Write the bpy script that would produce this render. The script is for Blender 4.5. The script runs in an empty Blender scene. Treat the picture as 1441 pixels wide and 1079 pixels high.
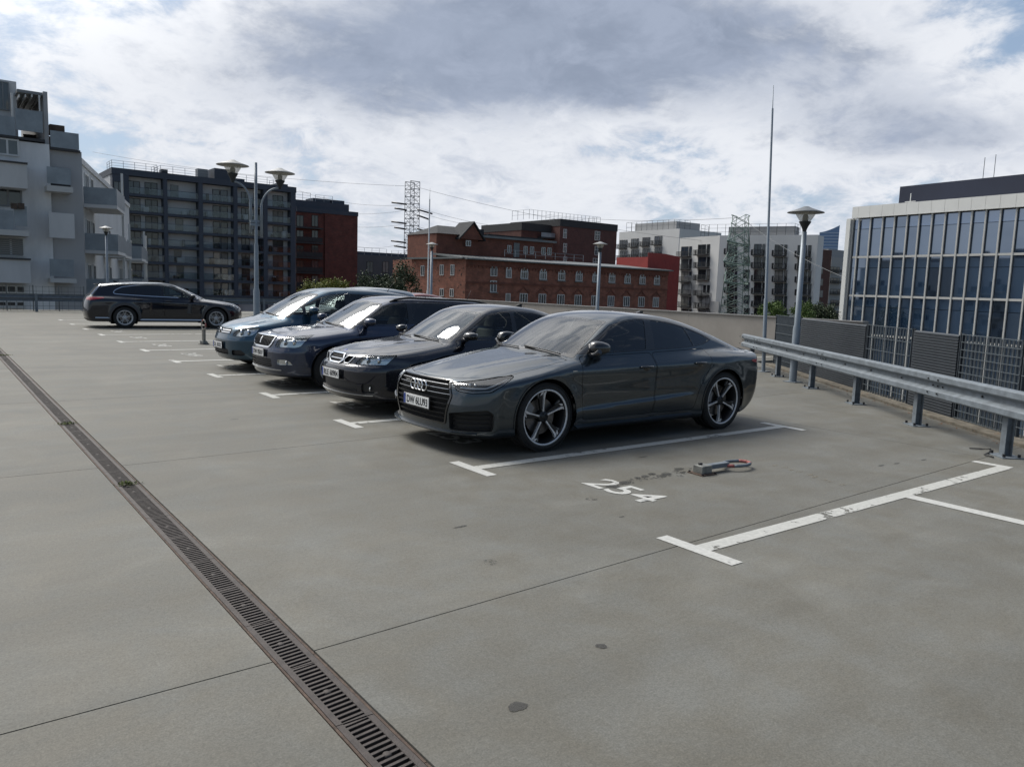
import bpy, bmesh, math, random
import numpy as np
from mathutils import Vector, Matrix

scene = bpy.context.scene
COL = scene.collection
R = math.radians
rng = random.Random(7)

# ------------------------------------------------------------------ camera
# World: X runs along the parking bays, Y along the drain, deck surface at z = 0.
CAM_F, CAM_YAW, CAM_PITCH, CAM_ROLL = 1093.39 / 1441.0, 0.65187, 0.12102, 0.033796
CAM_POS = Vector((-4.0253, -3.2347, 1.6961))
_fw = Vector((math.sin(CAM_YAW) * math.cos(CAM_PITCH), math.cos(CAM_YAW) * math.cos(CAM_PITCH), -math.sin(CAM_PITCH)))
_ri = Vector((math.cos(CAM_YAW), -math.sin(CAM_YAW), 0))
_up = _ri.cross(_fw)
_r2 = _ri * math.cos(CAM_ROLL) + _up * math.sin(CAM_ROLL)
_u2 = -_ri * math.sin(CAM_ROLL) + _up * math.cos(CAM_ROLL)
cam_data = bpy.data.cameras.new('camera')
cam_data.sensor_fit = 'HORIZONTAL'
cam_data.sensor_width = 36.0
cam_data.lens = 36.0 * CAM_F
cam_data.clip_start = 0.05
cam_data.clip_end = 6000
cam = bpy.data.objects.new('camera', cam_data)
COL.objects.link(cam)
cam.matrix_world = Matrix(((_r2.x, _u2.x, -_fw.x, CAM_POS.x), (_r2.y, _u2.y, -_fw.y, CAM_POS.y), (_r2.z, _u2.z, -_fw.z, CAM_POS.z), (0, 0, 0, 1)))
scene.camera = cam

def pix_dir(x, y):
    return _fw + _r2 * ((x - 720.5) / 1093.39) - _u2 * ((y - 539.5) / 1093.39)
def pix_at(x, y, dist):
    """Point seen at photo pixel (x, y) at a horizontal distance from the camera."""
    d = pix_dir(x, y)
    return CAM_POS + d * (dist / math.hypot(d.x, d.y))
def pix_ground(x, y, z=0.0):
    d = pix_dir(x, y)
    return CAM_POS + d * ((z - CAM_POS.z) / d.z)
def pix_plane(x, y, p0, n):
    d = pix_dir(x, y)
    return CAM_POS + d * (((p0[0] - CAM_POS.x) * n[0] + (p0[1] - CAM_POS.y) * n[1]) / (d.x * n[0] + d.y * n[1]))

# ------------------------------------------------------------------ sky, sun, exposure
SUN_EL, SUN_AZ = R(50), R(-14)      # azimuth from +Y towards +X
world = bpy.data.worlds.new('World')
scene.world = world
world.use_nodes = True
def build_world():
    nt = world.node_tree
    nt.nodes.clear()
    N = nt.nodes.new
    L = nt.links.new
    def math_(op, a, b=None, c=None, clamp=False):
        n = N('ShaderNodeMath'); n.operation = op; n.use_clamp = clamp
        for i, v in enumerate((a, b, c)):
            if v is None: continue
            if isinstance(v, (int, float)): n.inputs[i].default_value = v
            else: L(v, n.inputs[i])
        return n.outputs[0]
    def noise(vec, scale, detail, rough=0.55, dist=0.0):
        n = N('ShaderNodeTexNoise'); n.inputs['Scale'].default_value = scale
        n.inputs['Detail'].default_value = detail; n.inputs['Roughness'].default_value = rough
        n.inputs['Distortion'].default_value = dist
        L(vec, n.inputs['Vector']); return n.outputs['Fac']
    def ramp(v, lo, hi):
        n = N('ShaderNodeMapRange'); n.interpolation_type = 'SMOOTHSTEP'
        n.inputs['From Min'].default_value = lo; n.inputs['From Max'].default_value = hi
        L(v, n.inputs['Value']); return n.outputs['Result']
    def mixc(f, a, b):
        n = N('ShaderNodeMix'); n.data_type = 'RGBA'
        if isinstance(f, float): n.inputs['Factor'].default_value = f
        else: L(f, n.inputs['Factor'])
        for s, v in (('A', a), ('B', b)):
            i = [k for k in n.inputs if k.name == s and k.type == 'RGBA'][0]
            if isinstance(v, tuple): i.default_value = (*v, 1)
            else: L(v, i)
        return [o for o in n.outputs if o.type == 'RGBA'][0]
    sky = N('ShaderNodeTexSky'); sky.sky_type = 'NISHITA'; sky.sun_disc = False
    sky.sun_elevation = SUN_EL; sky.sun_rotation = SUN_AZ
    sky.air_density = 1.0; sky.dust_density = 1.5; sky.ozone_density = 1.2
    tc = N('ShaderNodeTexCoord')
    sep = N('ShaderNodeSeparateXYZ'); L(tc.outputs['Generated'], sep.inputs[0])
    x, y, z = sep.outputs
    zc = math_('MAXIMUM', math_('ADD', z, 0.35), 0.20)
    # the cloud layer is a shallow dome overhead: shapes flatten towards the horizon
    u = math_('DIVIDE', x, zc); v = math_('DIVIDE', y, zc)
    com = N('ShaderNodeCombineXYZ'); L(u, com.inputs[0]); L(v, com.inputs[1])
    com.inputs[2].default_value = 3.7
    P = com.outputs[0]
    big = noise(P, 1.1, 3, 0.5)
    mid = noise(P, 3.2, 11, 0.64, 0.30)
    fine = noise(P, 9.5, 8, 0.62, 0.4)
    dens = math_('ADD', math_('MULTIPLY', big, 0.38), math_('ADD', math_('MULTIPLY', mid, 0.60), math_('MULTIPLY', fine, 0.30)))
    # large banks and clearings of the cloud deck: centre, long axis angle, radii, amount
    for cu, cv, ang, ru, rv, amt in CLOUD_BANKS:
        du0 = math_('SUBTRACT', u, cu); dv0 = math_('SUBTRACT', v, cv)
        ca, sa = math.cos(ang), math.sin(ang)
        du = math_('DIVIDE', math_('ADD', math_('MULTIPLY', du0, ca), math_('MULTIPLY', dv0, sa)), ru)
        dv = math_('DIVIDE', math_('SUBTRACT', math_('MULTIPLY', dv0, ca), math_('MULTIPLY', du0, sa)), rv)
        r2 = math_('ADD', math_('MULTIPLY', du, du), math_('MULTIPLY', dv, dv))
        g = math_('POWER', 2.718, math_('MULTIPLY', r2, -1.0))
        dens = math_('ADD', dens, math_('MULTIPLY', g, amt))
    # the deck breaks up away from the sun
    dens = math_('SUBTRACT', dens, math_('MULTIPLY', math_('SUBTRACT', 1.0, ramp(v, -0.9, 0.5)), 0.20))
    cover = ramp(dens, 0.52, 0.66)
    core = ramp(dens, 0.72, 0.98)          # thick cloud: grey underside
    billow = ramp(fine, 0.36, 0.66)
    puff = ramp(mid, 0.38, 0.62)
    # glow of the hidden sun on thin cloud
    sd = Vector((math.sin(SUN_AZ) * math.cos(SUN_EL), math.cos(SUN_AZ) * math.cos(SUN_EL), math.sin(SUN_EL)))
    dp = N('ShaderNodeVectorMath'); dp.operation = 'DOT_PRODUCT'
    L(tc.outputs['Generated'], dp.inputs[0]); dp.inputs[1].default_value = sd
    near = math_('POWER', ramp(dp.outputs['Value'], 0.68, 1.0), 1.5)
    thin_c = mixc(near, (9.5, 9.8, 10.4), (32, 31.8, 31.2))
    thick_c = mixc(billow, (3.3, 3.9, 5.1), (4.3, 4.95, 6.3))
    thick_c = mixc(near, thick_c, (9, 9.3, 10))
    cloud = mixc(core, thin_c, thick_c)
    shade = math_('MULTIPLY', math_('SUBTRACT', 1.0, billow), math_('SUBTRACT', 1.0, puff))
    cloud = mixc(math_('MULTIPLY', shade, 0.55), cloud, (4.7, 5.4, 6.8))
    # thin veil: the blue gaps are pale
    blue = mixc(math_('ADD', 0.05, math_('MULTIPLY', ramp(v, -0.7, 0.9), 0.42)), sky.outputs[0], (5.6, 7.4, 10.0))
    blue = mixc(near, blue, (12, 13.5, 15.5))
    col = mixc(cover, blue, cloud)
    hz = ramp(z, -0.02, 0.14)
    col = mixc(math_('MULTIPLY', math_('SUBTRACT', 1.0, hz), 0.40), col, (6.6, 7.2, 8.2))
    bg = N('ShaderNodeBackground'); bg.inputs['Strength'].default_value = 0.088
    L(col, bg.inputs['Color'])
    out = N('ShaderNodeOutputWorld'); L(bg.outputs[0], out.inputs['Surface'])

CLOUD_BANKS = [(0.97, 1.17, -0.70, 0.66, 0.21, 0.42), (1.0, 1.7, -0.6, 1.0, 0.6, 0.075), (1.66, 0.80, -0.9, 0.28, 0.14, 0.22), (0.24, 1.62, 0.3, 0.34, 0.50, -0.15), (1.46, 0.50, 0, 0.18, 0.20, -0.18), (1.10, 1.50, -0.7, 0.5, 0.12, -0.02)]
build_world()

sun_data = bpy.data.lights.new('sun', 'SUN')
sun_data.energy = 3.3
sun_data.angle = R(26)
sun_data.color = (1.0, 0.95, 0.87)
sun = bpy.data.objects.new('sun', sun_data)
COL.objects.link(sun)
_sd = Vector((math.sin(SUN_AZ) * math.cos(SUN_EL), math.cos(SUN_AZ) * math.cos(SUN_EL), math.sin(SUN_EL)))
sun.rotation_euler = _sd.to_track_quat('Z', 'Y').to_euler()
sun.location = (0, 0, 60)

scene.view_settings.view_transform = 'Standard'
scene.view_settings.look = 'None'
scene.view_settings.exposure = 0.0
scene.view_settings.gamma = 1.0
scene.view_settings.use_curve_mapping = False
scene.cycles.max_bounces = 8
scene.cycles.transparent_max_bounces = 12
scene.cycles.use_denoising = True
scene.cycles.denoiser = 'OPENIMAGEDENOISE'
scene.cycles.denoising_input_passes = 'RGB_ALBEDO_NORMAL'
scene.cycles.sample_clamp_indirect = 4.0
scene.cycles.blur_glossy = 0.8
scene.cycles.adaptive_threshold = 0.006
# ------------------------------------------------------------------ helpers
def tag(o, label=None, cat=None, group=None, kind=None):
    if label: o['label'] = label
    if cat: o['category'] = cat
    if group: o['group'] = group
    if kind: o['kind'] = kind
    return o

def empty(name, loc=(0, 0, 0), rz=0.0, parent=None):
    o = bpy.data.objects.new(name, None)
    o.empty_display_size = 0.2
    o.location = loc
    o.rotation_euler = (0, 0, rz)
    o.parent = parent
    COL.objects.link(o)
    return o

def link(name, me, mat=None, parent=None, loc=None, rot=None):
    o = bpy.data.objects.new(name, me)
    if mat is not None and len(me.materials) == 0:
        me.materials.append(mat)
    o.parent = parent
    if loc is not None: o.location = loc
    if rot is not None: o.rotation_euler = rot
    COL.objects.link(o)
    return o

def copy_tree(o, parent=None):
    c = o.copy()
    COL.objects.link(c)
    c.parent = parent
    for ch in CHILDREN(o):
        copy_tree(ch, c)
    return c
def CHILDREN(o):
    return [k for k in bpy.data.objects if k.parent is o]

def np_mesh(name, V, F, N=None, smooth=False):
    me = bpy.data.meshes.new(name)
    F = np.asarray(F)
    me.from_pydata(np.asarray(V, dtype=float).tolist(), [], F.tolist())
    if smooth or N is not None:
        me.polygons.foreach_set('use_smooth', [True] * len(me.polygons))
    if N is not None:
        me.normals_split_custom_set_from_vertices(np.asarray(N, dtype=float).tolist())
    me.update()
    return me

class MB:
    """Collects boxes, prisms, tubes and lathes into one mesh."""
    def __init__(self):
        self.v = []; self.f = []; self.m = []; self.mi = 0; self.sm = []
    def add(self, vs, fs, smooth=False):
        k = len(self.v)
        self.v += [tuple(p) for p in vs]
        for f in fs:
            self.f.append(tuple(i + k for i in f)); self.m.append(self.mi); self.sm.append(smooth)
        return self
    def box(self, lo, hi, M=None):
        x0, y0, z0 = lo; x1, y1, z1 = hi
        vs = [(x0, y0, z0), (x1, y0, z0), (x1, y1, z0), (x0, y1, z0), (x0, y0, z1), (x1, y0, z1), (x1, y1, z1), (x0, y1, z1)]
        if M is not None: vs = [M @ Vector(p) for p in vs]
        return self.add(vs, [(0, 3, 2, 1), (4, 5, 6, 7), (0, 1, 5, 4), (1, 2, 6, 5), (2, 3, 7, 6), (3, 0, 4, 7)])
    def cbox(self, c, s, M=None):
        return self.box((c[0] - s[0] / 2, c[1] - s[1] / 2, c[2] - s[2] / 2), (c[0] + s[0] / 2, c[1] + s[1] / 2, c[2] + s[2] / 2), M)
    def prism(self, poly, lo, hi, axis='y', M=None, smooth=False):
        """2-D outline swept along an axis: 'y' outline is (x, z), 'z' outline is (x, y), 'x' outline is (y, z)."""
        def P(a, b, t):
            return {'y': (a, t, b), 'z': (a, b, t), 'x': (t, a, b)}[axis]
        n = len(poly)
        vs = [P(a, b, lo) for a, b in poly] + [P(a, b, hi) for a, b in poly]
        if M is not None: vs = [M @ Vector(p) for p in vs]
        self.add(vs, [tuple(range(n)), tuple(range(2 * n - 1, n - 1, -1))])
        k = len(self.v) - 2 * n
        for i in range(n):
            j = (i + 1) % n
            self.f.append((k + i, k + n + i, k + n + j, k + j)); self.m.append(self.mi); self.sm.append(smooth)
        return self
    def tube(self, pts, r, n=8, closed=False, caps=True):
        pts = [Vector(p) for p in pts]
        rs = r if isinstance(r, (list, tuple)) else [r] * len(pts)
        rings = []
        prev = None
        m = len(pts)
        for i, p in enumerate(pts):
            a = pts[(i - 1) % m] if (closed or i > 0) else p
            b = pts[(i + 1) % m] if (closed or i < m - 1) else p
            t = (b - a).normalized()
            if prev is None:
                u = t.cross(Vector((0, 0, 1)))
                if u.length < 1e-3: u = t.cross(Vector((1, 0, 0)))
            else:
                u = prev - t * prev.dot(t)
                if u.length < 1e-6: u = t.cross(Vector((0, 0, 1)))
            u.normalize(); w = t.cross(u); prev = u
            rings.append([p + (u * math.cos(2 * math.pi * k / n) + w * math.sin(2 * math.pi * k / n)) * rs[i] for k in range(n)])
        vs = [q for ring in rings for q in ring]
        fs = []
        for i in range(m if closed else m - 1):
            a = i * n; b = ((i + 1) % m) * n
            for k in range(n):
                k2 = (k + 1) % n
                fs.append((a + k, a + k2, b + k2, b + k))
        self.add(vs, fs, True)
        if caps and not closed:
            k = len(self.v) - len(vs)
            self.f.append(tuple(k + i for i in range(n - 1, -1, -1))); self.m.append(self.mi); self.sm.append(False)
            self.f.append(tuple(k + (m - 1) * n + i for i in range(n))); self.m.append(self.mi); self.sm.append(False)
        return self
    def lathe(self, prof, c=(0, 0, 0), axis='z', n=24, smooth=True, M=None):
        """profile of (radius, height) pairs"""
        vs = []
        for r, h in prof:
            for k in range(n):
                a = 2 * math.pi * k / n
                p = {'z': (r * math.cos(a), r * math.sin(a), h), 'y': (r * math.cos(a), h, r * math.sin(a)), 'x': (h, r * math.cos(a), r * math.sin(a))}[axis]
                vs.append(Vector(p) + Vector(c))
        if M is not None: vs = [M @ p for p in vs]
        fs = []
        for i in range(len(prof) - 1):
            for k in range(n):
                k2 = (k + 1) % n
                fs.append((i * n + k, i * n + k2, (i + 1) * n + k2, (i + 1) * n + k))
        return self.add(vs, fs, smooth)
    def mesh(self, name, mats=None):
        me = bpy.data.meshes.new(name)
        me.from_pydata([tuple(p) for p in self.v], [], self.f)
        me.polygons.foreach_set('use_smooth', self.sm)
        if mats:
            for m in mats: me.materials.append(m)
            me.polygons.foreach_set('material_index', self.m)
        me.update()
        return me
    def build(self, name, mat=None, parent=None, loc=None, rot=None, bevel=0.0, recalc=True):
        me = self.mesh(name, mat if isinstance(mat, (list, tuple)) else None)
        if recalc or bevel:
            bm = bmesh.new(); bm.from_mesh(me)
            if recalc: bmesh.ops.recalc_face_normals(bm, faces=bm.faces)
            if bevel:
                es = [e for e in bm.edges if len(e.link_faces) == 2 and e.calc_face_angle(0) > 0.5]
                bmesh.ops.bevel(bm, geom=es, offset=bevel, segments=2, profile=0.5, affect='EDGES', clamp_overlap=True)
            bm.to_mesh(me); bm.free()
        return link(name, me, None if isinstance(mat, (list, tuple)) else mat, parent, loc, rot)

def frame_matrix(origin, xdir, zdir=(0, 0, 1)):
    """Matrix with local X along xdir (horizontal), local Z up, local Y pointing away (X right, Y back)."""
    x = Vector(xdir).normalized(); z = Vector(zdir).normalized(); y = z.cross(x).normalized()
    o = Vector(origin)
    return Matrix(((x.x, y.x, z.x, o.x), (x.y, y.y, z.y, o.y), (x.z, y.z, z.z, o.z), (0, 0, 0, 1)))

def text_mesh(s, size, depth=0.0, squeeze=1.0, bold=0.0):
    """Flat or thin letters from the built-in font: centred on the origin in the XY plane."""
    cu = bpy.data.curves.new('letters', 'FONT')
    cu.body = s; cu.size = size; cu.align_x = 'CENTER'; cu.align_y = 'CENTER'
    cu.extrude = depth / 2; cu.offset = bold; cu.resolution_u = 3
    ob = bpy.data.objects.new('letters', cu); COL.objects.link(ob)
    dg = bpy.context.evaluated_depsgraph_get()
    me = bpy.data.meshes.new_from_object(ob.evaluated_get(dg))
    bpy.data.objects.remove(ob); bpy.data.curves.remove(cu)
    for v in me.vertices: v.co.x *= squeeze
    me.materials.clear()
    return me

# ------------------------------------------------------------------ materials
MATS = {}
def nodes(name):
    m = bpy.data.materials.new(name); m.use_nodes = True
    nt = m.node_tree
    return m, nt, nt.nodes['Principled BSDF']
def simple(name, col, rough=0.6, metal=0.0, spec=0.5, noise=0.0, nscale=8.0, coat=0.0, bump=0.0, bscale=60.0, rvar=0.0, coords='Object'):
    """Principled material with optional colour mottling, roughness variation and fine bump."""
    if name in MATS: return MATS[name]
    m, nt, b = nodes(name)
    b.inputs['Base Color'].default_value = (*col, 1)
    b.inputs['Roughness'].default_value = rough
    b.inputs['Metallic'].default_value = metal
    b.inputs['Specular IOR Level'].default_value = spec
    b.inputs['Coat Weight'].default_value = coat
    b.inputs['Coat Roughness'].default_value = 0.04
    tc = nt.nodes.new('ShaderNodeTexCoord')
    if noise or rvar:
        n = nt.nodes.new('ShaderNodeTexNoise'); n.inputs['Scale'].default_value = nscale; n.inputs['Detail'].default_value = 6
        n.inputs['Roughness'].default_value = 0.62
        nt.links.new(tc.outputs[coords], n.inputs['Vector'])
        if noise:
            r = nt.nodes.new('ShaderNodeValToRGB')
            r.color_ramp.elements[0].position = 0.28; r.color_ramp.elements[1].position = 0.74
            r.color_ramp.elements[0].color = (*[max(0, c * (1 - noise)) for c in col], 1)
            r.color_ramp.elements[1].color = (*[min(1, c * (1 + noise)) for c in col], 1)
            nt.links.new(n.outputs['Fac'], r.inputs[0]); nt.links.new(r.outputs[0], b.inputs['Base Color'])
        if rvar:
            mr = nt.nodes.new('ShaderNodeMapRange'); mr.inputs['To Min'].default_value = max(0, rough - rvar); mr.inputs['To Max'].default_value = min(1, rough + rvar)
            nt.links.new(n.outputs['Fac'], mr.inputs['Value']); nt.links.new(mr.outputs[0], b.inputs['Roughness'])
    if bump:
        n2 = nt.nodes.new('ShaderNodeTexNoise'); n2.inputs['Scale'].default_value = bscale; n2.inputs['Detail'].default_value = 4
        nt.links.new(tc.outputs[coords], n2.inputs['Vector'])
        bp = nt.nodes.new('ShaderNodeBump'); bp.inputs['Strength'].default_value = bump; bp.inputs['Distance'].default_value = 0.01
        nt.links.new(n2.outputs['Fac'], bp.inputs['Height']); nt.links.new(bp.outputs[0], b.inputs['Normal'])
    MATS[name] = m
    return m
# ------------------------------------------------------------------ car modelling: implicit body, clipped into panels
def curve(pts):
    """Smooth monotone interpolation through (x, value) points, tabulated."""
    xs = np.array([p[0] for p in pts], float); ys = np.array([p[1] for p in pts], float)
    h = np.diff(xs); d = np.diff(ys) / h
    m = np.zeros(len(xs))
    for i in range(1, len(xs) - 1):
        if d[i - 1] * d[i] > 0:
            w1 = 2 * h[i] + h[i - 1]; w2 = h[i] + 2 * h[i - 1]
            m[i] = (w1 + w2) / (w1 / d[i - 1] + w2 / d[i])
    m[0] = d[0]; m[-1] = d[-1]
    T = np.linspace(xs[0], xs[-1], 1200)
    k = np.clip(np.searchsorted(xs, T) - 1, 0, len(xs) - 2)
    t = (T - xs[k]) / h[k]
    Yv = ys[k] * (1 + 2 * t) * (1 - t) ** 2 + h[k] * m[k] * t * (1 - t) ** 2 + ys[k + 1] * t * t * (3 - 2 * t) + h[k] * m[k + 1] * t * t * (t - 1)
    ker = np.hanning(61); ker /= ker.sum()
    pad = np.concatenate([2 * Yv[0] - Yv[30:0:-1], Yv, 2 * Yv[-1] - Yv[-2:-32:-1]])
    Ys = np.convolve(pad, ker, 'valid')
    def f(q):
        q = np.asarray(q, float)
        r = np.interp(q, T, Ys)
        r = r + np.where(q < T[0], (q - T[0]) * d[0], 0) + np.where(q > T[-1], (q - T[-1]) * d[-1], 0)
        return r
    return f
def smax(a, b, k):
    h = np.maximum(k - np.abs(a - b), 0) / k
    return np.maximum(a, b) + h * h * k * 0.25
def smin(a, b, k):
    return -smax(-a, -b, k)
def sstep(e0, e1, x):
    t = np.clip((x - e0) / (e1 - e0), 0, 1)
    return t * t * (3 - 2 * t)

def chaikin(poly, it=2, q=0.25):
    P = [Vector(p) for p in poly]
    for _ in range(it):
        Q = []
        for i in range(len(P)):
            a, b = P[i], P[(i + 1) % len(P)]
            Q += [a + (b - a) * q, a + (b - a) * (1 - q)]
        P = Q
    return [tuple(p) for p in P]
def roundpoly(poly, r):
    """Cut every corner with a small arc of about radius r."""
    out = []
    n = len(poly)
    for i in range(n):
        p = Vector(poly[i]); a = Vector(poly[i - 1]); b = Vector(poly[(i + 1) % n])
        da = (a - p); db = (b - p)
        ra = min(r, da.length * 0.45); rb = min(r, db.length * 0.45)
        p0 = p + da.normalized() * ra; p1 = p + db.normalized() * rb
        for t in (0, 0.33, 0.67, 1):
            out.append(tuple(p0 * (1 - t) ** 2 + p * 2 * t * (1 - t) + p1 * t * t))
    return out
def poly_sdf(poly, X, Y):
    """Signed distance to a 2-D polygon, negative inside."""
    P = np.array(poly, float); n = len(P)
    best = np.full(X.shape, 1e9); ins = np.zeros(X.shape, bool)
    for i in range(n):
        ax, ay = P[i]; bx, by = P[(i + 1) % n]
        ex, ey = bx - ax, by - ay
        wx, wy = X - ax, Y - ay
        t = np.clip((wx * ex + wy * ey) / (ex * ex + ey * ey + 1e-12), 0, 1)
        dx, dy = wx - ex * t, wy - ey * t
        best = np.minimum(best, dx * dx + dy * dy)
        c = ((ay <= Y) & (by > Y)) | ((by <= Y) & (ay > Y))
        xs = ax + (Y - ay) / (by - ay + 1e-12) * ex
        ins ^= c & (X < xs)
    d = np.sqrt(best)
    return np.where(ins, -d, d)

class Tri:
    def __init__(self, V, N, T):
        self.V, self.N, self.T = V, N, T
    def clip(self, d):
        """Keep the part where d < 0, cutting triangles along d = 0."""
        V, N, T = self.V, self.N, self.T
        inside = d < 0
        cnt = inside[T].sum(1)
        keep = T[cnt == 3]
        cut = T[(cnt == 1) | (cnt == 2)]
        out = [keep]
        newV = []; newN = []
        if len(cut):
            ic = inside[cut]
            one = ic.sum(1) == 1
            # rotate so that the odd vertex is first
            odd = np.where(one, ic.argmax(1), (~ic).argmax(1))
            r = np.stack([np.take_along_axis(cut, ((odd + k) % 3)[:, None], 1)[:, 0] for k in range(3)], 1)
            def key(a, b):
                lo = np.minimum(a, b).astype(np.int64); hi = np.maximum(a, b).astype(np.int64)
                return lo * (len(V) + 1) + hi
            k1 = key(r[:, 0], r[:, 1]); k2 = key(r[:, 0], r[:, 2])
            uk, inv = np.unique(np.concatenate([k1, k2]), return_inverse=True)
            a = uk // (len(V) + 1); b = uk % (len(V) + 1)
            t = (d[a] / (d[a] - d[b] + 1e-15))[:, None]
            newV = V[a] + (V[b] - V[a]) * t
            newN = N[a] + (N[b] - N[a]) * t
            newN /= np.linalg.norm(newN, axis=1, keepdims=True) + 1e-12
            e1 = inv[:len(k1)] + len(V); e2 = inv[len(k1):] + len(V)
            o = one
            out.append(np.stack([r[o, 0], e1[o], e2[o]], 1))
            o = ~one
            out.append(np.stack([r[o, 1], r[o, 2], e2[o]], 1))
            out.append(np.stack([r[o, 1], e2[o], e1[o]], 1))
            V = np.concatenate([V, newV]); N = np.concatenate([N, newN])
        T2 = np.concatenate(out)
        used, T3 = np.unique(T2, return_inverse=True)
        return Tri(V[used], N[used], T3.reshape(-1, 3))
    def split(self, fn, gap=0.0):
        d = fn(self.V)
        return self.clip(d + gap / 2), self.clip(-(d - gap / 2))
    def moved(self, off):
        return Tri(self.V + self.N * off, self.N, self.T)
    def solid(self, th):
        """A sheet with thickness: the patch, a copy set back, and the rim between them."""
        n = len(self.V)
        E = np.concatenate([self.T[:, [0, 1]], self.T[:, [1, 2]], self.T[:, [2, 0]]])
        k = E[:, 0].astype(np.int64) * n + E[:, 1]; kr = E[:, 1].astype(np.int64) * n + E[:, 0]
        rim = E[~np.isin(k, kr)]
        V2 = self.V - self.N * th
        F = [tuple(t) for t in self.T] + [(t[2] + n, t[1] + n, t[0] + n) for t in self.T]
        F += [(a, a + n, b + n) for a, b in rim] + [(a, b + n, b) for a, b in rim]
        return np.concatenate([self.V, V2]), np.array(F)
    def obj(self, name, mat, parent):
        if len(self.T) == 0: return None
        return link(name, np_mesh(name, self.V, self.T, self.N), mat, parent)

def surface_nets(F, lo, hi, h):
    ax = [np.arange(lo[i], hi[i] + h, h) for i in range(3)]
    X, Y, Z = np.meshgrid(*ax, indexing='ij')
    val = F(X, Y, Z)
    s = val < 0
    nx, ny, nz = (k - 1 for k in val.shape)
    acc = np.zeros((nx, ny, nz, 3)); cnt = np.zeros((nx, ny, nz))
    cs = [(i, j, k) for i in (0, 1) for j in (0, 1) for k in (0, 1)]
    def sub(A, c): return A[c[0]:c[0] + nx, c[1]:c[1] + ny, c[2]:c[2] + nz]
    for a in cs:
        for axd in range(3):
            if a[axd]: continue
            b = list(a); b[axd] = 1; b = tuple(b)
            va, vb = sub(val, a), sub(val, b)
            m = (va < 0) != (vb < 0)
            t = np.where(m, va / np.where(m, va - vb, 1), 0)
            for q in range(3):
                acc[..., q] += np.where(m, (t if q == axd else a[q]), 0)
            cnt += m
    act = cnt > 0
    idx = np.full((nx, ny, nz), -1); idx[act] = np.arange(act.sum())
    ijk = np.argwhere(act)
    V = np.array(lo) + (ijk + acc[act] / cnt[act][:, None]) * h
    Q = []
    for axd in range(3):
        u, w = (axd + 1) % 3, (axd + 2) % 3
        A = s.take(range(s.shape[axd] - 1), axd); B = s.take(range(1, s.shape[axd]), axd)
        e = np.argwhere(A != B)
        fl = A[tuple(e.T)]
        e_ok = (e[:, u] > 0) & (e[:, w] > 0) & (e[:, u] < [nx, ny, nz][u]) & (e[:, w] < [nx, ny, nz][w])
        e, fl = e[e_ok], fl[e_ok]
        def cell(du, dw):
            c = e.copy(); c[:, u] -= du; c[:, w] -= dw
            return idx[tuple(c.T)]
        q = np.stack([cell(1, 1), cell(0, 1), cell(0, 0), cell(1, 0)], 1)
        q[~fl] = q[~fl][:, ::-1]
        Q.append(q)
    Q = np.concatenate(Q)
    return V, np.concatenate([Q[:, [0, 1, 2]], Q[:, [0, 2, 3]]])

def grad(F, V, e=1e-3):
    g = np.stack([(F(V[:, 0] + (e if i == 0 else 0), V[:, 1] + (e if i == 1 else 0), V[:, 2] + (e if i == 2 else 0)) -
                   F(V[:, 0] - (e if i == 0 else 0), V[:, 1] - (e if i == 1 else 0), V[:, 2] - (e if i == 2 else 0))) / (2 * e) for i in range(3)], 1)
    return g

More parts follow.
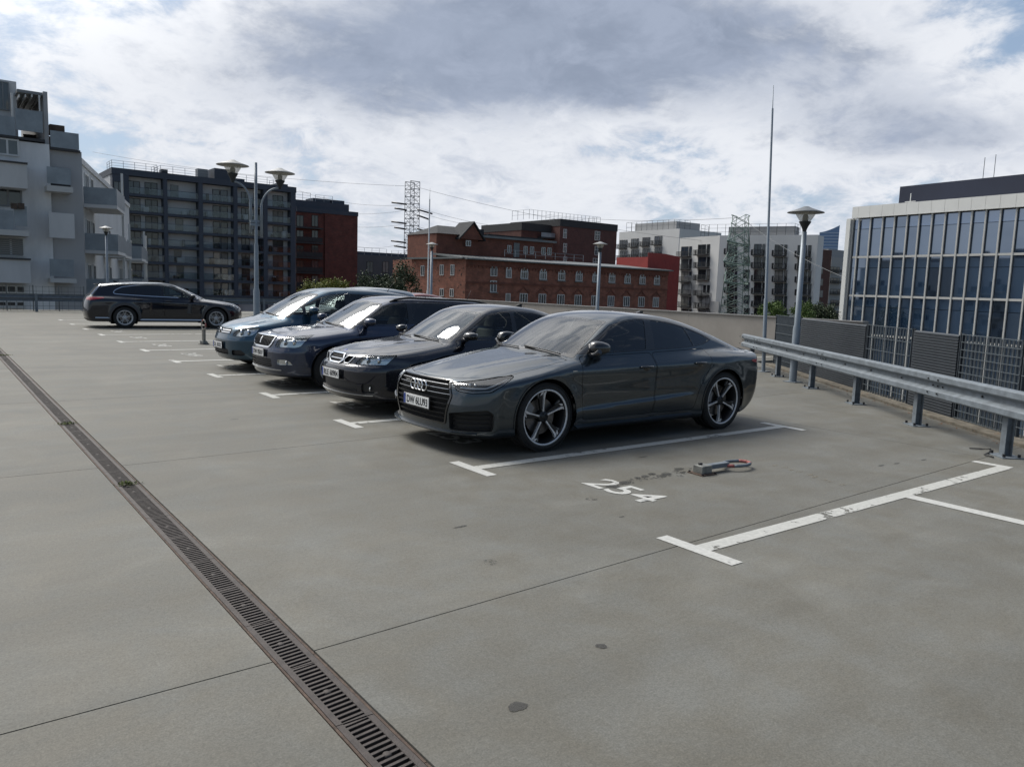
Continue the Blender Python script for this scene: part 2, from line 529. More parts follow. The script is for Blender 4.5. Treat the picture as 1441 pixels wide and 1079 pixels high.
class Body:
    """Implicit car body. x runs from the nose (0) to the tail (L), y across, z up from the ground."""
    def __init__(self, S):
        self.S = S
        for k in ('plan', 'inset', 'front', 'rear', 'top', 'roof', 'belt'):
            setattr(self, k, curve(S[k]))
        self.crease = [(curve(z), curve(a), up, dn) for z, a, up, dn in S.get('creases', [])]
        self.hood_lines = [(curve(l), a, w) for l, a, w in S.get('hood_lines', [])]
    def __call__(self, x, y, z):
        S = self.S
        ay = np.sqrt(y * y + 1e-6)
        w = self.plan(x) - self.inset(z)
        for zc, am, up, dn in self.crease:
            t = z - zc(x)
            t = np.where(t > 0, t / up, -t / dn)
            w = w + np.maximum(am(x), 0) * np.exp(-(t * 1.5) ** 2)
        for wx in (S['xf'], S['xr']):
            rr = np.sqrt((x - wx) ** 2 + (z - S['Rw']) ** 2)
            w = w + S.get('flare', 0.015) * np.exp(-(np.maximum(rr - S['Ra'], 0) / S.get('flare_w', 0.09)) ** 2)
        W2 = S['W'] / 2
        t = ay / W2
        side = (ay - w) * 0.96
        top = self.top(x) - S['crown'] * t ** 2.4 - S.get('crown_f', 0.0) * (1 - sstep(0.2, 1.6, x)) * t ** 3
        for l, a, ww in self.hood_lines:
            q = (ay - l(x)) / ww
            top = top + a * np.where(q > 0, np.clip(1 - q, 0, 1), np.exp(-(q / 1.6) ** 2)) * sstep(0.15, 0.5, x) * (1 - sstep(1.2, 1.7, x))
        ztop = (z - top) * 0.95
        fr = self.front(z) + S['fc'][0] * t ** 2 + S['fc'][1] * t ** 4 + S.get('fc8', 0.0) * t ** 8 - x
        rr = x - (self.rear(z) - S['rc'][0] * t ** 2 - S['rc'][1] * t ** 4)
        low = smax(side, ztop, S.get('k_sh', 0.09))
        low = smax(low, fr * 0.92, S.get('k_f', 0.10))
        low = smax(low, rr * 0.92, S.get('k_r', 0.10))
        low = smax(low, S['z0'] - z, 0.05)
        if 'extra' in S:
            low = S['extra'](self, low, x, ay, z)
        # greenhouse
        xs = x - S['wrap'][0] * ay ** 2 * (1 - sstep(S['L'] * 0.42, S['L'] * 0.56, x)) + S['wrap'][1] * ay ** 2 * sstep(S['L'] * 0.56, S['L'] * 0.75, x)
        rz = self.roof(xs) - S['roof_crown'] * (ay / 0.55) ** 2.2
        sl = (self.roof(xs + 0.02) - self.roof(xs - 0.02)) / 0.04
        roof = (z - rz) / np.sqrt(1 + sl * sl)
        hz = np.maximum(z - S['zbelt'], -0.3)
        gw = self.belt(x) - S['tumble'] * hz - S.get('tumble2', 0.25) * np.maximum(hz, 0) ** 2
        gs = (ay - gw) * 0.92
        gh = smax(roof, gs, S.get('k_roof', 0.10))
        gh = smax(gh, S['zbelt'] - 0.13 - z, 0.02)
        gh = smax(gh, rr + 0.05, 0.05)
        return smin(low, gh, S.get('k_join', 0.035))
    def mesh(self, h):
        S = self.S
        W = S['W'] / 2 + 0.08
        V, T = surface_nets(self, (-0.07, -W - 0.013, S['z0'] - 0.06), (S['L'] + 0.07, W, S['H'] + 0.06), h)
        for _ in range(6):
            g = grad(self, V); n2 = (g * g).sum(1)
            step = (self(V[:, 0], V[:, 1], V[:, 2]) / (n2 + 1e-6))[:, None] * g
            ln = np.linalg.norm(step, axis=1, keepdims=True)
            V = V - step * np.minimum(1, h * 0.5 / (ln + 1e-9))
        g = grad(self, V, 2e-3)
        return Tri(V, g / (np.linalg.norm(g, axis=1, keepdims=True) + 1e-9), T)
    # points on the skin, found by bisection
    def _find(self, fn, a, b):
        a = np.array(a, float); b = np.array(b, float)       # a outside, b inside
        for _ in range(40):
            m = (a + b) / 2
            o = fn(m) > 0
            a = np.where(o, m, a); b = np.where(o, b, m)
        return (a + b) / 2
    def fx(self, y, z):
        y, z = np.broadcast_arrays(np.asarray(y, float), np.asarray(z, float))
        return self._find(lambda q: self(q, y, z), np.full(y.shape, -0.3), np.full(y.shape, 1.2))
    def rx(self, y, z):
        y, z = np.broadcast_arrays(np.asarray(y, float), np.asarray(z, float))
        return self._find(lambda q: self(q, y, z), np.full(y.shape, self.S['L'] + .3), np.full(y.shape, self.S['L'] - 0.8))
    def sy(self, x, z, s=1):
        x, z = np.broadcast_arrays(np.asarray(x, float), np.asarray(z, float))
        return s * self._find(lambda q: self(x, q, z), np.full(x.shape, 1.4), np.full(x.shape, 0.1))
    def tz(self, x, y):
        x, y = np.broadcast_arrays(np.asarray(x, float), np.asarray(y, float))
        return self._find(lambda q: self(x, y, q), np.full(x.shape, 2.3), np.full(x.shape, 0.5))

def strip(pts, nrm, w, th):
    """Flat moulding of width w and thickness th along a polyline; nrm = outward normals, one each."""
    mb = MB(); n = len(pts); vs = []
    for i in range(n):
        p = Vector(pts[i]); t = (Vector(pts[min(i + 1, n - 1)]) - Vector(pts[max(i - 1, 0)])).normalized()
        nn = Vector(nrm[i]).normalized(); b = nn.cross(t).normalized()
        for s, q in ((-1, -0.3), (-1, 0.7), (1, 0.7), (1, -0.3)):
            vs.append(p + b * (s * w / 2) + nn * (q * th))
    fs = []
    for i in range(n - 1):
        for k in range(4):
            k2 = (k + 1) % 4
            fs.append((i * 4 + k, i * 4 + k2, i * 4 + 4 + k2, i * 4 + 4 + k))
    fs += [(0, 1, 2, 3), tuple((n - 1) * 4 + k for k in (3, 2, 1, 0))]
    return mb.add(vs, fs)
# ------------------------------------------------------------------ car materials
def paint(name, base, flake, metal=0.85, rough=0.36, dust=0.012):
    m, nt, b = nodes(name)
    lw = nt.nodes.new('ShaderNodeLayerWeight'); lw.inputs['Blend'].default_value = 0.35
    mx = nt.nodes.new('ShaderNodeMix'); mx.data_type = 'RGBA'
    mx.inputs[6].default_value = (*flake, 1); mx.inputs[7].default_value = (*base, 1)
    nt.links.new(lw.outputs['Facing'], mx.inputs[0])
    # back of the sheet metal is mixed to near-black
    g = nt.nodes.new('ShaderNodeNewGeometry')
    mb_ = nt.nodes.new('ShaderNodeMix'); mb_.data_type = 'RGBA'
    nt.links.new(g.outputs['Backfacing'], mb_.inputs[0]); nt.links.new(mx.outputs[2], mb_.inputs[6]); mb_.inputs[7].default_value = (0.006, 0.006, 0.006, 1)
    tc = nt.nodes.new('ShaderNodeTexCoord')
    n = nt.nodes.new('ShaderNodeTexNoise'); n.inputs['Scale'].default_value = 3.0; n.inputs['Detail'].default_value = 7; n.inputs['Roughness'].default_value = 0.7
    nt.links.new(tc.outputs['Object'], n.inputs['Vector'])
    du = nt.nodes.new('ShaderNodeMix'); du.data_type = 'RGBA'; du.inputs[7].default_value = (0.16, 0.15, 0.135, 1)
    f = nt.nodes.new('ShaderNodeMapRange'); f.inputs['From Min'].default_value = 0.45; f.inputs['From Max'].default_value = 0.8; f.inputs['To Max'].default_value = dust
    nt.links.new(n.outputs['Fac'], f.inputs['Value']); nt.links.new(f.outputs[0], du.inputs[0]); nt.links.new(mb_.outputs[2], du.inputs[6])
    nt.links.new(du.outputs[2], b.inputs['Base Color'])
    r = nt.nodes.new('ShaderNodeMapRange'); r.inputs['To Min'].default_value = 0.008; r.inputs['To Max'].default_value = 0.045
    nt.links.new(n.outputs['Fac'], r.inputs['Value']); nt.links.new(r.outputs[0], b.inputs['Coat Roughness'])
    b.inputs['Metallic'].default_value = metal; b.inputs['Roughness'].default_value = rough; b.inputs['Specular IOR Level'].default_value = 0.0
    b.inputs['Coat Weight'].default_value = 1.0; b.inputs['Coat IOR'].default_value = 1.65
    return m

def car_glass(name, tint, ior=1.5):
    m = bpy.data.materials.new(name); m.use_nodes = True
    nt = m.node_tree; nt.nodes.clear()
    o = nt.nodes.new('ShaderNodeOutputMaterial'); mx = nt.nodes.new('ShaderNodeMixShader')
    t = nt.nodes.new('ShaderNodeBsdfTransparent'); t.inputs[0].default_value = (*tint, 1)
    g = nt.nodes.new('ShaderNodeBsdfGlossy'); g.inputs['Roughness'].default_value = 0.02; g.inputs[0].default_value = (0.95, 0.97, 1, 1)
    fr = nt.nodes.new('ShaderNodeFresnel'); fr.inputs['IOR'].default_value = ior
    tc = nt.nodes.new('ShaderNodeTexCoord'); n = nt.nodes.new('ShaderNodeTexNoise'); n.inputs['Scale'].default_value = 1.3
    bp = nt.nodes.new('ShaderNodeBump'); bp.inputs['Strength'].default_value = 0.012; bp.inputs['Distance'].default_value = 0.02
    nt.links.new(tc.outputs['Object'], n.inputs['Vector']); nt.links.new(n.outputs['Fac'], bp.inputs['Height']); nt.links.new(bp.outputs[0], g.inputs['Normal'])
    nt.links.new(fr.outputs[0], mx.inputs[0]); nt.links.new(t.outputs[0], mx.inputs[1]); nt.links.new(g.outputs[0], mx.inputs[2])
    nt.links.new(mx.outputs[0], o.inputs['Surface'])
    return m

CM = dict(
    glass=car_glass('clear_car_glass', (0.72, 0.80, 0.77)), screen=car_glass('windscreen_glass', (0.66, 0.74, 0.72), 1.72),
    tint=car_glass('tinted_car_glass', (0.20, 0.225, 0.23), 1.7),
    dark=car_glass('privacy_car_glass', (0.03, 0.032, 0.035), 1.75),
    lens=car_glass('lamp_lens', (0.93, 0.95, 0.96), 1.45),
    black=simple('gloss_black_trim', (0.008, 0.008, 0.009), 0.18, coat=0.6),
    plastic=simple('black_plastic', (0.016, 0.016, 0.017), 0.55, bump=0.15, bscale=300),
    clad=simple('grey_cladding', (0.045, 0.043, 0.045), 0.5, bump=0.1, bscale=200),
    chrome=simple('chrome', (0.78, 0.79, 0.8), 0.12, 1.0),
    satin=simple('satin_metal', (0.52, 0.53, 0.54), 0.3, 1.0),
    rubber=simple('tyre_rubber', (0.018, 0.018, 0.018), 0.82, noise=0.35, nscale=20, bump=0.2, bscale=120),
    alloy=simple('machined_alloy', (0.66, 0.66, 0.67), 0.35, 0.45, noise=0.12, nscale=30),
    silver=simple('silver_alloy', (0.52, 0.53, 0.54), 0.4, 0.45, noise=0.15, nscale=20),
    gunmetal=simple('dark_alloy', (0.03, 0.031, 0.033), 0.35, 0.6),
    disc=simple('brake_steel', (0.16, 0.15, 0.145), 0.4, 0.9, noise=0.3, nscale=25),
    caliper=simple('caliper_grey', (0.20, 0.20, 0.205), 0.5, 0.3),
    seat=simple('seat_cloth', (0.025, 0.025, 0.028), 0.85, bump=0.2, bscale=150),
    cabin=simple('cabin_lining', (0.03, 0.03, 0.032), 0.9),
    liner=simple('wheel_liner', (0.006, 0.006, 0.006), 0.95),
    plate=simple('plate_white', (0.74, 0.74, 0.72), 0.45, noise=0.05, nscale=30),
    drl=simple('lamp_strip_white', (0.62, 0.64, 0.65), 0.25, coat=0.5),
    ink=simple('plate_black', (0.012, 0.012, 0.012), 0.5),
    blue=simple('plate_blue', (0.01, 0.04, 0.22), 0.45),
    reflector=simple('lamp_reflector', (0.62, 0.63, 0.62), 0.16, 0.9),
    housing=simple('lamp_housing', (0.035, 0.036, 0.038), 0.3, 0.3),
    redlens=simple('red_lamp_lens', (0.35, 0.012, 0.02), 0.12, coat=1.0),
    clearlens=simple('pale_lamp_lens', (0.62, 0.45, 0.45), 0.12, coat=1.0),
)

# ------------------------------------------------------------------ wheels
def make_wheel(kind, Rt, Rr, w):
    """Meshes of one wheel: axle along y, outer face towards -y."""
    o = {}
    t = MB()
    h = w / 2
    prof = [(Rr - 0.012, -h * 0.86), (Rr + 0.012, -h * 0.98), (Rr + (Rt - Rr) * 0.45, -h * 1.02), (Rt - 0.022, -h * 0.93), (Rt - 0.004, -h * 0.72)]
    for g in (-0.42, -0.14, 0.14, 0.42):
        prof += [(Rt, (g - 0.03) * w), (Rt - 0.009, (g - 0.02) * w), (Rt - 0.009, (g + 0.02) * w), (Rt, (g + 0.03) * w)]
    prof += [(Rt - 0.004, h * 0.72), (Rt - 0.022, h * 0.93), (Rr, h)]
    t.lathe(prof, axis='y', n=56)
    o['tyre'] = t.mesh('tyre', [CM['rubber']])
    r = MB()
    r.lathe([(Rr - 0.02, h), (Rr - 0.03, h * 0.4), (Rr - 0.045, -h * 0.3), (Rr - 0.022, -h * 0.72), (Rr - 0.012, -h * 0.90), (Rr + 0.006, -h * 0.96), (Rr + 0.008, -h * 0.90)], axis='y', n=56)
    yo = -h * 0.80
    def spoke(poly, y0, y1, ang, dish=0.02):
        ca, sa = math.cos(ang), math.sin(ang)
        n = len(poly); vs = []
        for y in (0, 1):
            for (rr, tt) in poly:
                yy = (y0 if y == 0 else y1) + dish * (1 - rr / Rr)
                vs.append((rr * ca - tt * sa, yy, rr * sa + tt * ca))
        r.add(vs, [tuple(range(n)), tuple(range(2 * n - 1, n - 1, -1))] + [(i, n + i, n + (i + 1) % n, (i + 1) % n) for i in range(n)])
    mats = [CM['silver'], CM['gunmetal']]
    if kind == 'blade':
        mats = [CM['alloy'], CM['gunmetal'], simple('spoke_grey', (0.16, 0.162, 0.165), 0.4, 0.4)]
        k = Rr / 0.285
        r.m = [1 if prof_i < 56 * 4 else 0 for prof_i in range(len(r.f))]
        for i in range(5):
            a = 2 * math.pi * i / 5 + 1.75
            r.mi = 0
            spoke([(q * k, s * k) for q, s in [(0.045, -0.010), (0.10, -0.007), (0.19, -0.009), (0.250, -0.020), (0.284, -0.052), (0.285, -0.014), (0.240, 0.009), (0.15, 0.004), (0.045, 0.010)]], yo, yo + 0.03, a, 0.028)
            spoke([(q * k, s * k) for q, s in [(0.283, -0.004), (0.281, 0.026), (0.226, 0.047), (0.242, 0.018)]], yo + 0.003, yo + 0.03, a, 0.028)
            r.mi = 2
            spoke([(q * k, s * k) for q, s in [(0.05, 0.016), (0.16, 0.036), (0.262, 0.092), (0.272, 0.074), (0.16, 0.022), (0.05, 0.006)]], yo + 0.016, yo + 0.04, a, 0.03)
            r.mi = 1
            spoke([(q * k, s * k) for q, s in [(0.05, 0.008), (0.225, 0.016), (0.284, 0.000), (0.282, 0.046), (0.218, 0.060), (0.06, 0.022)]], yo + 0.012, yo + 0.045, a, 0.03)
        r.lathe([(0.0, yo + 0.018), (0.058, yo + 0.02), (0.066, yo + 0.035), (0.066, yo + 0.09)], axis='y', n=24)
    elif kind == 'twin':
        for i in range(5):
            a = 2 * math.pi * i / 5 + 1.57
            for s in (-1, 1):
                spoke([(0.045, s * 0.008), (0.15, s * 0.026), (Rr - 0.008, s * 0.072), (Rr - 0.01, s * 0.040), (0.13, s * 0.010), (0.05, s * 0.001)][::s], yo, yo + 0.035, a, 0.03)
        r.lathe([(0.0, yo + 0.012), (0.055, yo + 0.014), (0.075, yo + 0.03), (0.075, yo + 0.09)], axis='y', n=24)
    else:
        for i in range(7):
            a = 2 * math.pi * i / 7 + 1.57
            spoke([(0.045, -0.022), (0.12, -0.020), (Rr - 0.01, -0.034), (Rr - 0.01, 0.034), (0.12, 0.020), (0.045, 0.022)], yo, yo + 0.035, a, 0.03)
        r.lathe([(0.0, yo + 0.012), (0.055, yo + 0.014), (0.075, yo + 0.03), (0.075, yo + 0.09)], axis='y', n=24)
    r.mi = 1
    for i in range(5):
        a = 2 * math.pi * i / 5 + 0.6
        r.lathe([(0.0, yo + 0.012), (0.010, yo + 0.012), (0.012, yo + 0.05)], c=(0.042 * math.cos(a), 0, 0.042 * math.sin(a)), axis='y', n=8)
    o['rim'] = r.mesh('rim', mats)
    d = MB()
    d.lathe([(0.03, -0.02), (Rr * 0.66, -0.02), (Rr * 0.66, 0.012), (0.03, 0.012)], axis='y', n=40, smooth=False)
    o['brake_disc'] = d.mesh('brake_disc', [CM['disc']])
    c = MB()
    a0 = [2.35 + 0.08 * i for i in range(12)]
    poly = [(Rr * 0.80 * math.cos(a), Rr * 0.80 * math.sin(a)) for a in a0] + [(Rr * 0.48 * math.cos(a), Rr * 0.48 * math.sin(a)) for a in reversed(a0)]
    c.prism(poly, -0.05, 0.04, 'y')
    o['brake_caliper'] = c.mesh('brake_caliper', [CM['caliper']])
    return o

def place_wheel(meshes, parent, x, y, z, rot=0.0, flip=False):
    t = link('wheel', meshes['tyre'], None, parent, (x, y, z), (0, rot, 0) if not flip else (0, rot, math.pi))
    for k in ('rim', 'brake_disc', 'brake_caliper'):
        c = link(k, meshes[k], None, t)
        if k in ('brake_caliper',): c.rotation_euler = (0, -rot, 0)
    return t

# ------------------------------------------------------------------ car assembly
def rim_wall(patch, depth, mat, name, parent):
    """Recessed floor of an opening plus the wall that joins it to the skin."""
    n = len(patch.V)
    E = np.concatenate([patch.T[:, [0, 1]], patch.T[:, [1, 2]], patch.T[:, [2, 0]]])
    k = E[:, 0].astype(np.int64) * n + E[:, 1]; kr = E[:, 1].astype(np.int64) * n + E[:, 0]
    rim = E[~np.isin(k, kr)]
    V2 = patch.V - patch.N * depth
    F = [tuple(t + n) for t in patch.T] + [(a, b, b + n) for a, b in rim] + [(a, b + n, a + n) for a, b in rim]
    return link(name, np_mesh(name, np.concatenate([patch.V, V2]), np.array(F)), mat, parent)

def plate(parent, B, text, y0, z, tilt=0.0, x=None, front=True, strip_=True):
    """Registration plate with raised characters; the car's nose points to -x."""
    xx = (float(B.fx(y0, z)) if x is None else x) - 0.016
    o = MB().box((-0.006, -0.26, -0.057), (0.006, 0.26, 0.057)).build('license_plate', CM['plate'], parent, (xx, y0, z), (0, tilt, 0), bevel=0.003)
    fr = MB()
    for lo, hi in (((-0.004, -0.268, -0.066), (0.009, 0.268, -0.058)), ((-0.004, -0.268, 0.058), (0.009, 0.268, 0.064)), ((-0.004, -0.268, -0.058), (0.009, -0.261, 0.058)), ((-0.004, 0.261, -0.058), (0.009, 0.268, 0.058))):
        fr.box(lo, hi)
    fr.build('plate_holder', CM['plastic'], o)
    MB().box((-0.0075, 0.217, -0.054), (-0.0055, 0.258, 0.054)).build('plate_band', CM['blue'], o)
    me = text_mesh(text, 0.108, 0.003, 0.74, 0.0010)
    w = max(v.co.x for v in me.vertices) - min(v.co.x for v in me.vertices)
    s = 0.425 / w
    hgt = max(v.co.y for v in me.vertices) - min(v.co.y for v in me.vertices)
    sy = 0.080 / hgt
    cx = (max(v.co.x for v in me.vertices) + min(v.co.x for v in me.vertices)) / 2
    cy = (max(v.co.y for v in me.vertices) + min(v.co.y for v in me.vertices)) / 2
    for v in me.vertices:
        a, b, c = (v.co.x - cx) * s, (v.co.y - cy) * sy, v.co.z
        v.co = (-0.0075 - c, -a - 0.022, b)
    link('plate_characters', me, CM['ink'], o)
    return o

def seats(parent, S):
    """Dashboard, steering wheel and seats seen through the glass."""
    mb = MB()
    xd = S['cabin'][0]; xr = S['cabin'][1]; zb = S['zbelt']; wi = S['W'] / 2 - 0.20
    mb.box((xd, -wi, S['z0'] + 0.06), (xr, wi, S['z0'] + 0.12))
    mb.prism([(xd - 0.05, 0.55), (xd - 0.05, zb - 0.10), (xd + 0.15, zb - 0.05), (xd + 0.45, zb - 0.06), (xd + 0.52, zb - 0.14), (xd + 0.45, 0.55)], -wi + 0.02, wi - 0.02, 'y')
    mb.box((xr - 0.05, -wi, S['z0'] + 0.1), (xr, wi, zb - 0.08))
    mb.build('cabin', CM['cabin'], parent)
    sw = MB()
    ang = R(25)
    c = Vector((xd + 0.66, -0.37, zb - 0.13))
    sw.tube([c + Vector((math.sin(ang) * math.sin(a) * -0.185, 0.185 * math.cos(a), math.cos(ang) * 0.185 * math.sin(a))) for a in [2 * math.pi * i / 28 for i in range(28)]], 0.016, 8, closed=True)
    sw.box((c.x - 0.06, c.y - 0.17, c.z - 0.025), (c.x - 0.02, c.y + 0.17, c.z + 0.025))
    sw.build('steering_wheel', CM['plastic'], parent)
    H = S['H']
    def seat(x, y, w, hgt, head=True):
        s = MB()
        s.box((x - 0.30, y - w / 2, 0.42), (x + 0.25, y + w / 2, 0.58))
        M = Matrix.Translation((x + 0.18, y, 0.52)) @ Matrix.Rotation(R(20), 4, 'Y')
        s.cbox((0.05, 0, hgt / 2), (0.14, w, hgt), M)
        o = s.build('seat', CM['seat'], parent, bevel=0.035)
        if head:
            for dy in ([0] if w < 0.7 else [-0.40, 0.40]):
                h_ = MB(); h_.cbox((0.05, dy, hgt + 0.12), (0.10, 0.25, 0.17), M)
                h_.tube([M @ Vector((0.05, dy - 0.06, hgt - 0.03)), M @ Vector((0.05, dy - 0.06, hgt + 0.08))], 0.007, 6)
                h_.tube([M @ Vector((0.05, dy + 0.06, hgt - 0.03)), M @ Vector((0.05, dy + 0.06, hgt + 0.08))], 0.007, 6)
                h_.build('headrest', CM['seat'], o, bevel=0.03)
    k = S.get('seat_h', 0.58)
    seat(xd + 1.05, -0.37, 0.50, k); seat(xd + 1.05, 0.37, 0.50, k)
    seat(min(xd + 1.90, xr - 0.55), 0.0, 1.25, k - 0.06, S.get('rear_heads', True))

def qcoord(V): return (np.abs(V[:, 1]) + V[:, 0]) * 0.70711

def build_car(name, S, mat, label, h=0.03, loc=(0, 0, 0), rz=0.0, group=None, detail=True):
    B = Body(S)
    tri = B.mesh(h)
    root = empty(name, loc, rz)
    tag(root, label, 'car', group)
    gap = S.get('gap', 0.0055)
    L = S['L']
    # wheel openings
    for wx in (S['xf'], S['xr']):
        d = -np.maximum(np.hypot(tri.V[:, 0] - wx, tri.V[:, 2] - S['Rw']) - S['Ra'], 0.50 - np.abs(tri.V[:, 1]))
        tri = tri.clip(d)
        for s in (-1, 1):
            ln = MB()
            aa = [R(-25) + i * R(230) / 20 for i in range(21)]
            vs = [(wx + S['Ra'] * 1.015 * math.cos(a), s * y, S['Rw'] + S['Ra'] * 1.015 * math.sin(a)) for y in (0.48, S['W'] / 2 - 0.055) for a in aa]
            ln.add(vs, [(i, i + 1, 22 + i, 21 + i) for i in range(20)], True)
            ln.box((wx - S['Ra'], s * 0.47 - 0.004, 0.12), (wx + S['Ra'], s * 0.47 + 0.004, S['Rw'] + S['Ra'] * 0.95))
            ln.build('wheel_liner', CM['liner'], root)
            aa = [R(-12) + i * R(204) / 40 for i in range(41)]
            r0 = S['Ra'] + S.get('lip_w', 0.012) * 0.5
            px = np.array([wx + r0 * math.cos(a) for a in aa]); pz = np.array([max(S['Rw'] + r0 * math.sin(a), S['z0'] + 0.05) for a in aa])
            py = B.sy(px, pz, s)
            g = grad(B, np.stack([px, py, pz], 1))
            strip(list(zip(px, py, pz)), g, S.get('lip_w', 0.012), S.get('lip_t', 0.012)).build('arch_trim', CM[S['lip_mat']] if 'lip_mat' in S else mat, root)
    # windscreen and rear window (outlines seen from above)
    def topsel(poly, zmin, xlim=None):
        P = list(poly) + [(x, -y) for x, y in reversed(poly)]
        return lambda V: np.maximum(poly_sdf(P, V[:, 0], V[:, 1]), zmin - V[:, 2])
    ws, tri = tri.split(topsel(S['windscreen'], 0.85), 0.004)
    inner, edge = ws.split(topsel(S['windscreen_in'], 0.85), 0.0)
    w_o = inner.obj('windscreen', CM['screen'], root); edge.obj('windscreen_edge', CM['black'], w_o)
    if S.get('rear_window'):
        rw, tri = tri.split(topsel(S['rear_window'], 0.85), 0.004)
        rw.obj('rear_window', CM[S.get('rear_glass', 'tint')], root)
    # side glass: daylight opening, then panes in it
    dlo = roundpoly(S['dlo'], S.get('dlo_r', 0.03))
    panes = [(nm, roundpoly(p, 0.02), g) for nm, p, g in S['panes']]
    doors = []
    for s in (-1, 1):
        sel = lambda P: (lambda V: np.maximum(poly_sdf(P, V[:, 0], V[:, 2]), 0.30 - V[:, 1] * s))
        dl, tri = tri.split(sel(dlo), 0.003)
        for nm, p, g in panes:
            pn, dl = dl.split(sel(p), 0.002)
            o_ = pn.moved(-0.004).obj('door_window' if nm != 'quarter' else 'quarter_window', CM[g], root)
        dl.obj('window_frame', CM['black'], root)
        if 'dlo_trim' in S:
            P = dlo + [dlo[0], dlo[1]]
            px = np.array([p[0] for p in P]); pz = np.array([p[1] for p in P])
            py = B.sy(px, pz, s); g = grad(B, np.stack([px, py, pz], 1))
            strip(list(zip(px, py, pz)), g, S['dlo_trim'][1], 0.010).build('window_trim', CM[S['dlo_trim'][0]], root)
        for dp in S['doors']:
            dr, tri = tri.split(sel(roundpoly(dp['poly'], 0.05)), gap)
            do = dr.obj('door', mat, root)
            if 'handle' in dp and detail:
                hx, hz = dp['handle']
                xs = np.linspace(hx - 0.11, hx + 0.11, 9); zz = np.full(9, hz) + 0.004 * np.cos(np.linspace(-1.5, 1.5, 9))
                yy = B.sy(xs, zz, s)
                hb = MB()
                bow = 0.028 * np.cos(np.linspace(-1.45, 1.45, 9))
                hb.tube([(xs[i], yy[i] + s * (bow[i] + 0.004), zz[i]) for i in range(9)], [0.010] + [0.015] * 7 + [0.010], 8)
                hb.build('door_handle', mat if not S.get('handle_mat') else CM[S['handle_mat']], do)
                hc = MB(); hc.lathe([(0.0, 0.004), (0.034, 0.004), (0.038, 0.0)], axis='y', n=16)
                hm = hc.build('handle_shade_disc', CM['black'], do, (hx, float(B.sy(hx, hz - 0.012, s)) - s * 0.001, hz - 0.012), (0, 0, 0) if s > 0 else (0, 0, math.pi))  # flat black disc on the skin, painted shade of the scoop behind the handle
                hm.scale = (1.5, 1, 0.9)
    # bonnet, boot
    hd, tri = tri.split(topsel(S['hood'], S['hood_z']), gap)
    hd.obj('hood', mat, root)
    if S.get('tailgate'):
        tg, tri = tri.split(lambda V: np.maximum(poly_sdf(S['tailgate'], np.abs(V[:, 1]), V[:, 2]), S['tailgate_x'] - V[:, 0]), gap)
        tgo = tg.obj('tailgate', mat, root)
    # openings in the nose
    for nm, coord, poly, depth, m_ in S.get('openings', []):
        P = roundpoly(poly, 0.02)
        if coord == 'yz':
            P2 = P if S.get('_', 0) else P
            fn = lambda V: np.maximum(poly_sdf(P2, np.abs(V[:, 1]), V[:, 2]), V[:, 0] - 0.75)
        else:
            fn = lambda V: np.maximum(poly_sdf(P, qcoord(V), V[:, 2]), V[:, 0] - 1.1)
        op, tri = tri.split(fn, 0.0)
        if coord == 'q' or min(p[0] for p in P) > 0.06:
            for s in (-1, 1):
                part = op.clip(-op.V[:, 1] * s)
                rim_wall(part, depth, CM[m_], nm, root)
        else:
            rim_wall(op, depth, CM[m_], nm, root)
    # headlights: clear lens over a recessed reflector
    P = roundpoly(S['headlight'], 0.02)
    hl, tri = tri.split(lambda V: np.maximum(poly_sdf(P, qcoord(V), V[:, 2]), V[:, 0] - 1.15), 0.006)
    for s in (-1, 1):
        part = hl.clip(-hl.V[:, 1] * s)
        ho = rim_wall(part, 0.045, CM[S.get('hl_mat', 'reflector')], 'headlight', root)
        part.moved(-0.001).obj('lens', CM['lens'], ho)
        if 'hl_detail' in S: S['hl_detail'](B, ho, s)
    if 'taillight' in S:
        P2 = roundpoly(S['taillight'], 0.03)
        qq = lambda V: (np.abs(V[:, 1]) + (L - V[:, 0])) * 0.70711
        tl, tri = tri.split(lambda V: np.maximum(poly_sdf(P2, qq(V), V[:, 2]), L - 1.2 - V[:, 0]), 0.005)
        for s in (-1, 1):
            tl.clip(-tl.V[:, 1] * s).obj('tail_light', CM['redlens'], root)
    # painted lower parts in black
    for fn, m_, nm in S.get('clad', []):
        cl, tri = tri.split(fn, 0.002)
        cl.moved(0.004).obj(nm, CM[m_], root)
    bottom, tri = tri.split(lambda V: V[:, 2] - S['z0'] - 0.025, 0.0)
    bottom.obj('underbody', CM['plastic'], root)
    tri.obj('body', mat, root)
    # wheels
    wm = make_wheel(S['wheel'], S['Rw'], S['Rr'], S['tyre_w'])
    for wx in (S['xf'], S['xr']):
        for s in (-1, 1):
            y = s * (S['W'] / 2 - S['tyre_w'] / 2 - S.get('wheel_in', 0.012))
            place_wheel(wm, root, wx, y, S['Rw'], S.get('wheel_rot', {}).get(wx, 0.0), flip=(s > 0))
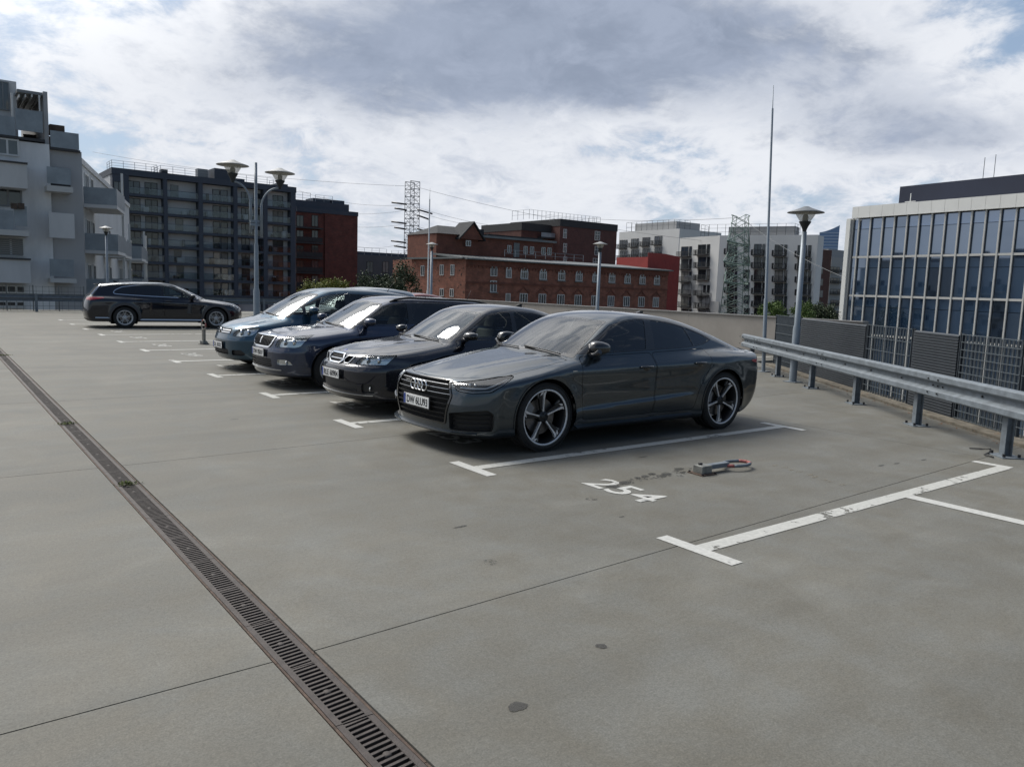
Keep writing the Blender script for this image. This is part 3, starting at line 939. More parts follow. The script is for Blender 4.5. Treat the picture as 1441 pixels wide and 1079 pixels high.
    # mirrors
    if 'mirror' in S:
        mx_, mz_, sx_, sy_, sz_ = S['mirror']
        for s in (-1, 1):
            yb = float(B.sy(mx_, mz_ - 0.05, 1)) if 'mirror_y' not in S else S['mirror_y']
            m_ = MB()
            n = 14
            prof = []
            for i in range(n + 1):
                t = i / n
                k = math.sqrt(max(0.0, 1 - (2 * t - 1) ** 2)) ** 0.55
                prof.append((yb + 0.06 + t * sy_, k))
            for (yy, k) in prof:
                for j in range(16):
                    a = 2 * math.pi * j / 16
                    ca, sa = math.cos(a), math.sin(a)
                    ex = abs(ca) ** 0.75 * (1 if ca > 0 else -1); ez = abs(sa) ** 0.75 * (1 if sa > 0 else -1)
                    m_.v.append((mx_ + k * sx_ * (ex if ex < 0 else ex * 0.55) + 0.10 * (yy - yb - 0.06), s * yy, mz_ + k * sz_ * ez * (1 - 0.25 * (yy - yb - 0.06) / sy_)))
            for i in range(n):
                for j in range(16):
                    j2 = (j + 1) % 16
                    m_.f.append((i * 16 + j, i * 16 + j2, (i + 1) * 16 + j2, (i + 1) * 16 + j)); m_.m.append(0); m_.sm.append(True)
            if 'mirror_fold' in S:
                piv = Vector((mx_ - 0.06, s * (yb + 0.05), 0)); Mr = Matrix.Translation(piv) @ Matrix.Rotation(-s * S['mirror_fold'], 4, 'Z') @ Matrix.Translation(-piv)
                m_.v = [tuple(Mr @ Vector(q)) for q in m_.v]
            mo = m_.build('wing_mirror', CM[S['mirror_mat']] if 'mirror_mat' in S else mat, root)
            st = MB(); st.tube([(mx_, s * (yb - 0.03), mz_ - sz_ * 1.0), (mx_ - 0.005, s * (yb + 0.05), mz_ - sz_ * 0.75), (mx_, s * (yb + 0.12), mz_ - sz_ * 0.3)], [0.04, 0.035, 0.03], 8)
            st.build('mirror_arm', CM['black'], mo)
            if 'mirror_fold' in S: continue
            mg = MB(); mg.prism(roundpoly([(s * (yb + 0.085), mz_ - sz_ * 0.72), (s * (yb + 0.04 + sy_), mz_ - sz_ * 0.6), (s * (yb + 0.04 + sy_), mz_ + sz_ * 0.6), (s * (yb + 0.085), mz_ + sz_ * 0.72)], 0.03), mx_ + sx_ * 0.5, mx_ + sx_ * 0.56, 'x')
            mg.build('mirror_glass', CM['chrome'], mo)
    # wipers
    for y0, y1 in S.get('wipers', []):
        ys = np.linspace(y0, y1, 12)
        xs = np.array([S['wiper_x'][0] + (S['wiper_x'][1] - S['wiper_x'][0]) * i / 11 for i in range(12)]) + S['wrap'][0] * ys ** 2
        zs = B.tz(xs, ys) + 0.014
        MB().tube(list(zip(xs, ys, zs)), [0.010] * 4 + [0.007] * 8, 6).build('wiper', CM['plastic'], root)
    if 'rails' in S:
        x0, x1, yy, up, m_ = S['rails']
        for s in (-1, 1):
            xs = np.linspace(x0, x1, 24); ys = np.full(24, yy) - 0.03 * ((xs - (x0 + x1) / 2) / (x1 - x0) * 2) ** 2
            zs = B.tz(xs, ys) + up * np.minimum(1, 6 * np.minimum(xs - x0, x1 - xs) / (x1 - x0)) ** 0.6
            rl = MB().tube([(xs[i], s * ys[i], zs[i]) for i in range(24)], [0.012] + [0.019] * 22 + [0.012], 8).build('roof_rail', CM[m_], root)
    if 'plate' in S:
        txt, y0, z0, tilt = S['plate']
        plate(root, B, txt, y0, z0, tilt)
    if detail: seats(root, S)
    if 'details' in S: S['details'](B, root, mat)
    return root, B

def front_bar(B, z0, z1, y0, y1, mat, name, parent, hgt=0.012, out=0.004, n=15):
    """A bar that follows the skin of the nose from (y0, z0) to (y1, z1)."""
    ys = np.linspace(y0, y1, n); zs = np.linspace(z0, z1, n)
    xs = B.fx(ys, zs)
    P = np.stack([xs, ys, zs], 1)
    g = grad(B, P); g /= np.linalg.norm(g, axis=1, keepdims=True)
    return strip((P + g * out).tolist(), g.tolist(), hgt, 0.014).build(name, mat, parent)
def loop_bar(B, poly, mat, name, parent, w=0.014, out=0.003, th=0.012, both=False):
    """A moulding along a closed outline drawn on the nose in (y, z)."""
    P = roundpoly(poly, 0.02); P = P + [P[0]]
    Q = []
    for i in range(len(P) - 1):
        a, b = Vector(P[i]), Vector(P[i + 1])
        k = max(1, int((b - a).length / 0.06))
        Q += [a + (b - a) * (j / k) for j in range(k)]
    Q.append(Vector(P[0]))
    ys = np.array([q[0] for q in Q]); zs = np.array([q[1] for q in Q])
    xs = B.fx(ys, zs); V = np.stack([xs, ys, zs], 1)
    g = grad(B, V); g /= np.linalg.norm(g, axis=1, keepdims=True)
    return strip((V + g * out).tolist(), g.tolist(), w, th).build(name, mat, parent)
def q_points(B, qz):
    """Points of the front corner given as (q, z), q = (|y| + x) / sqrt 2."""
    out = []
    for q, z in qz:
        c = q / 0.70711
        a, b = -0.35, max(0.25, c - 0.25)
        for _ in range(40):
            m = (a + b) / 2
            if float(B(np.array(m), np.array(c - m), np.array(z))) > 0: a = m
            else: b = m
        out.append((a, c - a, z))
    return out
def q_bar(B, qz, s, mat, name, parent, w=0.012, inset=0.02, th=0.012, sub=6):
    Q = []
    for i in range(len(qz) - 1):
        for j in range(sub):
            t = j / sub
            Q.append((qz[i][0] * (1 - t) + qz[i + 1][0] * t, qz[i][1] * (1 - t) + qz[i + 1][1] * t))
    Q.append(qz[-1])
    V = np.array(q_points(B, Q)); V[:, 1] *= s
    g = grad(B, V); g /= np.linalg.norm(g, axis=1, keepdims=True)
    return strip((V - g * inset).tolist(), g.tolist(), w, th).build(name, mat, parent)
# ------------------------------------------------------------------ street level below the deck
STREET_Z = -9.0
_g = MB().add([(-2500, -2500, STREET_Z), (3500, -2500, STREET_Z), (3500, 3500, STREET_Z), (-2500, 3500, STREET_Z)], [(0, 1, 2, 3)]).build('ground', simple('street_ground', (0.09, 0.09, 0.083), 0.9, noise=0.4, nscale=0.05), None, recalc=False)
tag(_g, 'street level ground around the car park', None, None, 'structure')
# ------------------------------------------------------------------ parking deck
def concrete_mat(name, col, joint_dirt=True):
    m, nt, b = nodes(name)
    N = nt.nodes.new; L = nt.links.new
    tc = N('ShaderNodeTexCoord'); g = N('ShaderNodeNewGeometry')
    P = g.outputs['Position']
    def noise(scale, detail, rough, vec=P, dist=0.0):
        n = N('ShaderNodeTexNoise'); n.inputs['Scale'].default_value = scale; n.inputs['Detail'].default_value = detail
        n.inputs['Roughness'].default_value = rough; n.inputs['Distortion'].default_value = dist
        L(vec, n.inputs['Vector']); return n.outputs['Fac']
    mp = N('ShaderNodeMapping'); mp.inputs['Scale'].default_value = (0.22, 1.6, 1); mp.inputs['Rotation'].default_value = (0, 0, 0.25); L(P, mp.inputs['Vector'])
    big = noise(0.35, 4, 0.55); mid = noise(2.2, 8, 0.66, dist=0.4); fine = noise(42, 4, 0.65); grit = noise(110, 3, 0.7); streak = noise(1.0, 7, 0.65, mp.outputs[0], 0.3)
    def rng_(v, lo, hi, a, b_):
        r = N('ShaderNodeMapRange'); r.inputs['From Min'].default_value = lo; r.inputs['From Max'].default_value = hi; r.inputs['To Min'].default_value = a; r.inputs['To Max'].default_value = b_
        L(v, r.inputs['Value']); return r.outputs[0]
    def mul(a, b_):
        n = N('ShaderNodeMath'); n.operation = 'MULTIPLY'; L(a, n.inputs[0]); L(b_, n.inputs[1]); return n.outputs[0]
    k = mul(mul(rng_(big, 0.3, 0.7, 0.90, 1.09), rng_(mid, 0.28, 0.72, 0.83, 1.16)), mul(rng_(fine, 0.25, 0.75, 0.84, 1.16), rng_(grit, 0.25, 0.75, 0.70, 1.30)))
    pat = noise(0.9, 9, 0.7, dist=0.8)
    k = mul(k, rng_(pat, 0.50, 0.66, 0.97, 1.11))
    k = mul(k, rng_(streak, 0.3, 0.72, 0.88, 1.12))
    # dark specks of grit and old drips
    vo = N('ShaderNodeTexVoronoi'); vo.inputs['Scale'].default_value = 1.15; L(P, vo.inputs['Vector'])
    sp = rng_(vo.outputs['Distance'], 0.010, 0.022, 0.55, 1.0)
    k = mul(k, sp)
    hue = N('ShaderNodeMix'); hue.data_type = 'RGBA'; hue.inputs[6].default_value = (*[c * f for c, f in zip(col, (1.03, 1.0, 0.93))], 1); hue.inputs[7].default_value = (*[c * f for c, f in zip(col, (0.97, 1.0, 1.03))], 1)
    L(rng_(mid, 0.35, 0.65, 0, 1), hue.inputs[0])
    vm = N('ShaderNodeVectorMath'); vm.operation = 'SCALE'; L(hue.outputs[2], vm.inputs[0]); L(k, vm.inputs['Scale'])
    L(vm.outputs[0], b.inputs['Base Color'])
    L(rng_(mid, 0.3, 0.7, 0.62, 0.82), b.inputs['Roughness'])
    b.inputs['Specular IOR Level'].default_value = 0.35
    bp = N('ShaderNodeBump'); bp.inputs['Strength'].default_value = 0.35; bp.inputs['Distance'].default_value = 0.004
    ad = N('ShaderNodeMath'); ad.operation = 'ADD'; L(fine, ad.inputs[0]); L(grit, ad.inputs[1]); L(ad.outputs[0], bp.inputs['Height']); L(bp.outputs[0], b.inputs['Normal'])
    return m

def worn_paint(name, col, wear, scale=7.0):
    """Paint with chips and scuffs: bare where worn away."""
    m, nt, b = nodes(name)
    N = nt.nodes.new; L = nt.links.new
    g = N('ShaderNodeNewGeometry')
    n1 = N('ShaderNodeTexNoise'); n1.inputs['Scale'].default_value = scale; n1.inputs['Detail'].default_value = 9; n1.inputs['Roughness'].default_value = 0.72; L(g.outputs['Position'], n1.inputs['Vector'])
    n2 = N('ShaderNodeTexNoise'); n2.inputs['Scale'].default_value = 0.9; n2.inputs['Detail'].default_value = 3; L(g.outputs['Position'], n2.inputs['Vector'])
    ad = N('ShaderNodeMath'); ad.operation = 'MULTIPLY_ADD'; L(n2.outputs['Fac'], ad.inputs[0]); ad.inputs[1].default_value = 0.55; L(n1.outputs['Fac'], ad.inputs[2])
    r = N('ShaderNodeMapRange'); r.inputs['From Min'].default_value = wear; r.inputs['From Max'].default_value = wear + 0.06; L(ad.outputs[0], r.inputs['Value'])
    n3 = N('ShaderNodeTexNoise'); n3.inputs['Scale'].default_value = 30; n3.inputs['Detail'].default_value = 5; L(g.outputs['Position'], n3.inputs['Vector'])
    cr = N('ShaderNodeValToRGB'); cr.color_ramp.elements[0].position = 0.3; cr.color_ramp.elements[1].position = 0.7
    cr.color_ramp.elements[0].color = (*[c * 0.80 for c in col], 1); cr.color_ramp.elements[1].color = (*col, 1)
    L(n3.outputs['Fac'], cr.inputs[0]); L(cr.outputs[0], b.inputs['Base Color']); b.inputs['Roughness'].default_value = 0.65
    t = N('ShaderNodeBsdfTransparent'); mx = N('ShaderNodeMixShader')
    L(r.outputs[0], mx.inputs[0]); L(t.outputs[0], mx.inputs[2]); L(b.outputs[0], mx.inputs[1])
    L(mx.outputs[0], nt.nodes['Material Output'].inputs['Surface'])
    return m

def stain(name, col, cut):
    """Soaked-in mark with a ragged, thinning edge."""
    m, nt, b = nodes(name); b.inputs['Base Color'].default_value = (*col, 1); b.inputs['Roughness'].default_value = 0.6
    g = nt.nodes.new('ShaderNodeNewGeometry'); n = nt.nodes.new('ShaderNodeTexNoise'); n.inputs['Scale'].default_value = 26; n.inputs['Detail'].default_value = 7; n.inputs['Roughness'].default_value = 0.65
    nt.links.new(g.outputs['Position'], n.inputs['Vector'])
    r = nt.nodes.new('ShaderNodeMapRange'); r.inputs['From Min'].default_value = cut; r.inputs['From Max'].default_value = cut + 0.16; r.inputs['To Max'].default_value = 0.72; nt.links.new(n.outputs['Fac'], r.inputs['Value'])
    t = nt.nodes.new('ShaderNodeBsdfTransparent'); mx = nt.nodes.new('ShaderNodeMixShader')
    nt.links.new(r.outputs[0], mx.inputs[0]); nt.links.new(t.outputs[0], mx.inputs[1]); nt.links.new(b.outputs[0], mx.inputs[2]); nt.links.new(mx.outputs[0], nt.nodes['Material Output'].inputs['Surface'])
    return m

CONC = concrete_mat('deck_concrete', (0.131, 0.127, 0.112))
WHITE = worn_paint('worn_white_paint', (0.46, 0.46, 0.43), 0.855)
WHITE2 = worn_paint('white_paint', (0.49, 0.49, 0.465), 0.955)
JOINT = simple('joint_sealant', (0.035, 0.034, 0.030), 0.9, noise=0.4, nscale=15)
GALV = simple('galvanised_steel', (0.140, 0.163, 0.185), 0.60, 0.05, noise=0.30, nscale=9, rvar=0.12, bump=0.04, bscale=25)
STEEL = simple('grey_painted_steel', (0.20, 0.225, 0.25), 0.5, 0.1, noise=0.15, nscale=6)
DARKMETAL = simple('dark_steel', (0.03, 0.03, 0.032), 0.6, 0.4, noise=0.3, nscale=20)
IRON = simple('cast_iron_grate', (0.048, 0.039, 0.035), 0.65, 0.15, noise=0.45, nscale=18, bump=0.3, bscale=150)
RUSTY = simple('rusty_edge', (0.078, 0.052, 0.038), 0.85, 0.05, noise=0.55, nscale=25, bump=0.3, bscale=90)

DR0, DR1 = -2.836, -2.644           # drain trough, X limits
RAIL_A = Vector((5.70, 0.25, 0)); RAIL_D = Vector((6.18, 7.79, 0)).normalized(); RAIL_N = Vector((-RAIL_D.y, RAIL_D.x, 0))   # RAIL_N points to the deck
def clip_poly(P, n, d):
    """Keep the part of a polygon where n.p <= d."""
    out = []
    for i in range(len(P)):
        a, b_ = P[i], P[(i + 1) % len(P)]
        fa = n[0] * a[0] + n[1] * a[1] - d; fb = n[0] * b_[0] + n[1] * b_[1] - d
        if fa <= 0: out.append(a)
        if fa * fb < 0:
            t = fa / (fa - fb); out.append((a[0] + (b_[0] - a[0]) * t, a[1] + (b_[1] - a[1]) * t))
    return out

def build_deck():
    deck = tag(empty('deck', (0, 0, -0.3)), 'weathered grey concrete rooftop parking deck', None, None, 'structure')
    edge = RAIL_A - RAIL_N * 0.62
    nv = (-RAIL_N.x, -RAIL_N.y); dv = nv[0] * edge.x + nv[1] * edge.y
    rows = [-17.2 + 4.3 * k for k in range(14)]
    gp = 0.004
    for k in range(len(rows) - 1):
        y0, y1 = rows[k] + 0.02, rows[k + 1] + 0.02
        sk = 0.040            # the joints run slightly askew to the bays
        for x0, x1 in ((-40.0, -22.0), (-22.0, -12.0), (-12.0, DR0), (DR1, 5.4), (5.4, 16.05)):
            P = [(x0 + gp, y0 + gp + sk * max(0, x0 + 2.7)), (x1 - gp, y0 + gp + sk * max(0, x1 + 2.7)), (x1 - gp, y1 - gp + sk * max(0, x1 + 2.7)), (x0 + gp, y1 - gp + sk * max(0, x0 + 2.7))]
            if rows[k] < 8: P = clip_poly(P, nv, dv)
            if len(P) < 3: continue
            mb = MB().prism(P, -0.30, 0.0, 'z')
            mb.build('slab', CONC, deck, (0, 0, 0.3))
    mb = MB().prism(clip_poly([(-40, -17), (16.0, -17), (16.0, 9.2), (-40, 9.2)], nv, dv - 0.01), -0.34, -0.16, 'z')
    mb.box((-40, 9.2, -0.34), (16.0, 39.0, -0.16))
    mb.build('slab_bed', JOINT, deck, (0, 0, 0.3))
    # painted bay lines
    W = 2.6887
    def rect(x0, y0, x1, y1, mat, name='bay_line', z=0.004):
        MB().add([(x0, y0, z), (x1, y0, z), (x1, y1, z), (x0, y1, z)], [(0, 1, 2, 3)]).build(name, mat, deck, (0, 0, 0.3), recalc=False)
    for k in range(0, 12):
        y = k * W
        rect(0.0, y - 0.32, 0.115, y + 0.32, WHITE2 if k < 3 else WHITE)
        rect(0.115, y - 0.065, 4.99, y + 0.065, WHITE)
        rect(4.99, y - (0.055 if k == 0 else 0.32), 5.105, y + 0.32, WHITE2)
    rect(2.76, -5.2, 2.90, -0.066, WHITE2)
    for k in range(0, 10):                  # lines of the row against the wall
        rect(11.4, 10.0 + k * W, 15.9, 10.12 + k * W, WHITE)
    rect(11.2, 10.0, 11.32, 34.0, WHITE)
    # stencilled bay numbers, read when driving in
    for i, num in enumerate((254, 253, 252, 251, 250, 249, 248, 247, 246, 245)):
        me = text_mesh(str(num), 0.46, 0.0, 1.10, 0.006)
        xs = [v.co.x for v in me.vertices]; ys = [v.co.y for v in me.vertices]
        cx, cy = (max(xs) + min(xs)) / 2, (max(ys) + min(ys)) / 2
        sx, sy_ = 0.76 / (max(xs) - min(xs)), 0.335 / (max(ys) - min(ys))
        for v in me.vertices:
            a, b_ = (v.co.x - cx) * sx, (v.co.y - cy) * sy_
            v.co = (0.755 + b_, 1.375 + i * W - a, 0.004)
        link('bay_number', me, WHITE2 if i == 0 else WHITE, deck, (0, 0, 0.3))
    # oil spots and wet patches
    OIL = stain('oil_stain', (0.040, 0.039, 0.035), 0.30); DAMP = stain('damp_stain', (0.070, 0.068, 0.060), 0.46)
    r2 = random.Random(3)
    def blot(x, y, rx, ry, mat, z=0.003):
        n = 26; ph = [r2.uniform(0, 6.28) for _ in range(4)]
        vs = []
        for i in range(n):
            a = 2 * math.pi * i / n
            q = 1 + 0.10 * math.sin(2 * a + ph[0]) + 0.08 * math.sin(3 * a + ph[1]) + 0.06 * math.sin(5 * a + ph[2]) + 0.04 * math.sin(9 * a + ph[3])
            vs.append((x + rx * q * math.cos(a), y + ry * q * math.sin(a), z))
        MB().add(vs, [tuple(range(n))]).build('oil_stain', mat, deck, (0, 0, 0.3), recalc=False)
    for px, py, r in ((728, 994, 0.040), (846, 909, 0.028), (833, 702, 0.055), (690, 791, 0.05)):
        p = pix_ground(px, py); blot(p.x, p.y, r, r * 0.9, OIL if r < 0.05 else DAMP)
    for i in range(34):
        t = r2.random()
        p = pix_ground(855 + 110 * t + r2.uniform(-8, 8), 681 - 18 * t + r2.uniform(-5, 5))
        q = r2.uniform(0.015, 0.05)
        blot(p.x, p.y, q * 1.3, q, DAMP if i % 3 else OIL, 0.003 + 0.0001 * i)
    for px, py in ((1240, 655), (1262, 652), (1300, 647), (1000, 560), (905, 643), (330, 590), (648, 741), (875, 727)):
        p = pix_ground(px, py); q = r2.uniform(0.012, 0.03); blot(p.x, p.y, q * 2.2, q * 0.5, OIL)
    OCH = stain('ochre_stain', (0.19, 0.155, 0.095), 0.47)
    a, b_ = pix_ground(1092, 655), pix_ground(1185, 682)
    for i in range(9):
        p = a + (b_ - a) * (i / 8.0)
        blot(p.x + r2.uniform(-.02, .02), p.y + r2.uniform(-.02, .02), 0.05, 0.022, OCH, 0.003 + 0.0002 * i)
    return deck

def build_drain():
    root = empty('drain_channel', (-2.74, 0, -0.16))
    tag(root, 'long slotted cast-iron drain channel set flush in the concrete deck', 'drain')
    tr = MB()
    tr.box((DR0 - 0.002, -17, -0.17), (DR1 + 0.002, 39, -0.14))
    tr.build('trough', simple('trough_dark', (0.012, 0.012, 0.011), 0.95), root, (2.74, 0, 0.16))
    for s, x0, x1 in ((0, DR0 + 0.003, -2.822), (1, -2.658, DR1 - 0.003)):
        for k in range(53):
            MB().box((x0, -15 + k + 0.002, -0.14), (x1, -14 + k - 0.002, -0.003)).build('edge_strip', RUSTY, root, (2.74, 0, 0.16))
    # one grate casting: 0.53 m with two rows of side bars, 16 slots, a centre screw
    g = MB(); n = 16; Ls = 0.53; x0, x1 = -0.080, 0.080
    g.box((x0, 0.002, -0.03), (x0 + 0.028, Ls - 0.002, 0.0)); g.box((x1 - 0.028, 0.002, -0.03), (x1, Ls - 0.002, 0.0))
    p = Ls / n
    for i in range(n + 1):
        y = min(max(i * p, 0.007), Ls - 0.007)
        w = 0.0068
        sk = 0.006
        vs = [(x0 + 0.028, y - w - sk, -0.03), (x1 - 0.028, y - w + sk, -0.03), (x1 - 0.028, y + w + sk, -0.03), (x0 + 0.028, y + w - sk, -0.03)]
        vs = [(a, min(max(b_, 0.003), Ls - 0.003), c) for a, b_, c in vs]
        vs += [(a, b_, -0.001) for a, b_, c in vs]
        g.add(vs, [(0, 3, 2, 1), (4, 5, 6, 7), (0, 1, 5, 4), (1, 2, 6, 5), (2, 3, 7, 6), (3, 0, 4, 7)])
    g.lathe([(0.0, 0.0005), (0.012, 0.0005), (0.017, -0.002), (0.017, -0.03)], c=(0, Ls / 2, 0), n=12)
    gm = g.mesh('grate', [IRON])
    r3 = random.Random(5)
    for k in range(-8, 73):
        o = link('grate', gm, None, root, (0.0, -0.609 + k * 0.5285, 0.157 + r3.uniform(-0.0015, 0.0015)))
    # weeds in the joints of the channel
    WEED = simple('weed_green', (0.095, 0.12, 0.022), 0.8, noise=0.5, nscale=60)
    for (px, py, w) in ((178, 681, 0.10), (96, 596, 0.12), (5, 500, 0.14)):
        c = pix_ground(px, py)
        wd = MB(); r4 = random.Random(int(px))
        for i in range(90):
            x = c.x + r4.gauss(0, w * 0.45); y = c.y + r4.gauss(0, w * 0.28); a = r4.uniform(0, 6.28); l = r4.uniform(0.010, 0.030); h = r4.uniform(0.004, 0.022)
            u = Vector((math.cos(a), math.sin(a), 0)); v = Vector((-u.y, u.x, 0)) * l * 0.35
            b0 = Vector((x, y, 0.0))
            wd.add([b0 - v * 0.3, b0 + u * l * 0.5 + v + Vector((0, 0, h * 0.8)), b0 + u * l + Vector((0, 0, h)), b0 + u * l * 0.5 - v + Vector((0, 0, h * 0.7))], [(0, 1, 2, 3)])
        o = wd.build('weed_tuft', WEED, None, recalc=False)
        tag(o, {178: 'bright green moss tuft growing across the drain grate', 96: 'dull green weed tuft on the drain beyond the bright moss', 5: 'weed tuft at the far stretch of the drain'}[px], 'weed')

DECK = build_deck()
build_drain()

# ------------------------------------------------------------------ crash barrier, screens, lamps
def bolt(mb, p, r=0.013, h=0.02, axis='z'):
    mb.lathe([(0.0, h), (r, h), (r, 0.0)], c=p, axis=axis, n=6, smooth=False)

def guard_rail(name, A, D, n, spacing, label, group, start=-0.35, end=0.4, off=0.0, plates=True, z0=0.47, z1=0.785):
    """W-beam barrier on I-posts with foot plates. A = first post, D = direction, beam on the left of D."""
    D = D.normalized()
    M = frame_matrix(A, D)            # local x along the rail, local y to the left
    root = empty(name); root.matrix_world = M
    tag(root, label, 'barrier', group)
    Lr = (n - 1) * spacing
    zc = (z0 + z1) / 2; hh = (z1 - z0) / 2
    prof = [(-1.0, 0.015), (-0.97, 0.05), (-0.90, 0.074), (-0.84, 0.080), (-0.45, 0.080), (-0.39, 0.074), (-0.34, 0.062), (-0.16, 0.008), (0.16, 0.008), (0.34, 0.062), (0.39, 0.074), (0.45, 0.080), (0.84, 0.080), (0.90, 0.074), (0.97, 0.05), (1.0, 0.015)]
    seg = 4.0
    x = start
    k = 0
    while x < Lr + end - 1e-3:
        x2 = min(x + seg, Lr + end)
        mb = MB()
        o_ = 0.004 * (k % 2)
        xa, xb = x - (0.15 if k else 0), x2 + (0.15 if x2 < Lr + end - 1e-3 else 0)
        for side in (0, 1):
            pts = [(0.085 + o_ + y - side * 0.004, zc + t * hh) for t, y in prof]
            vs = [(xa, y, z) for y, z in pts] + [(xb, y, z) for y, z in pts]
            m = len(pts)
            mb.add(vs, [(i, i + 1, m + i + 1, m + i) for i in range(m - 1)], False)
        bo = mb.build('beam', GALV, root, recalc=False)
        bb = MB()
        for dx in (-0.12, 0.0, 0.12):
            for t in ((-0.56, 0.56, 0.0) if abs(dx) > 0.05 else (0.0,)):
                bolt(bb, (x2 + dx, 0.085 + o_ + (0.082 if t else 0.014), zc + t * hh), 0.012, 0.012, 'y')
        for q in range(1, 4):
            bolt(bb, (x + q * (x2 - x) / 4, 0.099 + o_, zc), 0.014, 0.012, 'y')
        tag(bb.build('beam_bolts', DARKMETAL, bo), kind='stuff')
        x = x2; k += 1
    pm = MB()
    for lo, hi in (((-0.05, -0.045, 0.012), (0.05, -0.035, z1 - 0.03)), ((-0.05, 0.035, 0.012), (0.05, 0.045, z1 - 0.03)), ((-0.005, -0.035, 0.012), (0.005, 0.035, z1 - 0.03))):
        pm.box(lo, hi)
    pm.box((-0.045, 0.046, zc - 0.07), (0.045, 0.095, zc + 0.07))
    pme = pm.mesh('post', [GALV])
    fm = MB(); fm.box((-0.15, -0.12, 0.0), (0.15, 0.12, 0.012))
    fme = fm.mesh('foot_plate', [GALV])
    bm_ = MB()
    for sx in (-0.115, 0.115):
        for sy_ in (-0.085, 0.085): bolt(bm_, (sx, sy_, 0.012), 0.016, 0.035)
    bme = bm_.mesh('anchor_bolts', [DARKMETAL])
    for i in range(n):
        p = link('post', pme, None, root, (i * spacing, 0, 0))
        if plates:
            link('foot_plate', fme, None, p); tag(link('anchor_bolts', bme, None, p), kind='stuff')
    return root, M

guard_rail('crash_barrier', RAIL_A - RAIL_D * 6.12, RAIL_D, 9, 2.04, 'galvanised steel crash barrier running diagonally in front of the grey mesh screens', 'crash barriers of the deck', start=-0.5, end=0.42)
guard_rail('crash_barrier', Vector((-14, 36.3, 0)), Vector((1, 0, 0)), 16, 2.0, 'galvanised crash barrier across the far end of the deck before the white flats', 'crash barriers of the deck', start=-0.5, end=0.5, plates=False)

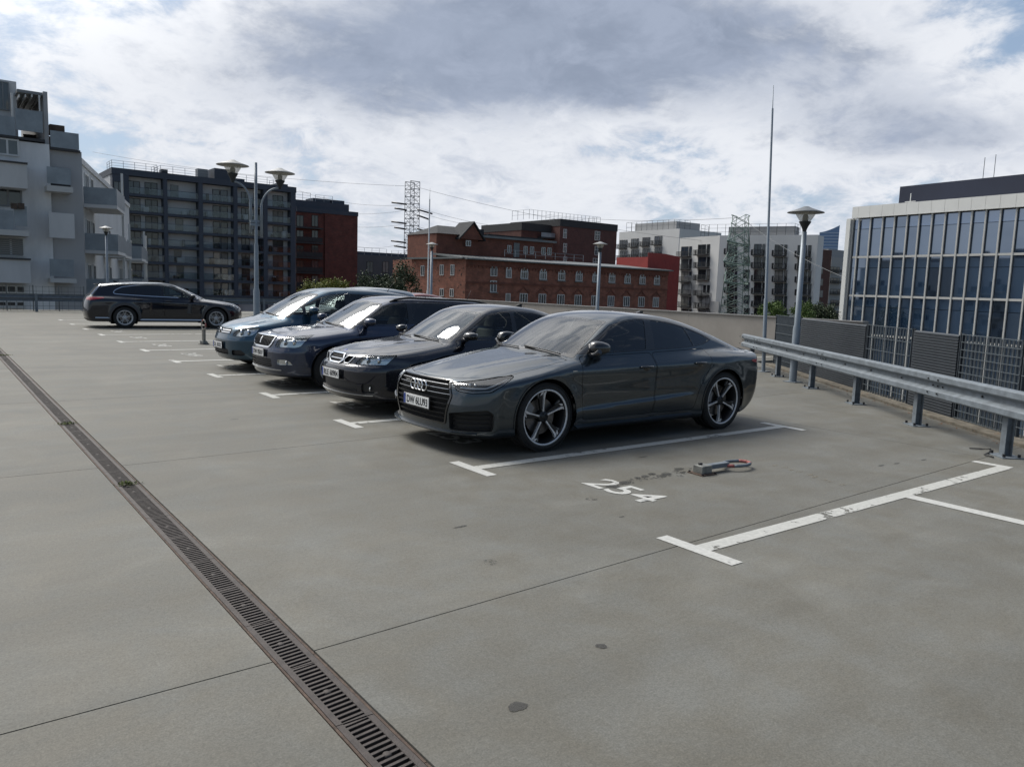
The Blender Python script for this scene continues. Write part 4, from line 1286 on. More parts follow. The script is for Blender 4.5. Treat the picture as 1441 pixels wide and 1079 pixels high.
def build_screen():
    """Kerb strip and screens of louvres and wire mesh behind the barrier."""
    o0 = RAIL_A - RAIL_N * 0.62 - RAIL_D * 8.0
    M = frame_matrix(o0, RAIL_D)
    Lk = 19.1
    KERB = simple('mossy_kerb', (0.13, 0.115, 0.09), 0.95, noise=0.55, nscale=7, bump=0.5, bscale=50)
    kb = MB().box((0, -0.34, -0.4), (Lk, 0.06, 0.045)).build('kerb', KERB, None, bevel=0.01); kb.matrix_world = M
    tag(kb, 'low mossy concrete kerb at the foot of the grey mesh screens', 'kerb', None, 'structure')
    LM = simple('louvre_grey', (0.030, 0.037, 0.046), 0.5, 0.3, noise=0.12, nscale=4)
    WM = simple('mesh_wire', (0.105, 0.125, 0.14), 0.5, 0.3, noise=0.15, nscale=8)
    TM = simple('slat_strip', (0.042, 0.054, 0.068), 0.55, 0.2, noise=0.2, nscale=3)
    slat = MB().prism([(-0.004, -0.022), (0.010, -0.022), (0.024, 0.012), (0.018, 0.016), (0.0, 0.0)], 0.0, 1.0, 'x')
    sme = None
    kinds = {}
    def louvre_mesh(w, n, h):
        key = ('l', w)
        if key not in kinds:
            m = MB()
            m.prism([(-0.012, -0.021), (0.012, -0.026), (0.012, 0.0), (-0.012, 0.021)], 0.0, w, 'x')
            kinds[key] = m.mesh('slat', [LM])
        return kinds[key]
    H = 1.27; zb = -0.05
    def post(u, parent):
        return MB().box((u - 0.012, -0.035, zb), (u + 0.012, 0.0, H + 0.005)).build('post', LM, parent)
    def louvre(u, w, label):
        r = empty('louvre_screen'); r.matrix_world = M @ Matrix.Translation((u, -0.16, 0))
        tag(r, label, 'screen', 'screens behind the barrier')
        me = louvre_mesh(w - 0.06, 0, 0)
        for k in range(30):
            link('slat', me, None, r, (0.03, 0, zb + 0.05 + k * 0.0425))
        post(0.0, r); post(w - 0.002, r)
    def mesh(u, w, strips, label, pitch=0.10, dense=False):
        r = empty('mesh_screen'); r.matrix_world = M @ Matrix.Translation((u, -0.16, 0))
        tag(r, label, 'screen', 'screens behind the barrier')
        nv_ = int(w / pitch); nh = int((H - zb) / (0.105 if dense else 0.20))
        wv = MB().box((-0.004, -0.004, zb), (0.004, 0.004, H)).mesh('wire', [WM])
        wh = MB().box((0, -0.010, -0.005), (w, -0.002, 0.005)).mesh('wire', [WM])
        for k in range(nv_ + 1): link('wire', wv, None, r, (k * w / nv_, 0, 0))
        for k in range(nh + 1): link('wire', wh, None, r, (0, 0.014, zb + k * (H - zb - 0.01) / nh + 0.005))
        if strips:
            st = MB().box((0.016, -0.030, zb + 0.02), (w / nv_ - 0.016 if strips == 1 else w / nv_ * 0.62, -0.022, H - 0.02)).mesh('strip', [TM])
            for k in range(nv_): link('strip', st, None, r, (k * w / nv_, 0, 0))
        post(0.0, r); post(w - 0.002, r)
    # along the barrier, from the near end outwards
    def U(px):            # distance along the kerb line of the screen seen at this pixel
        d = pix_dir(px, 520); A = M @ Vector((0, -0.16, 0))
        n = RAIL_N
        p = CAM_POS + d * ((A - CAM_POS).dot(n) / d.dot(n))
        return (p - A).dot(RAIL_D)
    uA, uB, uC, uD, uE, uF = U(1436), U(1347), U(1279), U(1215), U(1121), U(1087)
    mesh(uA - 2.6, 2.55, 0, 'open wire mesh screen panel at the outer end of the barrier', 0.11)
    mesh(uA, uB - uA - 0.05, 1, 'wire mesh screen panel closely woven with dark strips beside the louvre panel', 0.088, True)
    louvre(uB, uC - uB - 0.05, 'dark louvre screen panel standing between the two mesh panels with strips')
    mesh(uC, uD - uC - 0.05, 2, 'wire mesh screen panel with widely spaced dark upright strips', 0.10)
    louvre(uD, uE - uD - 0.05, 'long dark louvre screen panel behind the tall street lamp')
    mesh(uE, uF - uE, 1, 'wire mesh screen panel at the wall end of the barrier', 0.085)
build_screen()

def build_parapet():
    PW = simple('parapet_render', (0.30, 0.275, 0.245), 0.85, noise=0.12, nscale=1.6, bump=0.15, bscale=40, coords='Object')
    CAPM = simple('parapet_coping', (0.155, 0.15, 0.145), 0.6, 0.1, noise=0.2, nscale=3)
    root = empty('parapet_wall', (16.1, 7.7, 0)); tag(root, 'beige rendered parapet wall with flat grey coping along the deck edge', 'wall')
    k = 0; y = 0.0
    while y < 27.3:
        MB().box((0, y + 0.003, -0.3), (0.24, min(y + 3.0, 27.4) - 0.003, 1.10)).build('wall_panel', PW, root)
        MB().box((-0.04, y + 0.002, 1.102), (0.28, min(y + 3.0, 27.4) - 0.002, 1.145)).build('coping', CAPM, root, bevel=0.006)
        y += 3.0
    MB().box((-0.03, 0, 0.0), (-0.004, 27.4, 0.09)).build('skirting', CAPM, root)
build_parapet()

def lamp_head(parent, c, M=None, s=1.0, mats=None):
    """Bell lantern: flat conical hat over a clear bowl on a dark cup."""
    hat, bowl, cup = mats
    o = MB().lathe([(0.0, 0.50), (0.05, 0.495), (0.11, 0.465), (0.22, 0.425), (0.345, 0.385), (0.355, 0.372), (0.34, 0.37), (0.20, 0.385), (0.0, 0.39)], n=32).build('lamp_shade', hat, parent, c)
    o.scale = (s, s, s)
    MB().lathe([(0.075, 0.17), (0.13, 0.25), (0.175, 0.32), (0.20, 0.385)], n=24).build('lamp_bowl', bowl, o, (0, 0, 0))
    MB().lathe([(0.035, 0.0), (0.045, 0.05), (0.075, 0.12), (0.115, 0.185), (0.118, 0.20), (0.0, 0.20)], n=20).build('lamp_cup', cup, o, (0, 0, 0))
    MB().lathe([(0.0, 0.20), (0.055, 0.20), (0.055, 0.30), (0.035, 0.34), (0.0, 0.35)], n=14).build('lamp_holder', cup, o, (0, 0, 0))
    return o
HAT = simple('lamp_hat_grey', (0.16, 0.17, 0.175), 0.45, 0.2, noise=0.15, nscale=6)
HATW = simple('lamp_hat_pale', (0.27, 0.275, 0.275), 0.5, 0.1, noise=0.15, nscale=6)
def milky(name, col, clear):
    m, nt, b = nodes(name); b.inputs['Base Color'].default_value = (*col, 1); b.inputs['Roughness'].default_value = 0.3
    t = nt.nodes.new('ShaderNodeBsdfTransparent'); tl = nt.nodes.new('ShaderNodeBsdfTranslucent'); tl.inputs[0].default_value = (*col, 1)
    m1 = nt.nodes.new('ShaderNodeMixShader'); m1.inputs[0].default_value = 0.6; nt.links.new(b.outputs[0], m1.inputs[1]); nt.links.new(tl.outputs[0], m1.inputs[2])
    m2 = nt.nodes.new('ShaderNodeMixShader'); m2.inputs[0].default_value = clear; nt.links.new(m1.outputs[0], m2.inputs[1]); nt.links.new(t.outputs[0], m2.inputs[2])
    nt.links.new(m2.outputs[0], nt.nodes['Material Output'].inputs['Surface']); return m
BOWL = milky('lamp_bowl_glass', (0.72, 0.70, 0.62), 0.45)
CUP = simple('lamp_cup_dark', (0.025, 0.028, 0.03), 0.5, 0.2)
POLE = simple('lamp_pole_grey', (0.22, 0.255, 0.29), 0.5, 0.25, noise=0.15, nscale=4)
LM = (HAT, BOWL, CUP)
LAMPS = 'lantern lamps of the parking deck'
def single_lamp(p, h, label, s=1.0, hat=HAT):
    r = empty('street_lamp', p); tag(r, label, 'street lamp', LAMPS)
    k = h / 3.5
    MB().lathe([(0.075, 0.0), (0.075, 1.1 * k), (0.058, 1.16 * k), (0.05, h - 0.5 * s), (0.0, h - 0.5 * s)], n=16).build('pole', POLE, r)
    MB().box((-0.14, -0.14, 0), (0.14, 0.14, 0.015)).build('foot_plate', GALV, r)
    lamp_head(r, (0, 0, h - 0.5 * s), None, s, (hat, BOWL, CUP))
    return r
single_lamp((10.11, 5.84, 0), 3.52, 'grey single lantern lamp standing at the crash barrier before the long louvre screen')
def far_lamp(px, ytop, ybase, dist, label, hat=HATW, s=1.0):
    t = pix_at(px, ytop, dist)
    single_lamp((t.x, t.y, 0), t.z, label, s, hat)
far_lamp(845, 340, 440, 27.0, 'single lantern lamp in front of the arched brick facade', s=0.72)
far_lamp(608, 341, 420, 33.0, 'single lantern lamp beside the thin white mast before the brick gable', s=0.72)
far_lamp(149, 318, 410, 41.5, 'single lantern lamp before the balconies of the white flats', s=0.9)

def double_lamp():
    b = pix_at(361, 420, 22.5); r = empty('street_lamp', (b.x, b.y, 0)); tag(r, 'tall double lantern lamp with two curved arms behind the blue hatchback', 'street lamp', LAMPS)
    top = pix_at(360, 229, 22.5).z
    MB().lathe([(0.085, 0.0), (0.085, 1.4), (0.06, 1.5), (0.055, top - 2.2), (0.040, top - 2.1), (0.040, top), (0.0, top)], n=16).build('pole', POLE, r)
    dv = Vector((_r2.x, _r2.y, 0)).normalized()
    for s, px, py in ((-1, 327.5, 252.5), (1, 394, 262.0)):
        e = pix_at(px, py, 22.5); off = (Vector((e.x, e.y, 0)) - Vector((b.x, b.y, 0))); dd = off.normalized(); R_ = off.length; zt = e.z - 0.05
        pts = [dd * 0.14 + Vector((0, 0, zt - 1.35)), dd * 0.14 + Vector((0, 0, zt - 0.55))]
        for i in range(1, 9):
            a = math.pi / 2 * i / 8
            pts.append(dd * (0.14 + (R_ - 0.14) * (1 - math.cos(a))) + Vector((0, 0, zt - 0.55 + 0.55 * math.sin(a))))
        MB().tube(pts, [0.038, 0.036] + [0.024] * 8, 10).build('arm', POLE, r)
        MB().box((-0.15, -0.03, zt - 1.05), (0.15, 0.03, zt - 0.98)).build('arm_clamp', POLE, r)
        lamp_head(r, tuple(dd * R_ + Vector((0, 0, zt - 0.03))), None, 1.18 if s < 0 else 1.12, (HATW, BOWL, CUP))
double_lamp()

def mast(p, h, r0, r1, label, mat, lean=(0, 0)):
    o = empty('lightning_mast', p); o.rotation_euler = (lean[0], lean[1], 0); tag(o, label, 'mast', 'slim lightning masts of the deck')
    MB().lathe([(r0, 0.0), (r0, h * 0.26), (r0 * 0.72, h * 0.265), (r1, h * 0.92), (r1 * 0.45, h * 0.925), (r1 * 0.35, h), (0, h)], n=10).build('pole', mat, o)
    MB().box((-0.12, -0.12, 0), (0.12, 0.12, 0.014)).build('foot_plate', GALV, o)
mast((11.35, 7.41, 0), 6.35, 0.045, 0.022, 'tall slim grey lightning mast beside the end of the crash barrier', POLE, (-0.029, -0.0205))
_m = pix_at(605, 265, 33.5); mast((_m.x, _m.y, 0), _m.z, 0.05, 0.025, 'slim pale lightning mast in front of the brick building corner', simple('pale_mast', (0.52, 0.53, 0.53), 0.5, 0.2))

def parking_locks():
    BOXM = simple('lock_box_steel', (0.21, 0.215, 0.20), 0.55, 0.4, noise=0.4, nscale=14, bump=0.1)
    REDM = simple('faded_red_band', (0.30, 0.095, 0.085), 0.6, noise=0.3, nscale=15)
    WTH = simple('weathered_hoop', (0.30, 0.28, 0.25), 0.7, 0.1, noise=0.3, nscale=14)
    # folded: arm and hoop lie on the deck
    r = empty('parking_lock', (1.88, 1.45, 0), R(-3)); tag(r, 'folded steel parking lock lying flat in the empty bay', 'parking lock', 'fold-down parking locks')
    MB().box((-0.10, -0.095, 0.0), (0.10, 0.095, 0.010)).build('base_plate', RUSTY, r)
    MB().box((-0.065, -0.06, 0.010), (0.072, 0.06, 0.085)).build('lock_box', BOXM, r, bevel=0.006)
    MB().cbox((-0.01, 0.02, 0.094), (0.040, 0.032, 0.018)).build('lock_cylinder', DARKMETAL, r, bevel=0.008)
    bl = MB()
    for sx in (-0.085, 0.088):
        for sy_ in (-0.083, 0.083): bolt(bl, (sx, sy_, 0.010), 0.011, 0.014)
    tag(bl.build('anchor_bolts', DARKMETAL, r), kind='stuff')
    MB().box((0.07, -0.032, 0.036), (0.35, 0.032, 0.082)).build('arm', GALV, r, bevel=0.006)
    hp = []
    for i in range(33):
        a = 2 * math.pi * i / 32
        hp.append((0.49 + 0.165 * math.cos(a), 0.10 * math.sin(a), 0.050))
    def seg(i0, i1, mat): MB().tube(hp[i0:i1 + 1], 0.017, 8).build('hoop', mat, r)
    seg(0, 4, REDM); seg(4, 12, GALV); seg(12, 20, REDM); seg(20, 28, GALV); seg(28, 32, REDM)
    # raised
    r = empty('parking_lock', (1.795, 17.62, 0), R(20)); tag(r, 'raised parking lock with upright oval hoop in front of the black estate', 'parking lock', 'fold-down parking locks')
    MB().box((-0.10, -0.095, 0.0), (0.12, 0.095, 0.010)).build('base_plate', RUSTY, r)
    MB().prism([(-0.07, 0.01), (0.11, 0.01), (0.03, 0.10), (-0.07, 0.10)], -0.07, 0.07, 'y').build('lock_box', BOXM, r, bevel=0.006)
    MB().box((-0.035, -0.035, 0.10), (0.035, 0.035, 0.40)).build('arm', simple('weathered_arm', (0.24, 0.225, 0.19), 0.7, 0.2, noise=0.4, nscale=12), r, bevel=0.006)
    dv = Vector((_r2.x, _r2.y, 0)).normalized()
    hp = [(0.0 + 0.0, 0.085 * math.cos(2 * math.pi * i / 32), 0.505 + 0.125 * math.sin(2 * math.pi * i / 32)) for i in range(33)]
    for i0, i1, mt in ((0, 4, WTH), (4, 8, REDM), (8, 14, WTH), (14, 18, REDM), (18, 32, WTH)):
        MB().tube(hp[i0:i1 + 1], 0.016, 8).build('hoop', mt, r)
parking_locks()

# litter along the kerb: leaves and twigs
def litter():
    lm = [simple('dry_leaf_a', (0.16, 0.075, 0.03), 0.8), simple('dry_leaf_b', (0.10, 0.055, 0.028), 0.8)]
    r5 = random.Random(11); mb = MB()
    for i in range(420):
        u = r5.uniform(-2, 10.5); v = r5.gauss(0.50, 0.10)
        c = RAIL_A + RAIL_D * u - RAIL_N * v
        z = 0.05 if v > 0.56 else 0.006
        a = r5.uniform(0, 6.28); l = r5.uniform(0.008, 0.026)
        x = Vector((math.cos(a), math.sin(a), r5.uniform(-.2, .3))) * l; y = Vector((-math.sin(a), math.cos(a), r5.uniform(-.2, .3))) * l * 0.5
        p = Vector((c.x, c.y, z + 0.008))
        mb.mi = i % 2
        mb.add([p - x, p + y, p + x, p - y], [(0, 1, 2, 3)])
    o = mb.build('leaf_litter', lm, None, recalc=False); tag(o, 'scattered dry leaves and dirt along the mossy kerb', 'leaves', None, 'stuff')
    # a black cable end by the nearest post
    c = pix_ground(1400, 637)
    pts = [pix_ground(1364, 632), pix_ground(1380, 633), pix_ground(1394, 633.5), pix_ground(1392, 638), pix_ground(1385, 641), pix_ground(1398, 645)]
    tag(MB().tube([(p.x, p.y, 0.014) for p in pts], 0.008, 6).build('loose_cable', CM['plastic'], None), 'short black cable end lying beside a barrier post', 'cable')
litter()
# ------------------------------------------------------------------ buildings around the deck
class Facade:
    """A vertical plane in the world; pixel rectangles of the photo are turned into boxes on it."""
    def __init__(self, name, P0, D, label, cat='building', group=None):
        self.P0 = Vector((P0[0], P0[1], 0)); self.D = Vector((D[0], D[1], 0)).normalized()
        self.n = (-self.D.y, self.D.x)
        self.M = frame_matrix(Vector((P0[0], P0[1], STREET_Z)), self.D)
        self.root = empty(name); self.root.matrix_world = self.M
        tag(self.root, label, cat, group)
        self.cache = {}
    def uz(self, px, py, d=0.0):
        q = (self.P0.x + self.n[0] * d, self.P0.y + self.n[1] * d)
        p = pix_plane(px, py, q, self.n)
        return (Vector((p.x, p.y, 0)) - self.P0).dot(self.D), p.z - STREET_Z
    def rect(self, x0, y0, x1, y1, d=0.0):
        ym = (y0 + y1) / 2; xm = (x0 + x1) / 2
        return self.uz(x0, ym, d)[0], self.uz(x1, ym, d)[0], self.uz(xm, y1, d)[1], self.uz(xm, y0, d)[1]
    def box(self, name, u0, u1, z0, z1, d0, d1, mat, parent=None, bevel=0):
        return MB().box((u0, d0, z0), (u1, d1, z1)).build(name, mat, parent or self.root, bevel=bevel)
    def R(self, name, x0, y0, x1, y1, d0, d1, mat, to_street=False, parent=None):
        u0, u1, z0, z1 = self.rect(x0, y0, x1, y1, d0)
        return self.box(name, u0, u1, 0.0 if to_street else z0, z1, d0, d1, mat, parent)
    def window(self, u, z, w, h, d, mats, kind='plain', name='window'):
        """Window with frame, mullion and pane, centred on (u, z); meshes are shared by size."""
        if mats[1] is PANE:
            q = WRNG.random()
            mats = (mats[0], PANE if q < 0.55 else PANE_B if q < 0.78 else PANE_L if q < 0.92 else PANE_C)
        key = (round(w, 2), round(h, 2), kind, mats[0].name, mats[1].name)
        if key not in self.cache:
            mb = MB(); f = min(0.09, w * 0.09); W2, H2 = w / 2, h / 2
            mb.mi = 0
            if kind == 'arch':
                n = 10
                arc = [(W2 * math.cos(math.pi * i / n), H2 - W2 + W2 * math.sin(math.pi * i / n)) for i in range(n + 1)]
                out = [(W2, -H2)] + arc + [(-W2, -H2)]
                k = (W2 - f * 1.6) / W2
                inn = [(x * k, (y if y < -H2 + 0.01 else (H2 - W2) + (y - H2 + W2) * k)) for x, y in out]
                inn = [(x, y + (f if y < -H2 + 0.01 else 0)) for x, y in inn]
                m = len(out)
                for a in range(m):
                    b_ = (a + 1) % m
                    mb.add([(out[a][0], -0.06, out[a][1]), (out[b_][0], -0.06, out[b_][1]), (inn[b_][0], -0.06, inn[b_][1]), (inn[a][0], -0.06, inn[a][1]), (out[a][0], 0.02, out[a][1]), (out[b_][0], 0.02, out[b_][1])], [(0, 1, 2, 3), (0, 4, 5, 1)])
                mb.box((-W2 * 0.36 - f * .5, -0.055, -H2 + f), (-W2 * 0.36 + f * .5, -0.015, H2 - f * 2.2)); mb.box((W2 * 0.36 - f * .5, -0.055, -H2 + f), (W2 * 0.36 + f * .5, -0.015, H2 - f * 2.2))
                mb.box((-W2 + f, -0.055, H2 - W2 - f / 2), (W2 - f, -0.015, H2 - W2 + f / 2))
                mb.mi = 1
                mb.add([(x, -0.02, y) for x, y in inn], [tuple(range(m))])
            else:
                for lo, hi in (((-W2, -0.06, -H2), (-W2 + f, 0.02, H2)), ((W2 - f, -0.06, -H2), (W2, 0.02, H2)), ((-W2 + f, -0.06, H2 - f), (W2 - f, 0.02, H2)), ((-W2 + f, -0.06, -H2), (W2 - f, 0.02, -H2 + f))): mb.box(lo, hi)
                if kind in ('double', 'triple'):
                    for q in ([0.0] if kind == 'double' else [-w / 6, w / 6]): mb.box((q - f * .55, -0.055, -H2 + f), (q + f * .55, -0.01, H2 - f))
                if kind == 'cross':
                    mb.box((-f * .55, -0.055, -H2 + f), (f * .55, -0.01, H2 - f)); mb.box((-W2 + f, -0.054, H2 * 0.25 - f * .5), (W2 - f, -0.012, H2 * 0.25 + f * .5))
                mb.mi = 1
                mb.add([(-W2 + f, -0.02, -H2 + f), (W2 - f, -0.02, -H2 + f), (W2 - f, -0.02, H2 - f), (-W2 + f, -0.02, H2 - f)], [(0, 1, 2, 3)])
            self.cache[key] = mb.mesh('window', list(mats))
        return link(name, self.cache[key], None, self.root, (u, d, z))
    def W(self, px, py, wpx, hpx, d, mats, kind='plain'):
        u0, u1, z0, z1 = self.rect(px - wpx / 2, py - hpx / 2, px + wpx / 2, py + hpx / 2, d)
        return self.window((u0 + u1) / 2, (z0 + z1) / 2, u1 - u0, z1 - z0, d, mats, kind)
    def railing(self, u0, u1, z, d, h=1.0, mat=None, step=1.3, name='roof_railing', rails=3, back=0.0):
        r = MB()
        n = max(1, int((u1 - u0) / step))
        for i in range(n + 1): r.box((u0 + (u1 - u0) * i / n - 0.03, d - 0.03, z), (u0 + (u1 - u0) * i / n + 0.03, d + 0.03, z + h))
        for k in range(rails): r.box((u0, d - 0.02, z + h * (k + 1) / rails - 0.045), (u1, d + 0.02, z + h * (k + 1) / rails))
        if back:
            for uu in (u0, u1):
                for k in range(rails): r.box((uu - 0.02, d, z + h * (k + 1) / rails - 0.045), (uu + 0.02, d + back, z + h * (k + 1) / rails))
                for i in range(1, max(2, int(back / 2.0)) + 1): r.box((uu - 0.03, d + back * i / max(2, int(back / 2.0)) - 0.03, z), (uu + 0.03, d + back * i / max(2, int(back / 2.0)) + 0.03, z + h))
        return r.build(name, mat, self.root)

def plaster(name, col, stain=0.25, scale=0.35):
    m, nt, b = nodes(name)
    N = nt.nodes.new; L = nt.links.new
    g = N('ShaderNodeNewGeometry'); mp = N('ShaderNodeMapping'); mp.inputs['Scale'].default_value = (1, 1, 0.28); L(g.outputs['Position'], mp.inputs['Vector'])
    n = N('ShaderNodeTexNoise'); n.inputs['Scale'].default_value = scale; n.inputs['Detail'].default_value = 8; n.inputs['Roughness'].default_value = 0.68; n.inputs['Distortion'].default_value = 0.5; L(mp.outputs[0], n.inputs['Vector'])
    r = N('ShaderNodeValToRGB'); r.color_ramp.elements[0].position = 0.30; r.color_ramp.elements[1].position = 0.68
    r.color_ramp.elements[0].color = (*[c * (1 - stain) for c in col], 1); r.color_ramp.elements[1].color = (*[min(1, c * (1 + stain * 0.4)) for c in col], 1)
    L(n.outputs['Fac'], r.inputs[0]); L(r.outputs[0], b.inputs['Base Color']); b.inputs['Roughness'].default_value = 0.9
    return m
def brick_mat(name, c1, c2, mortar, size=(0.26, 0.08), dark=0.3):
    m, nt, b = nodes(name)
    N = nt.nodes.new; L = nt.links.new
    tc = N('ShaderNodeTexCoord'); sep = N('ShaderNodeSeparateXYZ'); L(tc.outputs['Object'], sep.inputs[0])
    ad = N('ShaderNodeMath'); ad.operation = 'ADD'; L(sep.outputs[0], ad.inputs[0]); L(sep.outputs[1], ad.inputs[1])
    co = N('ShaderNodeCombineXYZ'); L(ad.outputs[0], co.inputs[0]); L(sep.outputs[2], co.inputs[1])
    br = N('ShaderNodeTexBrick'); br.inputs['Scale'].default_value = 1.0; br.inputs['Brick Width'].default_value = size[0]; br.inputs['Row Height'].default_value = size[1]; br.inputs['Mortar Size'].default_value = 0.010
    br.inputs['Color1'].default_value = (*c1, 1); br.inputs['Color2'].default_value = (*c2, 1); br.inputs['Mortar'].default_value = (*mortar, 1); L(co.outputs[0], br.inputs['Vector'])
    n = N('ShaderNodeTexNoise'); n.inputs['Scale'].default_value = 0.8; n.inputs['Detail'].default_value = 8; n.inputs['Roughness'].default_value = 0.7; L(tc.outputs['Object'], n.inputs['Vector'])
    r = N('ShaderNodeMapRange'); r.inputs['From Min'].default_value = 0.35; r.inputs['From Max'].default_value = 0.65; r.inputs['To Min'].default_value = 1 - dark; r.inputs['To Max'].default_value = 1.12; L(n.outputs['Fac'], r.inputs['Value'])
    vm = N('ShaderNodeVectorMath'); vm.operation = 'SCALE'; L(br.outputs['Color'], vm.inputs[0]); L(r.outputs[0], vm.inputs['Scale']); L(vm.outputs[0], b.inputs['Base Color'])
    b.inputs['Roughness'].default_value = 0.9
    return m
def pane(name, col, rough=0.06, spec=0.8):
    return simple(name, col, rough, 0.0, spec, noise=0.25, nscale=0.6)
PANE = pane('far_window_glass', (0.020, 0.026, 0.032)); PANE_L = pane('far_window_glass_pale', (0.075, 0.085, 0.09), 0.12)
PANE_B = pane('far_window_glass_blue', (0.030, 0.042, 0.060)); PANE_C = simple('far_window_curtain', (0.22, 0.21, 0.19), 0.5, noise=0.3, nscale=2.0); WRNG = random.Random(31)
FW = simple('white_frames', (0.60, 0.60, 0.58), 0.6); FD = simple('dark_frames', (0.025, 0.027, 0.03), 0.6); FG = simple('grey_frames', (0.20, 0.21, 0.215), 0.6)
BAL_G = car_glass('balcony_glass', (0.80, 0.84, 0.86), 1.45)
BAL_F = simple('frosted_balcony_panel', (0.24, 0.275, 0.30), 0.35, noise=0.2, nscale=1.5)
RAILM = simple('roof_rail_steel', (0.26, 0.28, 0.30), 0.5, 0.3)

